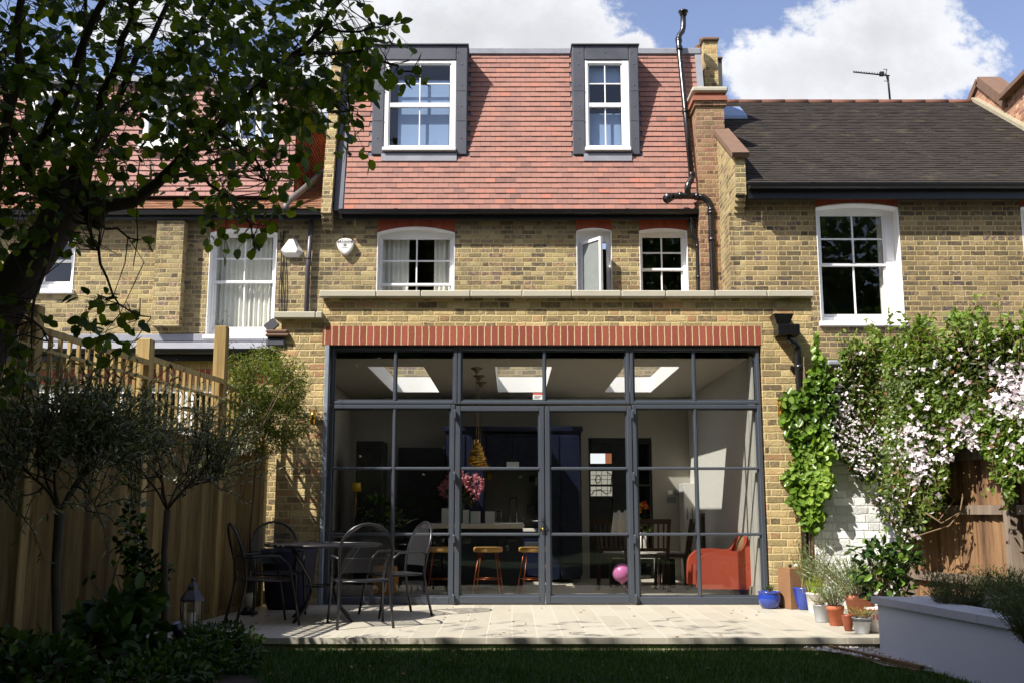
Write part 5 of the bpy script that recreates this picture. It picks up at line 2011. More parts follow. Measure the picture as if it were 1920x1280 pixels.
# things on the island
t_ = thing('flower_vase', 'glass vase of tall pink flowers on the kitchen island', 'vase', P(862, 980, YI + .3))
c = P(862, 980, YI + .3)
mb = MB()
mb.lathe([(0.05, 0.002), (0.045, .1), (0.06, .22), (0.085, .28)], (c.x, c.y, zit), 20)
mb.build('vase_glass', M_GLASS, t_)
mb = MB()
for k in range(9):
    a = rng.random() * 6.28
    e_ = Vector((c.x + .17 * math.cos(a), c.y + .1 * math.sin(a), zit + .38 + .28 * rng.random()))
    mb.tube([(c.x + .02 * math.cos(a), c.y + .02 * math.sin(a), zit + .02), (c.x + .05 * math.cos(a), c.y + .04 * math.sin(a), zit + .3), e_], .005, 5)
mb.build('stem', L_BUSH, t_)
p_, d_ = clumpy(420, [(c.x - .13, c.y, zit + .42, .11, .1, .10), (c.x + .17, c.y, zit + .46, .11, .1, .14), (c.x - .04, c.y, zit + .55, .13, .1, .08)])
leaf_mesh('petals', p_, d_ + rvec(420) * .6, rvec(420), .05, .03, L_PINK, t_)
p_, d_ = clumpy(60, [(c.x + .0, c.y, zit + .30, .12, .1, .08)])
leaf_mesh('foliage', p_, d_, rvec(60), .09, .04, L_BUSH, t_)


def simple(name, label, cat, boxes, mats, group=None, part=None):
    t_ = thing(name, label, cat, (0, boxes[0][4], 0), group)
    for i, bb in enumerate(boxes):
        mb = MB()
        a, b, c_, d_, Y, dep = bb[:6]
        z0 = bb[7] if len(bb) > 7 else None
        bx(mb, a, b, c_, d_, Y, dep, 0, .004, z0=z0)
        mb.build(part or name, mats[i if i < len(mats) else -1], t_)
    return t_


def solid_box(name, label, cat, a, b, ya, Y, dep, mat, z0, group=None):
    mb = MB()
    mb.bevbox(XX(a, ya, Y), XX(b, ya, Y), Y, Y + dep, z0, ZZ(ya, Y), .004)
    return tag(mb.build(name, mat), label, cat, group)


solid_box('storage_box', 'plain white box standing left of the flower vase', 'box', 828, 848, 952, YI + .2, .14, M_PAPER, zit)
solid_box('book', 'white book upright beside the right of the flower vase', 'book', 868, 879, 955, YI + .2, .16, M_PAPER, zit)
solid_box('book', 'thin teal book between two white ones on the island', 'book', 879.5, 882, 957, YI + .2, .16, M_TEAL, zit)
solid_box('book', 'wide white book right of the teal book on the island', 'book', 882.5, 900, 957.5, YI + .2, .16, M_PAPER, zit)
solid_box('box', 'white carton beside the glass jar on the island', 'box', 910, 927, 958, YI + .25, .12, M_PAPER, zit)
t_ = thing('glass_jar', 'small lidded glass jar on the kitchen island', 'jar', P(935, 981, YI + .3))
c = P(935, 981, YI + .3)
mb = MB()
mb.lathe([(0.04, 0.002), (0.045, .02), (0.045, .12), (0.035, .14)], (c.x, c.y, zit), 16)
mb.build('jar_body', M_GLASS, t_)
mb = MB()
mb.lathe([(0.036, .14), (0.036, .165), (0.0, .17)], (c.x, c.y, zit), 16)
mb.build('lid', M_DARKCAB, t_)

# pendants
for k, (px_, py_, Y) in enumerate(((894, 690, 12.05), (898, 703, 12.75), (902, 716, 13.4))):
    c = P(px_, py_, Y)
    lb = ('nearest brass pendant lamp above the island', 'middle brass pendant of the row above the island',
          'farthest brass pendant of the row above the island')[k]
    t_ = thing('pendant_lamp', lb, 'pendant lamp', (c.x, Y, ZC), 'brass pendants over the island')
    mb = MB()
    mb.lathe([(0.0, -.07), (0.012, -.065), (0.03, -.035), (0.07, -.012), (0.075, -.001)], (c.x, Y, ZC), 18)
    mb.build('ceiling_rose', M_BRONZE, t_)
    zb_ = ZZ(866, 12.05)
    mb = MB()
    mb.tube([(c.x, Y, ZC - .06), (c.x, Y, zb_ + .26)], .005, 6)
    mb.build('flex', M_BRONZE, t_)
    mb = MB()
    pr = [(0.025, .27), (0.03, .22), (0.05, .2), (0.05, .18), (0.035, .165), (0.075, .135), (0.08, .1), (0.072, .09), (0.10, .05), (0.112, .02), (0.112, 0.0),
          (0.105, 0.0), (0.103, .02), (0.09, .05), (0.06, .09), (0.0, .12)]
    mb.lathe(pr, (c.x, Y, zb_), 24)
    mb.build('lamp_shade', M_BRASS, t_)

# dark furniture and a filled dark opening at the left side of the room
t_ = thing('dark_cabinet', 'black glazed cabinet standing against the left side of the room', 'cabinet', (-2.1, 14.2, 0))
mb = MB()
bx(mb, 665, 716, 826, 1085, 13.9, .5, z0=0)
mb.build('cabinet_body', M_DARKCAB, t_)
mb = MB()
bx(mb, 745, 832, 838, 1092, 14.8, .35, z0=0)
o = mb.build('dark_opening', M_DARKCAB)  # dark block put in place of a dim opening
tag(o, 'dark block standing in for the dim opening left of the navy cabinets', 'dark_opening')
t_ = thing('table_lamp', 'small table lamp with a yellow shade at the left of the room', 'lamp', P(668, 912, 12.6))
c = P(668, 912, 12.6)
mb = MB()
mb.lathe([(0.06, -.05), (0.05, .05)], (c.x, c.y, c.z), 20)
mb.build('lamp_shade', M_YELLOW, t_)
mb = MB()
mb.tube([(c.x, c.y, c.z - .05), (c.x, c.y, .73)], .01, 8)
mb.lathe([(0.07, .72), (0.06, .74)], (c.x, c.y, 0), 16)
mb.build('lamp_stand', M_BRASS, t_)
t_ = thing('side_table', 'dark desk along the left wall behind the patio chairs', 'side table', (-1.8, 12.4, 0))
mb = MB()
mb.bevbox(-2.3, -1.32, 12.2, 12.9, .69, .72, .006)
mb.build('table_top', M_DARKCAB, t_)
for xx_ in (-2.25, -1.37):
    for yy in (12.25, 12.85):
        mb = MB()
        mb.box(xx_ - .02, xx_ + .02, yy - .02, yy + .02, 0, .69)
        mb.build('leg', M_DARKCAB, t_)
t_ = thing('house_plant', 'dark leafy plant on the desk behind the left window', 'plant', (-1.7, 12.5, .72))
p_, d_ = clumpy(260, [(-1.62, 12.55, .95, .2, .15, .22), (-1.45, 12.6, .85, .12, .1, .1)])
leaf_mesh('foliage', p_, d_, rvec(260, .5), .08, .04, L_DARK, t_)
mb = MB()
mb.lathe([(0.06, 0.722), (0.08, .82)], (-1.62, 12.55, 0), 16)
mb.build('plant_pot', M_ENAMEL, t_)
t_ = thing('wicker_basket', 'amber wicker basket on the floor behind the patio chairs', 'basket', (-1.65, 11.9, 0))
mb = MB()
mb.lathe([(0.1, .003), (0.14, .12), (0.15, .25), (0.13, .36)], (-1.42, 11.75, 0), 20)
mb.build('basket_body', plain('wicker', lin(196, 140, 60), .8, var=.4, scale=30, bump=.8, bscale=60), t_)

# inner door and side glazing
t_ = thing('inner_door', 'black hall door with stained glass panels at the back of the room', 'door', ((door_x0 + door_x1) / 2, YB, 0))
mb = MB()


def dbar(a, b, c_, d_, y0=YB + .03, y1=YB + .09):
    mb.bevbox(XX(a, (c_ + d_) / 2, YB), XX(b, (c_ + d_) / 2, YB), y0, y1, ZZ(d_, YB), ZZ(c_, YB), .004)


dbar(1104, 1108, 820, 1088)
dbar(1149, 1196, 831, 1088)
dbar(1219, 1223, 820, 1088)
dbar(1108, 1219, 820, 831)
dbar(1196, 1219, 906, 910)
dbar(1108, 1149, 831, 849)
dbar(1108, 1149, 868, 882)
dbar(1108, 1149, 907, 911)
dbar(1108, 1149, 929, 1088)
mb.build('door_frame', M_DOORBLACK, t_)
mb = MB()
g_day = emit_mat('pane_glow_day', (0.95, 0.97, 1.0, 1), 0.75)  # door panes glow by themselves in place of daylight from beyond
g_brk = emit_mat('pane_glow_brick', lin(176, 110, 80), 0.6)
g_st = emit_mat('pane_glow_obscured', lin(190, 186, 170), 0.55)


def dq(a, b, c_, d_, mi, y=YB + .06):
    mb.box(XX(a, 890, YB), XX(b, 890, YB), y, y + .004, ZZ(d_, YB), ZZ(c_, YB), mi)


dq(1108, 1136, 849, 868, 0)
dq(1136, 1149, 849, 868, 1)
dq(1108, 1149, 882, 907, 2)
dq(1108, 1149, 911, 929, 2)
mb.build('glowing_pane', [g_day, g_brk, g_st], t_)
mb = MB()
for px_ in (1118, 1128, 1139):
    for r0, r1 in ((882, 907), (911, 929)):
        mb.tube([P(px_, r0, YB + .055), P(px_, r1, YB + .055)], .004, 5)
for py_ in (890, 898, 919):
    mb.tube([P(1108, py_, YB + .055), P(1149, py_, YB + .055)], .004, 5)
mb.tube([P(1119, 905, YB + .05), P(1116, 899, YB + .05), P(1118, 893, YB + .05), P(1123, 890, YB + .05), P(1126, 895, YB + .05), P(1125, 903, YB + .05), P(1119, 905, YB + .05)], .008, 5)
mb.tube([P(1109, 927, YB + .05), P(1114, 919, YB + .05), P(1126, 917, YB + .05), P(1136, 925, YB + .05), P(1145, 922, YB + .05), P(1147, 890, YB + .05), P(1138, 884, YB + .05)], .008, 5)
mb.build('leading', M_BRONZE, t_)
g = MB()
g.box(XX(1196, 900, YB), XX(1219, 900, YB), YB + .055, YB + .06, 0, ZZ(831, YB))
g.build('pane', M_GLASS, t_)

# dining table and chairs
YT = 13.4
zt_ = ZZ(1037, YT)
t_ = thing('dining_table', 'white topped dining table on dark legs behind the right door', 'dining table', (XX(1215, 1040, YT), YT + .4, 0))
mb = MB()
bx(mb, 1142, 1290, 1037, 1047, YT, .85)
mb.build('table_top', M_COUNTER, t_)
for a, yy in ((1158, YT + .08), (1262, YT + .08), (1158, YT + .75), (1262, YT + .75)):
    mb = MB()
    xx_ = XX(a, 1060, YT)
    mb.bevbox(xx_ - .035, xx_ + .035, yy - .035, yy + .035, 0.003, zt_ - .07, .005)
    mb.build('leg', M_DARKCAB, t_)


def dining_chair(label):
    t_ = thing('dining_chair', label, 'dining chair', (0, 0, 0), 'dark dining chairs around the table')
    mb = MB()
    mb.bevbox(-.2, .2, -.2, .2, .40, .44, .01)
    mb.build('seat', M_DARKWOOD, t_)
    for sx in (-1, 1):
        for sy in (-1, 1):
            mb = MB()
            mb.obox((sx * .18, sy * .18, .40), (sx * .19, sy * .2, .0), .035, .035)
            mb.build('leg', M_DARKWOOD, t_)
    mb = MB()
    for sx in (-1, 1):
        mb.obox((sx * .18, -.19, .42), (sx * .2, -.27, .86), .035, .03)
    mb.obox((-.22, -.27, .84), (.22, -.27, .84), .03, .06)
    mb.obox((-.19, -.21, .5), (.19, -.21, .5), .02, .04)
    for k in range(5):
        x_ = -.13 + k * .065
        mb.obox((x_, -.21, .5), (x_, -.265, .83), .022, .015)
    mb.build('backrest', M_DARKWOOD, t_)
    return t_


dc = dining_chair('dark slatted dining chair with its back to the garden, centre of the table')
dc.location = (XX(1222, 1080, 12.9), 12.95, 0.003)
for px_, Y, rz, lb in ((1262, 13.3, 1.3, 'dark dining chair at the right end of the white table'),
                       (1160, 13.1, -.5, 'dark dining chair draped with a white knitted throw')):
    c_ = copy_tree(dc)
    c_.location = (XX(px_, 1080, Y), Y, 0.003)
    c_.rotation_euler[2] = rz
    c_['label'] = lb
t_ = thing('knitted_throw', 'white knitted throw hanging over a dining chair back', 'throw', P(1160, 990, 12.75))
mb = MB()
V = []
nx_, nz_ = 10, 8
for j in range(nz_ + 1):
    for i in range(nx_ + 1):
        px_ = 1151 + (1177 - 1151) * i / nx_ - (6 - 6 * i / nx_) * j / nz_
        py_ = 958 + (1000 - 958) * j / nz_ + 3 * math.sin(i * 1.3)
        V.append(P(px_, py_, 12.72 + .03 * math.sin(i * 1.1) - .04 * math.sin(j * .5)))
Fs = [(j * 11 + i, (j + 1) * 11 + i, (j + 1) * 11 + i + 1, j * 11 + i + 1) for j in range(nz_) for i in range(nx_)]
mb.add(V, Fs, 0, .5, True)
mb.add([(v[0], v[1] + .02, v[2]) for v in V], [f[::-1] for f in Fs], 0, .5, True)
mb.build('throw_cloth', M_THROW, t_)
t_ = thing('flower_vase', 'vase of red and yellow flowers on the dining table', 'vase', P(1205, 1036, YT + .3))
c = P(1206, 1036, YT + .3)
mb = MB()
mb.lathe([(0.05, 0.002), (0.04, .12), (0.07, .26)], (c.x, c.y, zt_), 16)
mb.build('vase_body', M_ENAMEL, t_)
for nm, cc, pts_ in (('red_bloom', lin(190, 50, 40), [(1214, 950), (1208, 942), (1202, 950)]), ('yellow_bloom', lin(230, 180, 40), [(1202, 946), (1200, 956), (1211, 948)])):
    mb = MB()
    for a, b in pts_:
        q = P(a, b, YT + .3)
        for k in range(12):
            d_ = Vector(rvec(1)[0]) * .03
            mb.add([q, q + d_ + Vector((.01, 0, .01)), q + d_ * 1.2, q + d_ - Vector((.01, 0, .01))], [(0, 1, 2, 3)])
    mb.build(nm, plain(nm, cc, .6, bump=0), t_)
p_, d_ = clumpy(50, [(c.x, c.y, zt_ + .33, .07, .07, .12)])
leaf_mesh('foliage', p_, d_, rvec(50), .08, .03, L_BUSH, t_)
t_ = thing('balloon', 'round pink balloon resting low behind the right glazed door', 'balloon', P(1166, 1073, 12.4))
c = P(1166, 1073, 12.4)
mb = MB()
r0 = 17.5 / F * 12.3
mb.lathe([(0.004, -r0 * 1.18), (0.012, -r0 * 1.12), (r0 * .25, -r0 * 1.0)] + [(r0 * math.sin(a), -r0 * math.cos(a)) for a in np.linspace(.35, math.pi - .01, 14)], c, 28)
mb.build('balloon_skin', M_BALLOON, t_)
mb = MB()
mb.tube([(c.x, c.y, c.z - r0 * 1.18), (c.x + .02, c.y, .1), (c.x + .1, c.y + .05, .012)], .002, 4)
mb.build('string', M_PAPER, t_)

# armchair: seen from its right side, facing left
t_ = thing('armchair', 'orange red fabric armchair facing left behind the right window', 'armchair', (XX(1365, 1100, 12), 11.9, 0))


def chair_poly(pts, Y):
    return [(XX(a, b, Y), ZZ(b, Y)) for a, b in pts]


arm = [(1309, 1102), (1308, 1080), (1309, 1056), (1313, 1046), (1323, 1036), (1338, 1032), (1360, 1031), (1380, 1033), (1393, 1032), (1400, 1022), (1408, 1006),
       (1414, 1000), (1423, 1000), (1424, 1040), (1422, 1080), (1419, 1104), (1330, 1104)]
for y0, y1 in ((11.50, 11.62), (12.12, 12.24)):
    mb = MB()
    mb.prism(chair_poly(arm, 11.5), y0, y1)
    mb.build('arm', M_ORANGE, t_)
mb = MB()
mb.prism(chair_poly([(1316, 1100), (1313, 1062), (1400, 1064), (1400, 1103)], 11.5), 11.62, 12.12)
mb.build('seat', M_ORANGE, t_)
mb = MB()
mb.prism(chair_poly([(1393, 1062), (1406, 1002), (1414, 995), (1428, 996), (1427, 1050), (1421, 1103), (1398, 1103)], 11.5), 11.6, 12.14)
mb.build('backrest', M_ORANGE, t_)
for a, yy in ((1312, 11.55), (1414, 11.55), (1330, 12.15), (1400, 12.15)):
    mb = MB()
    xx_ = XX(a + 4, 1110, 11.5)
    mb.tube([(xx_, yy, ZZ(1103, 11.5)), (xx_, yy, .003)], [.032, .022], 8)
    mb.build('leg', M_PALEWOOD, t_)
t_ = thing('cushion', 'tan cushion propped in the orange armchair', 'cushion', P(1392, 1020, 11.85))
mb = MB()
c = P(1392, 1018, 11.87)
mb.lathe([(0.0, -.06), (0.1, -.045), (.15, 0), (0.1, .045), (0.0, .06)], (0, 0, 0), 16)
mb.v = [(c.x + p[2] * .9 + p[0] * .25, c.y + p[1] * 1.2, c.z + p[0] * .85) for p in mb.v]
mb.build('cushion_cover', plain('tan_cushion', lin(150, 120, 84), .9, bump=.2), t_)

# sideboard group on the right
YS = 14.1
t_ = thing('sideboard', 'dark topped low sideboard against the right wall', 'sideboard', (2.2, YS + .3, 0))
mb = MB()
bx(mb, 1316, 1396, 961, 966, YS, .5)
mb.build('shelf_top', M_DARKWOOD, t_)
mb = MB()
bx(mb, 1318, 1334, 967, 1085, YS + .02, .45, 0, z0=0.003)
bx(mb, 1388, 1394, 967, 1085, YS + .02, .45, 0, z0=0.003)
mb.build('side_panel', M_DARKWOOD, t_)
mb = MB()
bx(mb, 1335, 1387, 969, 1080, YS + .1, .36, 0, z0=0.05)
mb.build('door_front', M_GREYCAB, t_)
t_ = thing('house_plant', 'dark bushy plant on the sideboard by the right wall', 'plant', P(1368, 930, YS + .2))
zs_ = ZZ(961, YS)
c = P(1372, 935, YS + .2)
p_, d_ = clumpy(500, [(c.x, c.y, zs_ + .25, .2, .16, .11), (c.x - .16, c.y, zs_ + .1, .1, .1, .1)])
leaf_mesh('foliage', p_, d_, rvec(500, .3), .06, .03, L_DARK, t_)
mb = MB()
mb.lathe([(0.08, 0.002), (0.1, .15)], (c.x, c.y, zs_), 16)
mb.build('plant_pot', M_ENAMEL, t_)
t_ = thing('framed_picture', 'small dark framed blue picture standing on the sideboard', 'picture', P(1386, 948, YS + .1))
mb = MB()
bx(mb, 1378, 1393, 934, 961, YS + .05, .03, 0, z0=zs_)
mb.build('frame', M_DARKCAB, t_)
mb = MB()
bx(mb, 1381, 1390, 938, 956, YS + .044, .005, 0)
mb.build('print', plain('blue_print', lin(90, 110, 150), .5, bump=0), t_)
t_ = thing('curtain_bundle', 'dark coat hanging near the right wall', 'coat', P(1406, 975, 13.2))
mb = MB()
q = [P(1405, 949, 13.2), P(1403, 965, 13.2), P(1400, 985, 13.2), P(1402, 1010, 13.2)]
mb.tube(q, [.04, .1, .13, .11], 12)
mb.build('coat_cloth', M_DARKCAB, t_)
t_ = thing('thermostat', 'small wall controls right of the hall door', 'wall control', P(1262, 928, YB - .02))
for a, b, c_, d_, m_ in ((1252, 1261, 918, 926, M_PAPER), (1265, 1274, 917, 927, M_GREYINK), (1251, 1267, 931, 941, M_GREYINK)):
    mb = MB()
    bx(mb, a, b, c_, d_, YB - .02, .018, 0, .002)
    mb.build('control_panel', m_, t_)
t_ = thing('tall_cupboard', 'pale grey cupboard with long handles by the right wall', 'cupboard', (2.0, 14.7, 0))
mb = MB()
bx(mb, 1284, 1314, 905, 1080, 14.75, .43, 0, z0=0.003)
mb.build('cupboard_body', M_GREYCAB, t_)
mb = MB()
for a in (1289, 1298):
    mb.tube([P(a, 951, 14.72), P(a, 973, 14.72)], .006, 6)
mb.build('handle', M_PEWTER, t_)
t_ = thing('speaker_cabinet', 'dark low box on the floor beyond the orange armchair', 'box', P(1305, 1070, 13.7))
mb = MB()
bx(mb, 1291, 1318, 1046, 1100, 13.6, .4, 0, z0=.003)
mb.build('box_body', M_DARKCAB, t_)

# ================================================================== FENCES
def fline(Y):                            # left boundary
    return -2.60 - 0.115 * (YE - Y)


fn = thing('closeboard_fence', 'tall new timber fence with trellis top along the left boundary', 'fence', (fline(8), 8, 0))
ZB, ZT0, ZT1 = 1.60, 1.64, 2.22
posts = [10.93, 9.73, 8.2, 6.62, 5.0, 3.4, 1.8, 0.2, -1.4]
tops = [1.66, 2.72, 2.34, 2.30, 2.3, 2.3, 2.3, 2.3, 2.3]
for i, (yp, zt_p) in enumerate(zip(posts, tops)):
    mb = MB()
    x_ = fline(yp)
    wy, wx_ = 0.055, 0.058
    off = 0.0
    mb.bevbox(x_ - wx_ + off - .05, x_ + wx_ + off - .05, yp - wy, yp + wy, -0.3, zt_p, .006)
    mb.build('post', M_TRELLIS, fn)
for a, b, zt_p in zip(posts[1:], posts[:-1], [0, 2.20, 2.16, 2.2, 2.2, 2.2, 2.2, 2.2]):
    y = a + .06
    mb = MB()
    while y < b - .06:
        w_ = random.uniform(.098, .106)
        x_ = fline(y) - .035 + random.uniform(-.003, .003)
        y2 = min(y + w_ - .002, b - .06)
        x2 = fline(y2) - .035
        z1_ = ZB + random.uniform(-.003, .003)
        mb.add([(x_, y, -.2), (x2 + .008, y2, -.2), (x2 + .008, y2, z1_), (x_, y, z1_), (x_ - .016, y, -.2), (x2 - .014, y2, -.2), (x2 - .014, y2, z1_), (x_ - .016, y, z1_)],
               [(0, 1, 2, 3), (5, 4, 7, 6), (3, 2, 6, 7), (1, 5, 6, 2), (4, 0, 3, 7)], 0, random.random())
        y += w_
    mb.obox((fline(a) - .03, a, ZB + .015), (fline(b) - .03, b, ZB + .015), .06, .025, (0, 0, 1))
    mb.obox((fline(a) - .02, a, -.05), (fline(b) - .02, b, -.05), .03, .2, (0, 0, 1))
    mb.build('board_panel', M_FENCE, fn)
    if zt_p == 0:
        zt_p = 2.16
    mb = MB()
    n = int(round((b - a - .12) / .125))
    for k in range(n + 1):
        yy = a + .075 + (b - a - .15) * k / n
        mb.obox((fline(yy) - .03, yy, ZT0), (fline(yy) - .03, yy, zt_p), .03, .022, (1, 0, 0), r=random.random())
    for zz_ in (ZT0 + .02, ZT0 + .20, ZT0 + .38, zt_p - .015):
        tk = .045 if zz_ > zt_p - .03 else .022
        mb.obox((fline(a) - .003, a + .05, zz_), (fline(b) - .003, b - .05, zz_), .022, tk, (0, 0, 1), r=random.random())
    mb.build('trellis_panel', M_TRELLIS, fn)

RF = [(3.74, 9.95), (4.13, 8.58), (4.60, 7.0), (5.10, 5.3), (5.6, 3.6), (6.1, 1.9)]
fo = thing('closeboard_fence', 'older orange toned timber fence with grey posts behind the right raised bed', 'fence', (4.1, 8.6, 0))
zf_t = 1.58
for i, (a, b) in enumerate(zip(RF[:-1], RF[1:])):
    A, B = Vector((a[0], a[1], 0)), Vector((b[0], b[1], 0))
    L_ = (B - A).length
    d_ = (B - A) / L_
    nrm_ = Vector((d_.y, -d_.x, 0))
    if nrm_.x > 0:
        nrm_ = -nrm_
    mb = MB()
    s_ = 0.05
    while s_ < L_ - .05:
        w_ = random.uniform(.078, .092)
        p0, p1 = A + d_ * s_, A + d_ * min(s_ + w_ - .002, L_)
        o0 = -nrm_ * (.045 + random.uniform(-.003, .003))
        o1 = -nrm_ * .062
        z1_ = zf_t + random.uniform(-.008, .008)
        V = [p0 + o0 + Vector((0, 0, -.1)), p1 + o1 + Vector((0, 0, -.1)), p1 + o1 + Vector((0, 0, z1_)), p0 + o0 + Vector((0, 0, z1_))]
        V += [v - nrm_ * .018 for v in V]
        mb.add(V, [(0, 1, 2, 3), (5, 4, 7, 6), (3, 2, 6, 7), (1, 5, 6, 2), (4, 0, 3, 7)], 0, random.random())
        s_ += w_
    mb.build('board_panel', M_FENCE_OLD, fo)
    mb = MB()
    for zz_ in (.38, .98, 1.45):
        mb.obox(A + Vector((0, 0, zz_)) - nrm_ * .02, B + Vector((0, 0, zz_)) - nrm_ * .02, .04, .08, (0, 0, 1), r=random.random())
    mb.build('rail', M_GREYWOOD, fo)
    mb = MB()
    mb.obox(A + Vector((0, 0, -.2)), A + Vector((0, 0, zf_t - (.7 if i == 0 else 0))), .10, .10, (1, 0, 0))
    mb.build('post', M_GREYWOOD, fo)

mb = MB()
xw1 = XX(1527, 1000, 10.88)
mb.box(xw1, 4.6, 10.88, 11.3, -.2, 1.8)
o = mb.build('garden_wall', M_BRICK_WHITE)
tag(o, 'white painted brick wall between the downpipe and the old fence', 'wall')

# ================================================================== RAISED BED, GRAVEL
rb = thing('raised_bed', 'long white rendered raised bed with grey slab coping in shade', 'raised bed', (3.3, 6, 0))
zbt, zbc = .34, .285
C0, C1 = Vector((2.735, 7.88, 0)), Vector((3.34, 3.1, 0))
d_ = (C1 - C0).normalized()
n_ = Vector((-d_.y, d_.x, 0))
if n_.x < 0:
    n_ = -n_
mb = MB()


def pr4(mb, q, z0, z1, mi=0):
    V = [(p.x, p.y, z0) for p in q] + [(p.x, p.y, z1) for p in q]
    mb.add(V, [(3, 2, 1, 0), (4, 5, 6, 7), (0, 1, 5, 4), (1, 2, 6, 5), (2, 3, 7, 6), (3, 0, 4, 7)], mi)


th = .22
back_d = Vector((1, .06, 0)).normalized()
B1 = C0 + back_d * 3.0
pr4(mb, [C0, C1, C1 + n_ * th, C0 + n_ * th + Vector((0, -.12, 0))], -.2, zbc)
pr4(mb, [C0 + back_d * .0, C0 + n_ * th + Vector((0, -.20, 0)), B1 + Vector((0, -.22, 0)), B1], -.2, zbc - .001)
mb.build('rendered_wall', M_RENDER, rb)
mb = MB()
n = 7
for i in range(n):
    a, b = C0 + d_ * (4.8 * i / n + (0 if i else -.03)), C0 + d_ * (4.8 * (i + 1) / n - .004)
    o0 = -n_ * .035
    o1 = n_ * (th + .03)
    q = [a + o0, b + o0, b + o1, a + o1]
    if i == 0:
        q[3] = a + o1 + Vector((0, -.12, 0))
    pr4(mb, q, zbc + .002, zbt)
for i in range(4):
    a, b = C0 + back_d * (.28 + .7 * i), C0 + back_d * (.28 + .7 * (i + 1) - .004)
    pr4(mb, [a + Vector((0, .03, 0)), a + Vector((0, -.26, 0)), b + Vector((0, -.26, 0)), b + Vector((0, .03, 0))], zbc + .002, zbt - .001)
mb.build('coping_slab', M_SLAB, rb)
mb = MB()
pr4(mb, [C0 + n_ * .1 + Vector((0, -.1, 0)), C1 + n_ * .1, C1 + n_ * 3, B1 + Vector((0, -.1, 0))], -.2, .22)
mb.build('bed_soil', M_SOIL, rb)

mb = MB()
pts_g = [(XX(1575, 1210, 8.1), YP - .02), (2.70, YP - .02), (2.80, 7.0), (2.55, 7.3)]
mb.add([(x, y, LAWNZ + .02) for x, y in pts_g], [(3, 2, 1, 0)], 0, .2)
k = 0
while k < 1700:
    x, y = random.uniform(2.2, 2.9), random.uniform(7.0, YP)
    if x > 2.78 + (YP - y) * .1 or y < YP - (x - 2.30) * 1.9 - .1:
        k += 1
        continue
    s_ = random.uniform(.008, .018)
    z_ = LAWNZ + .02 + s_ * .4
    h_ = s_ * .7
    mb.add([(x - s_, y, z_), (x, y - s_, z_), (x + s_, y, z_), (x, y + s_, z_), (x + s_ * .2, y, z_ + h_)], [(0, 1, 4), (1, 2, 4), (2, 3, 4), (3, 0, 4)], 0, random.random())
    k += 1
o = mb.build('gravel', M_GRAVEL)
tag(o, 'strip of pale gravel between lawn and raised bed', 'gravel', None, 'stuff')
mb = MB()
e0, e1 = Vector((XX(1560, 1205, 8.1), YP - .03, LAWNZ + .01)), Vector((2.74, 7.1, LAWNZ + .01))
for k in range(2):
    o_ = Vector((-.05 * k - .0, -.045 * k, -.0 - .02 * k))
    mb.obox(e0 + o_, e1 + o_, .035, .07, (0, 0, 1), r=random.random())
o = mb.build('timber_edging', M_SLEEPER)
tag(o, 'timber edging board between lawn and gravel', 'edging')

# planting bed soil on the left
mb = MB()
nx_, ny_ = 14, 26
V = []
for j in range(ny_ + 1):
    yy = 1.5 + (8.18 - 1.5) * j / ny_
    xr_ = -1.45 - .5 * max(0, (yy - 6.4)) + .06 * math.sin(yy * 3)
    for i in range(nx_ + 1):
        xx_ = -3.7 + (xr_ + 3.7) * i / nx_
        e_ = min(1, (nx_ - i) / 3)
        V.append((xx_, yy, LAWNZ + .005 + .06 * e_ + .02 * random.random() * e_))
mb.add(V, [(j * (nx_ + 1) + i, j * (nx_ + 1) + i + 1, (j + 1) * (nx_ + 1) + i + 1, (j + 1) * (nx_ + 1) + i) for j in range(ny_) for i in range(nx_)], 0, .5, True)
o = mb.build('flower_bed_soil', M_SOIL)
tag(o, 'dark planting bed along the left fence', 'flower bed', None, 'structure')

# ================================================================== PATIO FURNITURE
def uv_sheet(name, fn_, nu, nv, mat, parent, su, sv):
    me = bpy.data.meshes.new(name)
    V, Fs = [], []
    for j in range(nv + 1):
        for i in range(nu + 1):
            V.append(fn_(i / nu, j / nv))
    for j in range(nv):
        for i in range(nu):
            Fs.append((j * (nu + 1) + i, j * (nu + 1) + i + 1, (j + 1) * (nu + 1) + i + 1, (j + 1) * (nu + 1) + i))
    me.from_pydata(V, [], Fs)
    uvl = me.uv_layers.new(name='UVMap')
    for p in me.polygons:
        p.use_smooth = True
        for li in p.loop_indices:
            vi = me.loops[li].vertex_index
            i, j = vi % (nu + 1), vi // (nu + 1)
            uvl.data[li].uv = (i / nu * su, j / nv * sv)
    me.materials.append(mat)
    o = bpy.data.objects.new(name, me)
    col.objects.link(o)
    o.parent = parent
    return o


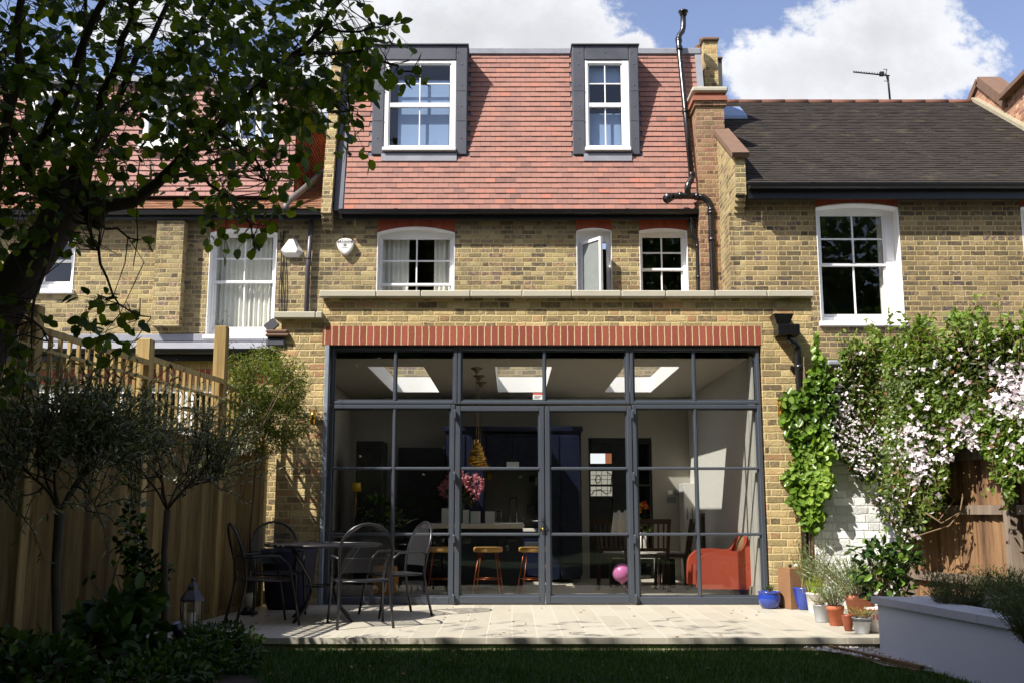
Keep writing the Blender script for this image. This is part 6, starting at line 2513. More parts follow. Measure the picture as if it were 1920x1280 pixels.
def patio_chair(label):
    """Faces +Y; the bent tube runs from one rear foot over the back to the other."""
    t_ = thing('garden_chair', label, 'garden chair', (0, 0, 0), 'black mesh chairs around the patio table')
    zs, zt_, hw = .385, .86, .225

    def side(s_):
        return [(s_ * .235, -.27, 0.0), (s_ * .222, -.225, .18), (s_ * .212, -.19, zs), (s_ * .222, -.205, .52), (s_ * .226, -.235, .64)]
    n = 12
    top = []
    for k in range(n + 1):
        a = math.pi * k / n
        top.append((-.226 * math.cos(a), -.235 - .05 * math.sin(a) - .02 * math.sin(a), .64 + (zt_ - .64) * math.sin(a)))
    mb = MB()
    mb.tube(side(-1) + top[1:-1] + side(1)[::-1], .0125, 8)
    mb.build('back_frame', M_BLACKMET, t_)
    for s_ in (-1, 1):
        mb = MB()
        mb.tube([(s_ * .245, .27, 0.0), (s_ * .232, .235, .2), (s_ * .225, .20, zs - .01), (s_ * .235, .17, zs + .12), (s_ * .25, .08, zs + .2),
                 (s_ * .25, -.08, zs + .2), (s_ * .225, -.215, zs + .185)], .011, 8)
        mb.build('front_leg', M_BLACKMET, t_)
    mb = MB()
    mb.tube([(-.212, -.19, zs - .005), (-.222, .2, zs - .01), (.222, .2, zs - .01), (.212, -.19, zs - .005)], .010, 6)
    mb.tube([(-.212, -.19, zs - .005), (.212, -.19, zs - .005)], .009, 6)
    mb.tube([(-.224, -.22, zs + .19), (0, -.245, zs + .185), (.224, -.22, zs + .19)], .004, 5)
    mb.build('seat_frame', M_BLACKMET, t_)

    def seat(u, v):
        x = (u - .5) * .43
        return (x, -.18 + .40 * v, zs + .006 - .028 * math.sin(u * math.pi) * math.sin(v * math.pi) - .03 * max(0, v - .85) * 4)
    uv_sheet('seat', seat, 10, 8, M_MESH, t_, .43, .4)

    def back(u, v):
        z = zs + .07 + (zt_ - zs - .075) * v
        tz = max(0.0, (z - .64) / (zt_ - .64))
        w_ = .222 * math.sqrt(max(0.0004, 1 - min(tz, .999) ** 2))
        y = -.20 - .07 * v - .03 * math.sin(u * math.pi)
        return ((u - .5) * 2 * w_, y, z)
    uv_sheet('backrest', back, 10, 14, M_MESH, t_, .44, .45)
    return t_


def face(t_, x, y, dx_, dy_):
    t_.location = (x, y, 0.002)
    t_.rotation_euler[2] = math.atan2(dy_, dx_) - math.pi / 2


ca = patio_chair('black mesh chair nearest the fence, left of the table')
cb2, cc2, cd2 = copy_tree(ca), copy_tree(ca), copy_tree(ca)
face(ca, -2.18, 9.18, .86, .42)
face(cb2, -2.28, 10.15, .35, -.93)
face(cc2, -1.30, 9.05, -.30, .95)
face(cd2, -1.10, 9.95, -.86, -.5)
cb2['label'] = 'black mesh chair behind the table in front of the dark planter'
cc2['label'] = 'black mesh chair nearest the camera with its back turned'
cd2['label'] = 'sunlit black mesh chair at the right end, in front of the glazing'

t_ = thing('patio_table', 'round black metal mesh table between four chairs on the patio', 'garden table', (-1.72, 9.55, 0))
tx, ty, tz = -1.72, 9.55, .665
mb = MB()
ring = [(tx + .52 * math.cos(a), ty + .52 * math.sin(a), tz) for a in np.linspace(0, 2 * math.pi, 40, endpoint=False)]
mb.tube(ring, .014, 8, closed=True)
mb.build('table_rim', M_BLACKMET, t_)
mb = MB()
mb.lathe([(0.0, tz + .004), (.51, tz + .004), (.51, tz - .002), (0.0, tz - .002)], (tx, ty, 0), 40)
mb.build('table_top', M_BLACKMET, t_)
for k in range(4):
    a = R(45 + 90 * k + 12)
    ca_, sa_ = math.cos(a), math.sin(a)
    mb = MB()
    mb.tube([(tx + ca_ * r_, ty + sa_ * r_, z_) for r_, z_ in ((.42, tz - .01), (.30, .52), (.17, .36), (.14, .26), (.2, .13), (.36, .003))], .014, 8)
    mb.build('leg', M_BLACKMET, t_)
mb = MB()
mb.tube([(tx + .15 * math.cos(a), ty + .15 * math.sin(a), .30) for a in np.linspace(0, 2 * math.pi, 20, endpoint=False)], .008, 6, closed=True)
mb.build('stretcher', M_BLACKMET, t_)

t_ = thing('planter', 'large dark blue tapered planter behind the patio chairs', 'planter', (-2.28, 10.62, 0))
mb = MB()
mb.lathe([(0.20, 0.003), (0.22, .05), (0.265, .45), (0.285, .56), (0.285, .59), (0.255, .59), (0.24, .52), (0.0, .52)], (-2.27, 10.66, 0), 28)
mb.build('planter_body', M_DARKBLUE, t_)


def lantern(name, label, x, y, s, parts):
    t_ = thing(name, label, 'lantern', (x, y, 0))
    return t_


t_ = thing('candle_lantern', 'glass candle lantern on a dark foot by the fence', 'lantern', (-2.47, 9.95, 0))
cx_, cy_ = -2.50, 10.02
mb = MB()
mb.lathe([(.07, .003), (.09, .02), (.05, .04), (.055, .06)], (cx_, cy_, 0), 18)
mb.lathe([(.075, .30), (.08, .315), (.03, .35), (.012, .37), (.012, .40), (0, .405)], (cx_, cy_, 0), 18)
mb.build('lantern_metal', M_BLACKMET, t_)
mb = MB()
mb.lathe([(.055, .06), (.07, .12), (.07, .28), (.06, .30)], (cx_, cy_, 0), 18)
mb.build('lantern_glass', M_GLASS, t_)
mb = MB()
mb.lathe([(.035, .06), (.035, .2), (0, .2)], (cx_, cy_, 0), 14)
mb.build('candle', M_WAX, t_)

t_ = thing('candle_lantern', 'pewter lantern with domed roof and finial beside the olive trunk', 'lantern', (-2.62, 8.62, 0))
cx_, cy_ = -2.62, 8.62
mb = MB()
n = 6
for z0_, z1_, r0_, r1_ in ((.003, .03, .09, .09), (.24, .26, .10, .10), (.26, .33, .10, .05), (.33, .36, .045, .045), (.36, .40, .045, .02)):
    mb.lathe([(r0_, z0_), (r1_, z1_)], (cx_, cy_, 0), 6, smooth=False)
mb.lathe([(.012, .40), (.02, .415), (.006, .43), (.0, .46)], (cx_, cy_, 0), 8)
for k in range(6):
    a = 2 * math.pi * k / 6
    mb.tube([(cx_ + .085 * math.cos(a), cy_ + .085 * math.sin(a), .03), (cx_ + .09 * math.cos(a), cy_ + .09 * math.sin(a), .24)], .006, 5)
mb.build('lantern_metal', M_PEWTER, t_)
mb = MB()
mb.lathe([(.08, .03), (.085, .24)], (cx_, cy_, 0), 6, smooth=False)
mb.build('lantern_glass', M_GLASS, t_)
mb = MB()
mb.lathe([(.035, .03), (.035, .15), (0, .15)], (cx_, cy_, 0), 14)
mb.build('candle', M_WAX, t_)

for (px_, py_, Y, lb) in ((333, 1181, 6.9, 'small black spotlight on a spike in the shrubs by the right olive trunk'),
                          (130, 1232, 5.1, 'small black spotlight on a spike beside the left olive trunk')):
    c = P(px_, py_, Y)
    t_ = thing('garden_spotlight', lb, 'spotlight', (c.x, Y, LAWNZ))
    mb = MB()
    d_ = Vector((-.25, -.3, 1)).normalized()
    mb.tube([c - d_ * .06, c + d_ * .05], .032, 14)
    mb.tube([c - d_ * .05, (c.x, c.y, LAWNZ)], .008, 6)
    mb.build('lamp_body', M_BLACKMET, t_)
    mb = MB()
    mb.tube([c + d_ * .05, c + d_ * .053], .028, 14)
    mb.build('lens', plain('lamp_lens', lin(150, 160, 190), .1, bump=0, spec=.8), t_)

# ================================================================== POTS
def pot(name, label, cat, pxc, pybase, pw_top, ytop, mat, prof=None, n=24, group='pots beside the white wall', soil=True, sides=None):
    g_ = G(pxc, pybase - 1.0, 0.0)
    # the drawn foot is the near edge of the base
    Y = g_.y + 0.35 * pw_top / F * g_.y
    Rr = pw_top / 2 / F * Y * .985
    H = ZZ(ytop, Y - Rr * 0.0)
    x = XX(pxc, pybase, Y)
    t_ = thing(name, label, cat, (x, Y, 0), group)
    prof = prof or [(.68, 0), (.72, .02), (.93, .78), (1.0, .79), (1.0, 1.0), (.9, 1.0), (.86, .9), (0, .9)]
    mb = MB()
    mb.lathe([(a * Rr, .002 + b * H) for a, b in prof], (x, Y, 0), n)
    mb.build('pot_body', mat, t_)
    mb = MB()
    mb.lathe([(.84 * Rr, .905 * H), (0, .925 * H)], (x, Y, 0), n)
    mb.build('soil', M_SOIL, t_)
    return x, Y, H, Rr, t_


ROUND = [(.62, 0), (.80, .12), (.97, .42), (.99, .62), (.92, .85), (.90, .9), (1.0, .93), (1.0, 1.0), (.88, 1.0), (.84, .9), (0, .9)]
TALL = [(.56, 0), (.62, .04), (.80, .4), (.93, .75), (.98, .9), (1.02, .93), (1.02, 1.0), (.92, 1.0), (.88, .9), (0, .9)]
BUCK = [(.72, 0), (.74, .03), (.97, .95), (1.02, .96), (1.02, 1.0), (.95, 1.0), (.9, .88), (0, .88)]
P1 = pot('plant_pot', 'round blue glazed pot at the foot of the brick pier', 'plant pot', 1443.5, 1142, 42, 1108, M_BLUEGLAZE, ROUND)
P3 = pot('plant_pot', 'taller cobalt blue pot with a scratched side, between wooden box and buckets', 'plant pot', 1509, 1144.5, 40, 1100, M_BLUEGLAZE, TALL)
P4 = pot('plant_pot', 'white pot half hidden behind the zinc bucket', 'plant pot', 1531, 1152, 36, 1111, M_ENAMEL, BUCK)
P5 = pot('zinc_bucket', 'plain galvanised bucket in front of the white pot', 'bucket', 1541.5, 1167.5, 32, 1133, M_ZINC, BUCK)
P6 = pot('plant_pot', 'narrow terracotta pot beside the zinc bucket', 'plant pot', 1568, 1174, 32, 1135, M_TERRA)
P7 = pot('plant_pot', 'large weathered terracotta pot at the back of the group', 'plant pot', 1615, 1160, 58, 1114, M_TERRA_OLD)
P8 = pot('plant_pot', 'small brown glazed pot beside the handled bucket', 'plant pot', 1591, 1184, 22, 1152, M_BROWNGLAZE, TALL)
P9 = pot('handled_bucket', 'pale bucket with a wire handle, nearest the raised bed', 'bucket', 1617, 1189, 35, 1157, M_ZINC, BUCK)
P10 = pot('enamel_bucket', 'white bucket with red pattern partly behind the raised bed', 'bucket', 1641, 1187, 34, 1139, M_ENAMEL, BUCK)
x, Y, H, Rr, t_ = P9
mb = MB()
mb.tube([(x + Rr * 1.02 * math.cos(a), Y - Rr * 1.0 * abs(math.sin(a)) * .5 - .0, H * .97 - .05 * math.sin(a)) for a in np.linspace(0, math.pi, 12)], .003, 5)
mb.lathe([(Rr * .99, H * .80), (Rr * 1.0, H * .83)], (x, Y, 0), 24)
mb.build('handle', M_PEWTER, t_)
x, Y, H, Rr, t_ = P10
mb = MB()
for k in range(16):
    a = 2 * math.pi * k / 16
    for zz_ in (.72, .6):
        q = Vector((x + Rr * .955 * math.cos(a), Y + Rr * .955 * math.sin(a), H * zz_))
        mb.obox(q - Vector((0, 0, .008)), q + Vector((0, 0, .008)), .012, .006, (math.cos(a), math.sin(a), 0))
mb.lathe([(Rr * 1.025, H * .93), (Rr * 1.03, H * .97)], (x, Y, 0), 24)
mb.build('painted_band', M_REDPAINT, t_)

t_ = thing('wooden_box', 'square upright brown timber box between the two blue pots', 'box', G(1488, 1141))
g0 = G(1484, 1142)
mb = MB()
ux, uy = Vector((math.cos(R(19)), math.sin(R(19)), 0)), Vector((-math.sin(R(19)), math.cos(R(19)), 0))
c = Vector((g0.x, g0.y + .005, 0))
w_, h_ = .215, ZZ(1064, g0.y + .1)
q = [c, c + ux * w_, c + ux * w_ + uy * w_, c + uy * w_]
pr4(mb, [q[0], q[3], q[2], q[1]], .003, h_)
mb.f = [f[::-1] for f in mb.f]
mb.build('box_body', M_CHALK, t_)
o = MB()
cc_ = c + (ux + uy) * w_ * .5
for s_ in (-.03, .03):
    o.lathe([(0, -.02), (.016, -.012), (.02, 0), (.014, .012), (0, .02)], (cc_.x + s_, cc_.y - .02, h_ + .022), 12, 0 if s_ < 0 else 1)
o = o.build('pebble', [M_DARKCAB, M_PAPER])
tag(o, 'small black and white ornament on top of the timber box', 'ornament')

# ================================================================== PLANTS IN POTS AND BEDS
def sprigs(n, cx, cy, cz, spread, h, lean=(0, 0), nl=26, L=.02, W=.004, jit=.25):
    """Upright stems carrying many narrow leaves; returns leaf arrays and stem polylines."""
    Pp, A, stems = [], [], []
    for _ in range(n):
        a = rng.random() * 6.283
        r_ = spread * math.sqrt(rng.random())
        base = np.array([cx + .3 * r_ * math.cos(a), cy + .3 * r_ * math.sin(a), cz])
        hh = h * (.55 + .5 * rng.random())
        tip = np.array([cx + r_ * math.cos(a) * 1.3 + lean[0] * hh, cy + r_ * math.sin(a) * 1.3 + lean[1] * hh, cz + hh])
        mid = (base + tip) / 2 + rng.normal(size=3) * .02 + np.array([0, 0, .02])
        st = []
        for k in range(nl):
            t = (k + 1) / nl
            p = (1 - t) ** 2 * base + 2 * t * (1 - t) * mid + t * t * tip
            st.append(p)
            if t > .25:
                Pp.append(p)
                d = (tip - base) / hh + rng.normal(size=3) * jit * 2.2
                A.append(d)
        stems.append([base] + st[::6] + [tip])
    return np.array(Pp), np.array(A), stems


def stems_mesh(stems, parent, mat=None, r=.002, name='stem'):
    mb = MB()
    for st in stems:
        n = len(st)
        mb.tube([tuple(p) for p in st], [r * (1.2 - .8 * i / n) for i in range(n)], 4, cap=False)
    return mb.build(name, mat or M_TWIG, parent)


def herb(name, label, cat, c, spread, h, n, mat, L, W, lean=(0, 0), nl=26, jit=.25, group=None):
    t_ = thing(name, label, cat, c, group)
    p_, a_, st = sprigs(n, c[0], c[1], c[2], spread, h, lean, nl, L, W, jit)
    leaf_mesh('foliage', p_, a_, rvec(len(p_)), L * (0.7 + .6 * rng.random(len(p_))), W, mat, t_, 'diamond')
    stems_mesh(st, t_)
    return t_


herb('rosemary', 'tall spiky rosemary rising behind the pots against the white wall', 'rosemary', (P4[0] + .02, P4[1] + .15, P4[2] * .6), .19, .60, 60, L_ROSE, .032, .006, (.02, 0), 44)
herb('lavender', 'grey green lavender filling the large terracotta pot', 'lavender', (P7[0] - .02, P7[1], P7[2] * .85), .34, .36, 230, L_HERB, .036, .007, (-.25, -.1), 24)
herb('lavender', 'small sprawling lavender in the narrow terracotta pot', 'lavender', (P6[0], P6[1], P6[2] * .9), .13, .20, 80, L_HERB, .026, .006, (-.1, 0), 18)
herb('herb_plant', 'low thyme in the zinc bucket', 'herb', (P5[0], P5[1], P5[2] * .88), .10, .09, 36, L_HERB, .014, .004, (0, 0), 12)
herb('herb_plant', 'dry tufted herb in the handled bucket', 'herb', (P9[0], P9[1], P9[2] * .88), .11, .09, 40, L_LILY, .025, .004, (-.3, 0), 8, .5)
herb('herb_plant', 'green sprig in the round blue pot', 'herb', (P1[0], P1[1], P1[2] * .9), .05, .07, 14, L_BUSH, .025, .01, (0, 0), 8)
t_ = thing('daffodil_clump', 'yellow green strappy leaves in the white pot', 'plant', (P4[0], P4[1], P4[2]))
n = 40
b_ = np.array([P4[0], P4[1] - .02, P4[2] * .88]) + rng.normal(size=(n, 3)) * [.04, .03, 0]
ax_ = rng.normal(size=(n, 3)) * [.3, .3, 0] + [0, 0, 1]
leaf_mesh('foliage', b_, ax_, rvec(n), .22 * (.6 + .6 * rng.random(n)), .016, L_LILY, t_, 'diamond', curl=.2)


def shrub(name, label, cat, blobs, n, L, W, mat, base, shape='ovate', shell=.5, stems=8, up=.5, group=None, sr=.008, jit=.7, tcurl=.15):
    t_ = thing(name, label, cat, base, group)
    p_, d_ = clumpy(n, blobs, shell)
    leaf_mesh('foliage', p_, d_ + rng.normal(size=(n, 3)) * jit, rvec(n, up), L * (.6 + .7 * rng.random(n)), W * (.7 + .5 * rng.random(n)), mat, t_, shape, curl=tcurl)
    mb = MB()
    for k in range(stems):
        b = blobs[k % len(blobs)]
        e_ = Vector((b[0] + rng.normal() * b[3] * .4, b[1] + rng.normal() * b[4] * .4, b[2] + b[5] * rng.random() * .8))
        s_ = Vector(base) + Vector((rng.normal() * .03, rng.normal() * .03, 0))
        m_ = (s_ + e_) / 2 + Vector((rng.normal() * .05, rng.normal() * .05, .05))
        mb.tube([s_, m_, e_], [sr, sr * .7, sr * .3], 5, cap=False)
    mb.build('stem', M_TWIG, t_)
    return t_


def B(px_, py_, Y, rx, ry, rd, w=1):
    c = P(px_, py_, Y)
    k = Y / F
    return (c.x, c.y, c.z, rx * k, rd, ry * k, w)


Yc = 8.9
shrub('camellia', 'dark glossy leaved shrub beside the white wall behind the pots', 'shrub',
      [B(1655, 1060, Yc, 45, 35, .25), B(1690, 1045, Yc, 28, 28, .2), B(1640, 1030, Yc, 35, 15, .18, .6), B(1665, 1100, Yc, 40, 25, .2)], 520, .085, .045, L_DARK,
      (P(1660, 1100, Yc).x, Yc, 0), 'ovate', .4, 12, .8)
for i, (px_, py_, Y, rx, ry) in enumerate(((1775, 1105, 7.2, 60, 34), (1890, 1100, 6.5, 55, 36), (1855, 1065, 8.0, 40, 30), (1920, 1130, 5.9, 40, 40))):
    c = P(px_, py_ + ry, Y)
    herb('bed_plant', ['low grey green tuft behind the corner of the raised bed coping', 'feathery dark tuft in the middle of the raised bed',
                       'tuft at the back of the raised bed by the fence post', 'dark tuft at the right edge of the raised bed'][i], 'bed plant',
         (c.x + .12, Y + .1, .20), .19, .33, 190, L_ROSE, .04, .006, (.1, 0), 16, .4, 'tufts in the raised bed')

# ================================================================== CLIMBERS
def climber(name, label, cat, blobs, n, L, W, mat, base, shape='ovate', shell=.45, jit=.8, up=.4):
    t_ = thing(name, label, cat, base)
    p_, d_ = clumpy(n, blobs, shell)
    leaf_mesh('foliage', p_, d_ * .6 + rng.normal(size=(n, 3)) * jit, d_ * .8 + rvec(n, up), L * (.55 + .8 * rng.random(n)), W * (.6 + .7 * rng.random(n)), mat, t_, shape)
    return t_


def inside(px, py, poly):
    c = np.zeros(len(px), bool)
    n = len(poly)
    j = n - 1
    for i in range(n):
        xi, yi = poly[i]
        xj, yj = poly[j]
        m_ = ((yi > py) != (yj > py)) & (px < (xj - xi) * (py - yi) / (yj - yi + 1e-9) + xi)
        c ^= m_
        j = i
    return c


def waves(a, b, seed, oct_=4):
    r_ = np.random.default_rng(seed)
    v = np.zeros(len(a))
    amp, fr = 1.0, 1.0
    for _ in range(oct_):
        for _k in range(3):
            th, ph = r_.random() * 6.28, r_.random() * 6.28
            v += amp * np.sin((a * math.cos(th) + b * math.sin(th)) * fr + ph)
        amp *= .62
        fr *= 2.0
    return v / 3.2


def drape(n, poly, depth, seed, bulge=.35, thick=.22, gap=-.55, scale=.022, rag=16):
    """Leaf points of a plant hanging as one ragged sheet with hollows and bulges."""
    xs_ = [q[0] for q in poly]
    ys_ = [q[1] for q in poly]
    px = rng.uniform(min(xs_), max(xs_), n * 3)
    py = rng.uniform(min(ys_), max(ys_), n * 3)
    qx = px + rag * waves(px * .05, py * .05, seed + 1, 3)
    qy = py + rag * waves(px * .05, py * .05, seed + 2, 3)
    ok = inside(qx, qy, poly) & (waves(px * scale, py * scale, seed + 3) > gap - .5 * rng.random(n * 3))
    px, py = px[ok][:n], py[ok][:n]
    m_ = len(px)
    Y = np.interp(px, [d[0] for d in depth], [d[1] for d in depth])
    sf = waves(px * scale, py * scale * .8, seed + 4)
    bulge = np.where(px < 1690, bulge * .45, bulge)
    Y = Y - bulge * (.4 + .6 * sf) + thick * (rng.random(m_) ** 1.5) * 2
    a_ = (px - 960) / F
    b_ = (640 - py) / F
    dy_ = math.cos(PITCH) - b_ * math.sin(PITCH)
    dz_ = math.sin(PITCH) + b_ * math.cos(PITCH)
    return np.stack([a_ / dy_ * Y, Y, CAMZ + dz_ / dy_ * Y], 1), px, py


cpoly = [(1545, 700), (1575, 690), (1600, 655), (1640, 640), (1655, 600), (1668, 640), (1700, 610), (1725, 590), (1745, 640), (1790, 630), (1815, 585), (1835, 610), (1860, 640),
         (1920, 600), (2150, 600), (2150, 960), (2010, 900), (1930, 915), (1900, 900), (1885, 950), (1872, 900), (1850, 855), (1810, 845), (1780, 872), (1765, 930), (1750, 960),
         (1722, 985), (1700, 1010), (1680, 985), (1655, 975), (1640, 900), (1615, 905), (1590, 880), (1570, 850), (1552, 800), (1530, 750)]
cdep = [(1500, 10.84), (1600, 10.80), (1655, 10.74), (1672, 9.8), (1700, 9.50), (1760, 9.12), (1850, 8.52), (1930, 8.1), (2150, 7.2)]
cl = thing('clematis', 'large clematis covered in small white flowers sprawling over fence and wall', 'clematis', (4.1, 9.6, 1.0))
p_, px_a, py_a = drape(44000, cpoly, cdep, 3, .20, .14, gap=-.9)
n = len(p_)
tone = np.clip(.42 + .28 * waves(px_a * .02, py_a * .02, 77) + .30 * (rng.random(n) - .5) + np.clip((700 - py_a) / 300, -.1, .25), 0, .88)
tone[rng.random(n) < .05] = 1.0
leaf_mesh('foliage', p_, rng.normal(size=(n, 3)) + [0, 0, -.5], rng.normal(size=(n, 3)) * .8 + [-.3, -.6, .5], .050 * (.5 + .9 * rng.random(n)) * np.where(py_a < 720, 1.25, 1.0), .028, L_CLEM, cl,
          'ovate', rnd=tone)
# four petalled flowers in drifts
p_, px_a, py_a = drape(26000, cpoly, [(a, b - .05) for a, b in cdep], 3, .24, .02)
dr = waves(px_a * .03, py_a * .03, 21) + .9 * np.exp(-((px_a - (1575 + (py_a - 700) * .35)) / 62.0) ** 2) + .8 * np.exp(-((px_a - 1910) / 50.0) ** 2 - ((py_a - 720) / 90.0) ** 2) - .25
dr += .3 * np.exp(-((px_a - 1720) / 70.0) ** 2 - ((py_a - 880) / 60.0) ** 2) - np.clip((690 - py_a) / 60, 0, 1)
kf = rng.random(len(p_)) < np.clip((dr - .1) * .42, 0.02, .27)
p_ = p_[kf] + rng.normal(size=(kf.sum(), 3)) * .02
px_f = px_a[kf]
nf = len(p_)
nrm0 = np.array([-.45, -.8, .45]) + rng.normal(size=(nf, 3)) * .75
nrm0 /= np.linalg.norm(nrm0, axis=1, keepdims=True)
t1 = np.cross(nrm0, rvec(nf))
t1 /= np.linalg.norm(t1, axis=1, keepdims=True)
t2 = np.cross(nrm0, t1)
fs_ = np.tile(np.where(px_f > 1700, .025, .016) * (.55 + .8 * rng.random(nf)), 4)
leaf_mesh('flowers', np.concatenate([p_] * 4), np.concatenate([t1, t2, -t1, -t2]) + rng.normal(size=(nf * 4, 3)) * .15, np.concatenate([nrm0] * 4), fs_, fs_ * .8, L_PETAL, cl, 'diamond', 0.05,
          np.tile(rng.random(nf), 4), curl=-.15)
# loose shoots above and below the mass
mb = MB()
SP, SA = [], []
for k in range(150):
    if k % 3:
        px_, py_ = rng.uniform(1570, 1925), rng.uniform(610, 690)
        dv = Vector((rng.normal() * .5, -.1, 1))
    else:
        px_, py_ = rng.uniform(1590, 1925), rng.uniform(850, 960)
        dv = Vector((rng.normal() * .3, -.1, -1))
    if not inside(np.array([px_]), np.array([py_]), cpoly)[0]:
        continue
    Y = float(np.interp(px_, [d[0] for d in cdep], [d[1] for d in cdep])) - .1
    s_ = P(px_, py_, Y)
    L_ = rng.uniform(.15, .38)
    pts = [s_]
    for q in range(5):
        dv = (dv.normalized() + Vector(rng.normal(size=3)) * .25)
        pts.append(pts[-1] + dv.normalized() * L_ / 5)
    mb.tube(pts, [.004, .0035, .003, .0025, .002, .0015], 4, cap=False)
    for q in pts[1:]:
        for _k in range(2):
            SP.append(list(q + Vector(rng.normal(size=3)) * .01))
            SA.append(list(Vector(rng.normal(size=3)) + dv * .3))
for pl in ([(1760, 905, 9.2), (1790, 935, 9.1), (1760, 975, 9.05), (1735, 960, 9.1)], [(1735, 960, 9.1), (1765, 980, 9.0), (1800, 960, 9.0), (1805, 930, 9.0)],
           [(1700, 1010, 9.3), (1780, 985, 9.0), (1800, 960, 9.0)]):
    mb.tube([P(*q) for q in pl], .007, 6)
mb.build('stem', M_TWIG, cl)
n = len(SP)
leaf_mesh('shoot_leaves', SP, SA, rvec(n, .4), .055 * (.6 + .7 * rng.random(n)), .032, L_CLEM, cl, 'ovate', rnd=.45 + .4 * rng.random(n))

ipoly = [(1528, 625), (1540, 640), (1552, 700), (1566, 760), (1562, 850), (1548, 920), (1542, 985), (1512, 995), (1490, 945), (1478, 900), (1490, 850), (1478, 800), (1462, 785),
         (1478, 750), (1496, 735), (1522, 690)]
iv = thing('climbing_hydrangea', 'bright green large leaved climber on the brick pier edge', 'climber', (3.1, 10.8, 0))
p_, px_a, py_a = drape(1700, ipoly, [(1460, 10.93), (1500, 10.86), (1540, 10.75), (1590, 10.6)], 40, .10, .06, gap=-.9, rag=10)
n = len(p_)
leaf_mesh('foliage', p_, rng.normal(size=(n, 3)) * .6 + [0, -.1, -.7], rng.normal(size=(n, 3)) * .5 + [-.3, -.8, .5], .080 * (.5 + .8 * rng.random(n)), .062, L_IVY, iv, 'round',
          rnd=np.clip(.5 + .3 * waves(px_a * .03, py_a * .03, 9) + .5 * (rng.random(n) - .5), 0, 1))
mb = MB()
for k in range(5):
    mb.tube([(3.10 + .03 * k, 10.90, 0), (3.12 + .02 * k, 10.90, 1.0), (3.08 + .05 * k, 10.86, 1.8), (3.13, 10.86, 2.6 - .1 * k)], [.012, .01, .008, .004], 5)
mb.build('stem', M_TWIG, iv)

js_b = [B(500, 720, 10.4, 62, 62, .45), B(470, 770, 10.2, 45, 60, .4), B(530, 790, 10.4, 45, 50, .4), B(545, 720, 10.5, 35, 45, .35), B(500, 830, 10.3, 45, 25, .3), B(450, 690, 10.1, 25, 30, .25),
        B(505, 665, 10.4, 35, 18, .25, .7), B(425, 655, 9.8, 20, 35, .06, .25), B(420, 600, 9.75, 8, 22, .04, .5)]
js = climber('jasmine', 'dense yellow green jasmine mounded over the end of the trellis', 'jasmine', js_b, 15000, .040, .011, L_JAS, (-2.5, 10.4, 0), 'diamond', .55, 1.0, .2)
mb = MB()
for k in range(26):
    b = js_b[rng.integers(6)]
    s_ = Vector((-2.55, 10.3 + rng.normal() * .2, 1.5))
    e_ = Vector((b[0] + rng.normal() * b[3], b[1] + rng.normal() * b[4] * .6, b[2] + abs(rng.normal()) * b[5]))
    mb.tube([s_, (s_ + e_) / 2 + Vector((0, -.1, .1)), e_], [.006, .004, .002], 4, cap=False)
mb.tube([(-2.6, 10.4, 0), (-2.58, 10.3, .8), (-2.55, 10.3, 1.6)], [.02, .016, .012], 6)
mb.build('stem', M_TWIG, js)

# ================================================================== TREES
def branchy(mb, start, d, L, r, depth, tips, spread=.5, k=3):
    pts = [Vector(start)]
    dd = Vector(d).normalized()
    n = 4
    for i in range(n):
        dd = (dd + Vector(rng.normal(size=3)) * .12 + Vector((0, 0, .03))).normalized()
        pts.append(pts[-1] + dd * (L / n))
    mb.tube(pts, [r * (1 - .45 * i / n) for i in range(n + 1)], 7 if r > .02 else 5, cap=False)
    if depth == 0:
        tips.append((pts[-1], dd))
        tips.append((pts[-2], dd))
        return
    for j in range(k):
        nd = (dd + Vector(rng.normal(size=3)) * spread).normalized()
        branchy(mb, pts[-1 - (j % 2)], nd, L * .72, r * .55, depth - 1, tips, spread, k)
    tips.append((pts[-1], dd))


def olive(label, pxb, pyb, Y, crown_px, seed):
    c = P(pxb, pyb, Y)
    t_ = thing('olive_tree', label, 'olive tree', (c.x, Y, LAWNZ), 'pair of young olive trees by the left fence')
    fork = P(crown_px[0], crown_px[1], Y)
    mb = MB()
    base = Vector((c.x, Y, LAWNZ - .03))
    mb.tube([base, base.lerp(fork, .4) + Vector((.012, 0, 0)), base.lerp(fork, .75) - Vector((.01, 0, 0)), fork], [.028, .024, .022, .024], 9)
    mb.build('trunk', M_BARK_OLIVE, t_)
    mb = MB()
    tips = []
    for k in range(6):
        a = k / 6 * 6.283 + rng.random() * .7
        branchy(mb, fork, (math.cos(a) * .75, math.sin(a) * .6, 1.0), .235 if Y > 6 else .19, .011, 2, tips, .5, 3)
    tp = [t for t in tips]
    shoots = []
    for (q, dd) in tp:
        for _ in range(2):
            e_ = (dd * .6 + Vector((0, 0, .95)) + Vector(rng.normal(size=3)) * .5).normalized()
            L_ = rng.uniform(.16, .62) * (1.0 if Y > 6 else .85)
            m1 = q + e_ * L_ * .5
            m2 = q + e_ * L_ + Vector((0, 0, -.12 * L_)) + Vector(rng.normal(size=3)) * .04
            mb.tube([q, m1, m2], [.0035, .0025, .001], 4, cap=False)
            shoots.append((q, m1, m2))
    mb.build('branch', M_BARK_OLIVE, t_)
    LPp, LAa = [], []
    for q, m1, m2 in shoots:
        nl = int(rng.integers(13, 25))
        for j in range(nl):
            t = (j + 1) / nl
            p = q.lerp(m1, t * 2) if t < .5 else m1.lerp(m2, t * 2 - 1)
            LPp.append(list(p))
            LAa.append(list((m2 - q).normalized() * .7 + Vector(rng.normal(size=3)) * .7))
    n = len(LPp)
    leaf_mesh('foliage', LPp, LAa, rvec(n), .050 * (.6 + .6 * rng.random(n)), .0115, L_OLIVE, t_, 'diamond')
    return t_


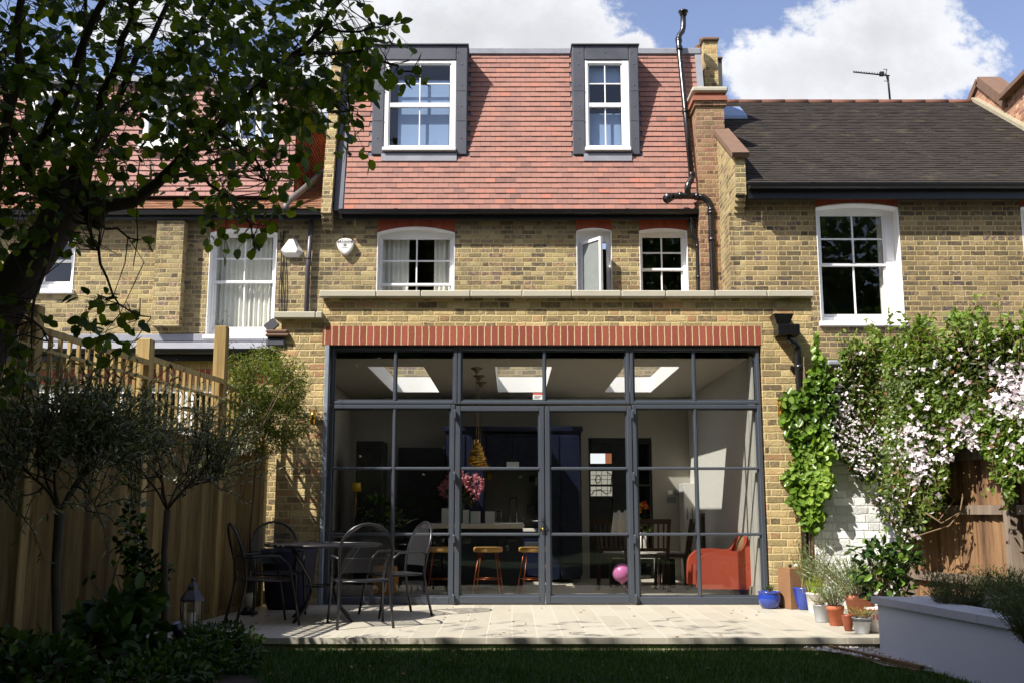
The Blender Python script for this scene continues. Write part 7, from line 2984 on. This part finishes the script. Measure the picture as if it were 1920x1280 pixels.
olive('slim olive tree nearer the camera at the far left of the fence', 104, 1300, 5.05, (112, 958), 1)
olive('slim olive tree in front of the fence, right one of the pair', 302, 1262, 7.0, (314, 955), 2)

# the leafy tree leaning in from the left, drawn branch by branch
tree = thing('garden_tree', 'round leaved tree leaning in from the left in front of the houses', 'tree', (-2.75, 4.6, LAWNZ))
BR = [
    ([(-60, 760, 4.7), (0, 590, 4.75), (50, 500, 4.8), (100, 430, 4.85), (130, 392, 4.9)], .085, .065),
    ([(130, 392, 4.9), (185, 388, 4.95), (249, 380, 5.0), (296, 343, 5.0), (336, 302, 4.95), (403, 245, 4.9), (487, 161, 4.85), (537, 111, 4.8), (588, 70, 4.75), (650, -10, 4.7)], .055, .012),
    ([(110, 400, 4.9), (60, 340, 5.0), (44, 300, 5.0), (17, 218, 5.1), (-5, 100, 5.2)], .045, .02),
    ([(60, 340, 4.9), (50, 312, 4.8), (87, 252, 4.7), (134, 151, 4.6), (158, 77, 4.5), (198, -5, 4.4), (240, -90, 4.4)], .04, .018),
    ([(118, 385, 4.9), (111, 292, 5.1), (128, 235, 5.2), (150, 160, 5.3), (160, 60, 5.4), (175, -60, 5.4)], .03, .012),
    ([(124, 380, 4.9), (151, 275, 4.8), (195, 168, 4.75), (222, 118, 4.7), (245, 44, 4.65), (272, -30, 4.6)], .04, .018),
    ([(140, 380, 4.9), (148, 353, 5.0), (188, 255, 5.1), (215, 200, 5.1), (259, 100, 5.15), (302, 34, 5.2), (330, -40, 5.2)], .038, .016),
    ([(160, 388, 4.95), (168, 302, 5.2), (235, 200, 5.3), (292, 151, 5.35), (353, 67, 5.4), (396, 10, 5.4), (430, -50, 5.4)], .034, .014),
    ([(296, 343, 5.0), (330, 330, 5.1), (370, 316, 5.2), (437, 289, 5.3), (497, 262, 5.4), (560, 240, 5.4)], .022, .006),
    ([(0, 430, 4.6), (-10, 330, 4.5), (20, 200, 4.4), (30, 60, 4.3), (40, -60, 4.3)], .04, .02),
    ([(130, 400, 4.85), (165, 420, 4.6), (185, 470, 4.5), (200, 520, 4.5), (222, 570, 4.5), (262, 592, 4.5)], .010, .003),
    ([(150, 400, 4.85), (200, 430, 4.7), (240, 445, 4.7), (258, 450, 4.7)], .008, .003),
    ([(403, 245, 4.9), (480, 300, 4.7), (500, 340, 4.6)], .01, .003),
    ([(370, 316, 5.2), (430, 370, 4.9), (470, 420, 4.8), (478, 462, 4.8)], .010, .003),
    ([(537, 111, 4.8), (610, 100, 4.6), (680, 95, 4.4), (730, 120, 4.3), (745, 135, 4.3), (790, 145, 4.25)], .010, .003),
    ([(487, 161, 4.85), (560, 180, 4.7), (620, 190, 4.6), (655, 210, 4.5)], .010, .003),
    ([(588, 70, 4.75), (640, 60, 4.6), (700, 50, 4.5), (722, 48, 4.5)], .009, .003),
    ([(127, 400, 4.9), (80, 520, 4.6), (60, 600, 4.4), (90, 640, 4.3)], .010, .004),
]
mb = MB()
samples = []
for k, (pl, r0, r1) in enumerate(BR):
    pts = [P(*q) for q in pl]
    # refine with a little wander
    fine = []
    for i in range(len(pts) - 1):
        for s_ in (0, .5):
            q = pts[i].lerp(pts[i + 1], s_)
            if s_:
                q = q + Vector(rng.normal(size=3)) * .012
            fine.append(q)
    fine.append(pts[-1])
    rr_ = [r0 + (r1 - r0) * i / (len(fine) - 1) for i in range(len(fine))]
    if k == 0:
        tr_ = MB()
        g0 = Vector((-2.95, 4.6, LAWNZ - .05))
        tr_.tube([g0, Vector((-2.86, 4.62, .6))] + fine, [.17, .14] + [r * 1.0 + .02 for r in rr_], 12)
        for _ in range(6):
            q = fine[-1] + Vector(rng.normal(size=3)) * .05
            tr_.tube([q - Vector((.05, 0, .02)), q + Vector((.03, -.02, .05))], [.07, .03], 7)
        tr_.build('trunk', M_BARK, tree)
    else:
        rr_ = [q_ * (.7 if r0 > .02 else 1.0) for q_ in rr_]
        mb.tube(fine, rr_, 8 if r0 > .02 else 5, cap=False)
        for q in fine:
            samples.append(q)
mb.build('branch', M_BARK, tree)


def leafy_density(px, py):
    if py < 372 and px < 545:
        d = .95 if px < 470 else .75
        if 60 < px < 130 and 30 < py < 90:
            d = .35
        if 170 < px < 215 and 90 < py < 130:
            d = .4
        if py > 330:
            d *= .5
        elif py > 270:
            d *= .75
        return d
    if px < 745:
        if py < 250 and py > 5 and px < 620:
            return .62
        if 20 < py < 130 and px < 735:
            return .5
        if py < 260 and px < 665:
            return .35
    if 745 <= px < 805 and 118 < py < 165:
        return 0.0
    if 380 < px < 545 and 372 <= py < 410:
        return .55
    if 430 < px < 500 and 400 <= py < 470:
        return .5
    if px < 130 and 372 <= py < 470:
        return .5
    if px < 70 and 540 < py < 720:
        return .6
    if 120 < px < 290 and 545 < py < 650:
        return .33
    return 0


samp = np.array([list(q) for q in samples])
LP, LA, LN = [], [], []
tw = MB()


def twig(c, root, nleaf, size=.19):
    root = Vector(root)
    c = Vector(c)
    mid = (c + root) / 2 + Vector(rng.normal(size=3)) * .05
    d = (c - mid).normalized()
    d = (d + Vector((0, 0, -.35)) + Vector(rng.normal(size=3)) * .5).normalized()
    e_ = c + d * size
    tw.tube([root, mid, c, e_], [.003, .0024, .0018, .001], 4, cap=False)
    for j in range(nleaf):
        t = (j + .5) / nleaf
        q = c.lerp(e_, t)
        s = Vector(rng.normal(size=3)) * .8
        a = (d * .5 + s + Vector((0, 0, -.35))).normalized()
        q2 = q + a * .012
        LP.append(list(q2))
        LA.append(list(a))
        LN.append(list(Vector(rng.normal(size=3)) * .6 + Vector((0, -.35, .5))))


cnt = 0
tries = 0
while cnt < 740 and tries < 90000:
    tries += 1
    px, py = rng.uniform(-80, 745), rng.uniform(-130, 730)
    dn = leafy_density(max(px, 1), max(py, 1) if py > -60 else 10)
    if py < 0:
        dn = .6 if px < 640 else .0
    if rng.random() > dn:
        continue
    Y = rng.uniform(4.1, 6.0) if px < 560 else rng.uniform(4.2, 5.0)
    c = P(px, py, Y)
    dd = np.linalg.norm(samp - np.array(list(c)), axis=1)
    i = int(np.argmin(dd))
    if dd[i] > .45:
        continue
    twig(c, samp[i], int(rng.integers(5, 9)), rng.uniform(.12, .26))
    cnt += 1
# the sprays that hang clear of the crown
for (px, py, Y, n_) in ((770, 140, 4.25, 5), (790, 146, 4.25, 5), (262, 592, 4.5, 5), (160, 600, 4.5, 7), (190, 575, 4.5, 6), (235, 580, 4.5, 5), (200, 620, 4.45, 6), (478, 440, 4.8, 7),
                      (470, 410, 4.8, 7), (455, 380, 4.85, 7), (258, 450, 4.7, 3), (165, 455, 4.55, 4), (110, 480, 4.6, 6), (720, 50, 4.5, 5), (655, 205, 4.5, 6), (645, 240, 4.5, 5),
                      (660, 150, 4.5, 6), (690, 95, 4.4, 7), (30, 640, 4.4, 8), (20, 600, 4.4, 8), (45, 690, 4.4, 8), (60, 650, 4.4, 7)):
    c = P(px, py, Y)
    dd = np.linalg.norm(samp - np.array(list(c)), axis=1)
    twig(c, samp[int(np.argmin(dd))], n_, .07)
# the part of the crown above and behind the picture
for _ in range(300):
    c = Vector((rng.uniform(-4.6, -.2), rng.uniform(1.6, 6.2), 0))
    c.z = CAMZ + .56 * c.y + rng.uniform(.3, 2.2) - .12 * abs(c.x + 2.4)
    dd = np.linalg.norm(samp - np.array(list(c)), axis=1)
    i = int(np.argmin(dd))
    twig(c, list(c + Vector(rng.normal(size=3)) * .12), 7, .22)
tw.build('twig', M_BARK, tree)
n = len(LP)
leaf_mesh('foliage', LP, LA, LN, .058 * (.55 + .65 * rng.random(n)), .047 * (.7 + .5 * rng.random(n)), L_TREE, tree, 'round', .12, curl=.1)


def big_tree(label, base, blobs, n, L, W, group, trim=None, mat=None, name='shade_tree'):
    t_ = thing(name, label, 'tree', base, group)
    mb = MB()
    b0 = Vector(base)
    c0 = Vector(blobs[0][:3])
    mb.tube([b0 - Vector((0, 0, .1)), b0.lerp(c0, .35) + Vector((.1, 0, 0)), b0.lerp(c0, .8)], [.24, .19, .12], 10)
    mb.build('trunk', M_BARK, t_)
    mb = MB()
    for k in range(14):
        b = blobs[k % len(blobs)]
        s_ = b0.lerp(c0, .45 + .35 * rng.random())
        e_ = Vector(b[:3]) + Vector(rng.normal(size=3)) * .5 * b[3]
        if trim and e_.y + .55 * e_.z > trim:
            continue
        mb.tube([s_, (s_ + e_) / 2 + Vector(rng.normal(size=3)) * .3, e_], [.08, .05, .02], 6, cap=False)
    mb.build('branch', M_BARK, t_)
    p_, d_ = clumpy(n, blobs, .3)
    if trim:
        k_ = p_[:, 1] + .55 * (p_[:, 2] - LAWNZ) < trim + rng.normal(size=n) * .06 - .0
        p_, d_ = p_[k_], d_[k_]
    vis = (p_[:, 1] > -.5) & (np.abs(p_[:, 0]) < .56 * np.abs(p_[:, 1]) + .9) & (p_[:, 2] < CAMZ + .56 * np.abs(p_[:, 1]) + .9)
    p_, d_ = p_[~vis], d_[~vis]
    m = len(p_)
    leaf_mesh('foliage', p_, d_ + rng.normal(size=(m, 3)), rvec(m, .6), L * (.6 + .7 * rng.random(m)), W, mat or L_SHADE, t_, 'ovate')
    return t_


TR = YP + .05
big_tree('tall tree behind the left fence that shades the lawn', (-6.6, 1.0, -.35), [(-6.5, 1.2, 8.3, 2.8, 2.8, 3.2), (-8.6, 1.6, 7.5, 2.4, 2.4, 2.8), (-6.0, 2.2, 10.2, 2.6, 2.0, 2.0)],
         22000, .24, .16, 'tall trees shading the lawn', TR - .22)
big_tree('tall tree behind the camera that shades the lawn', (-3.8, -1.6, -.35), [(-3.6, .7, 8.2, 2.6, 2.8, 2.8), (-2.4, 1.2, 9.8, 2.4, 2.4, 2.2), (-5.0, 0.4, 10.2, 2.0, 2.2, 2.0)],
         22000, .24, .16, 'tall trees shading the lawn', TR - .22)
big_tree('tall tree to the right behind the camera that shades the raised bed', (-.6, -2.2, -.35), [(-.9, .4, 8.2, 2.6, 2.8, 2.8), (.3, .6, 9.2, 2.2, 2.4, 2.4), (-1.2, -1.0, 6.4, 2.0, 1.8, 1.6)],
         24000, .25, .17, 'tall trees shading the lawn', TR + .42)
for i, (x, y, h, r) in enumerate(((-10, -11, 14, 3.8), (-2.0, -13, 15, 3.8), (1.8, -12, 14, 3.6), (6.0, -11, 15, 3.8), (10.5, -9, 14, 3.8), (9.5, 1.5, 6.2, 2.6), (-6.2, 4.2, 5.6, 2.5))):  # last one is added out of view to block sky light from the left
    big_tree(['broad tree at the left end of the garden behind the camera', 'tree left of centre behind the camera', 'tree right of centre behind the camera',
              'tree right of the middle behind the camera', 'tree at the far right behind the camera', 'tree beyond the right fence', 'unseen tree added over the left fence to block sky light'][i],
             (x, y, -.35), [(x, y, h * .62, r, r * .9, h * .36), (x + r * .5, y + .6, h * .36, r * .8, r * .6, h * .34), (x - r * .5, y + .5, h * .4, r * .8, r * .6, h * .34)],
             13000, .36, .26, 'garden trees behind the camera', TR if i == 6 else None, L_SHADE, 'garden_tree')

t_ = thing('hedge', 'unseen hedge added behind the camera to keep sky out of the panes', 'hedge', (0, -9, -.35))  # added out of view so the door glass reflects less sky
n = 26000
p_ = np.stack([rng.uniform(-14, 14, n), -8.6 - 1.1 * rng.random(n), -.3 + 5.2 * rng.random(n) ** .9], 1)
leaf_mesh('foliage', p_, rvec(n), rvec(n, .3) + np.array([0, .6, 0]), .34 * (.6 + .7 * rng.random(n)), .24, L_SHADE, t_, 'ovate')
mb = MB()
for k in range(28):
    mb.tube([(-14 + k, -9.2, -.4), (-14 + k + .2, -9.2, 2), (-14 + k, -9.1, 4.2)], [.07, .05, .02], 6)
mb.build('stem', M_BARK, t_)

# ================================================================== LEFT BORDER PLANTS
def SB(name, label, blobs, n, L, W, mat=L_BUSH, shape='ovate', cat='shrub'):
    b = blobs[0]
    return shrub(name, label, cat, blobs, n, L, W, mat, (b[0], b[1], LAWNZ), shape, .35, 10, .9)


SB('hydrangea', 'broad leaved green shrub between the two olive trunks', [B(225, 1165, 6.5, 62, 44, .3), B(190, 1205, 6.2, 50, 40, .25), B(262, 1120, 6.7, 30, 28, .2)], 420, .105, .075, L_BUSH, 'round')
SB('border_shrub', 'small leaved bushy plant spilling over the corner of the patio', [B(395, 1205, 7.0, 60, 34, .35), B(440, 1235, 6.9, 40, 26, .3), B(360, 1235, 6.6, 60, 34, .3)], 2600, .045, .022)
SB('border_shrub', 'low dark ground plant at the bottom left corner', [B(60, 1270, 4.9, 90, 60, .4), B(0, 1240, 5.0, 50, 50, .3)], 1200, .06, .04)
SB('border_shrub', 'dark leafy plant in front of the right olive trunk', [B(300, 1262, 6.2, 90, 34, .3), B(230, 1285, 5.8, 80, 30, .3)], 1600, .055, .03)
SB('climbing_rose', 'leafy climber trained against the fence between the olives',
   [B(245, 1000, 7.55, 22, 60, .06), B(262, 1060, 7.6, 25, 40, .08), B(285, 1080, 7.6, 30, 30, .08), B(150, 1075, 7.2, 55, 7, .03, .5), B(220, 1068, 7.4, 40, 8, .03, .5)], 420, .06, .036, L_DARK)
SB('border_shrub', 'pale tipped sprig at the right end of the border', [B(470, 1205, 7.6, 16, 24, .12)], 120, .05, .025, L_IVY)

# lawn blades
n = 90000
yy = 4.3 + (YP + .0 - 4.3) * rng.random(n)
xx = -2.9 + 5.9 * rng.random(n)
edge_r = 2.70 + (7.88 - yy) * .127 - np.maximum(0, yy - 7.3) * .5
edge_l = -1.5 - .5 * np.maximum(0, yy - 6.4)
k_ = (xx < edge_r) & (xx > edge_l) & (np.abs(xx / yy) < .56)
yy, xx = yy[k_], xx[k_]
n = len(xx)
pp = np.stack([xx, yy, np.full(n, LAWNZ)], 1)
aa = rng.normal(size=(n, 3)) * [.35, .35, 0] + [0, 0, 1]
patch = .5 + .5 * np.sin(xx * 2.3 + np.sin(yy * 1.7) * 2) * np.sin(yy * 2.9 + xx)
o = leaf_mesh('grass', pp, aa, rvec(n), .045 * (.5 + .8 * rng.random(n)), .006, L_GRASS, None, 'blade', rnd=.25 * patch + .75 * rng.random(n), curl=.2)
tag(o, 'mown lawn grass in deep shade', 'grass', None, 'stuff')

# fallen leaves on paving and lawn
n = 90
fx = rng.uniform(-2.4, 2.6, n)
fy = rng.uniform(6.6, 10.8, n)
fz = np.where(fy > YP, .006, LAWNZ + .045)
o = leaf_mesh('fallen_leaves', np.stack([fx, fy, fz], 1), rng.normal(size=(n, 3)) * [1, 1, .12], rng.normal(size=(n, 3)) * .15 + [0, 0, 1], .035 * (.5 + .7 * rng.random(n)), .02,
              leaf_mat('dry_leaf', [(0, lin(110, 84, 50)), (1, lin(150, 124, 70))], .1), None, 'ovate')
tag(o, 'scattered dry leaves on paving and grass', 'leaves', None, 'stuff')
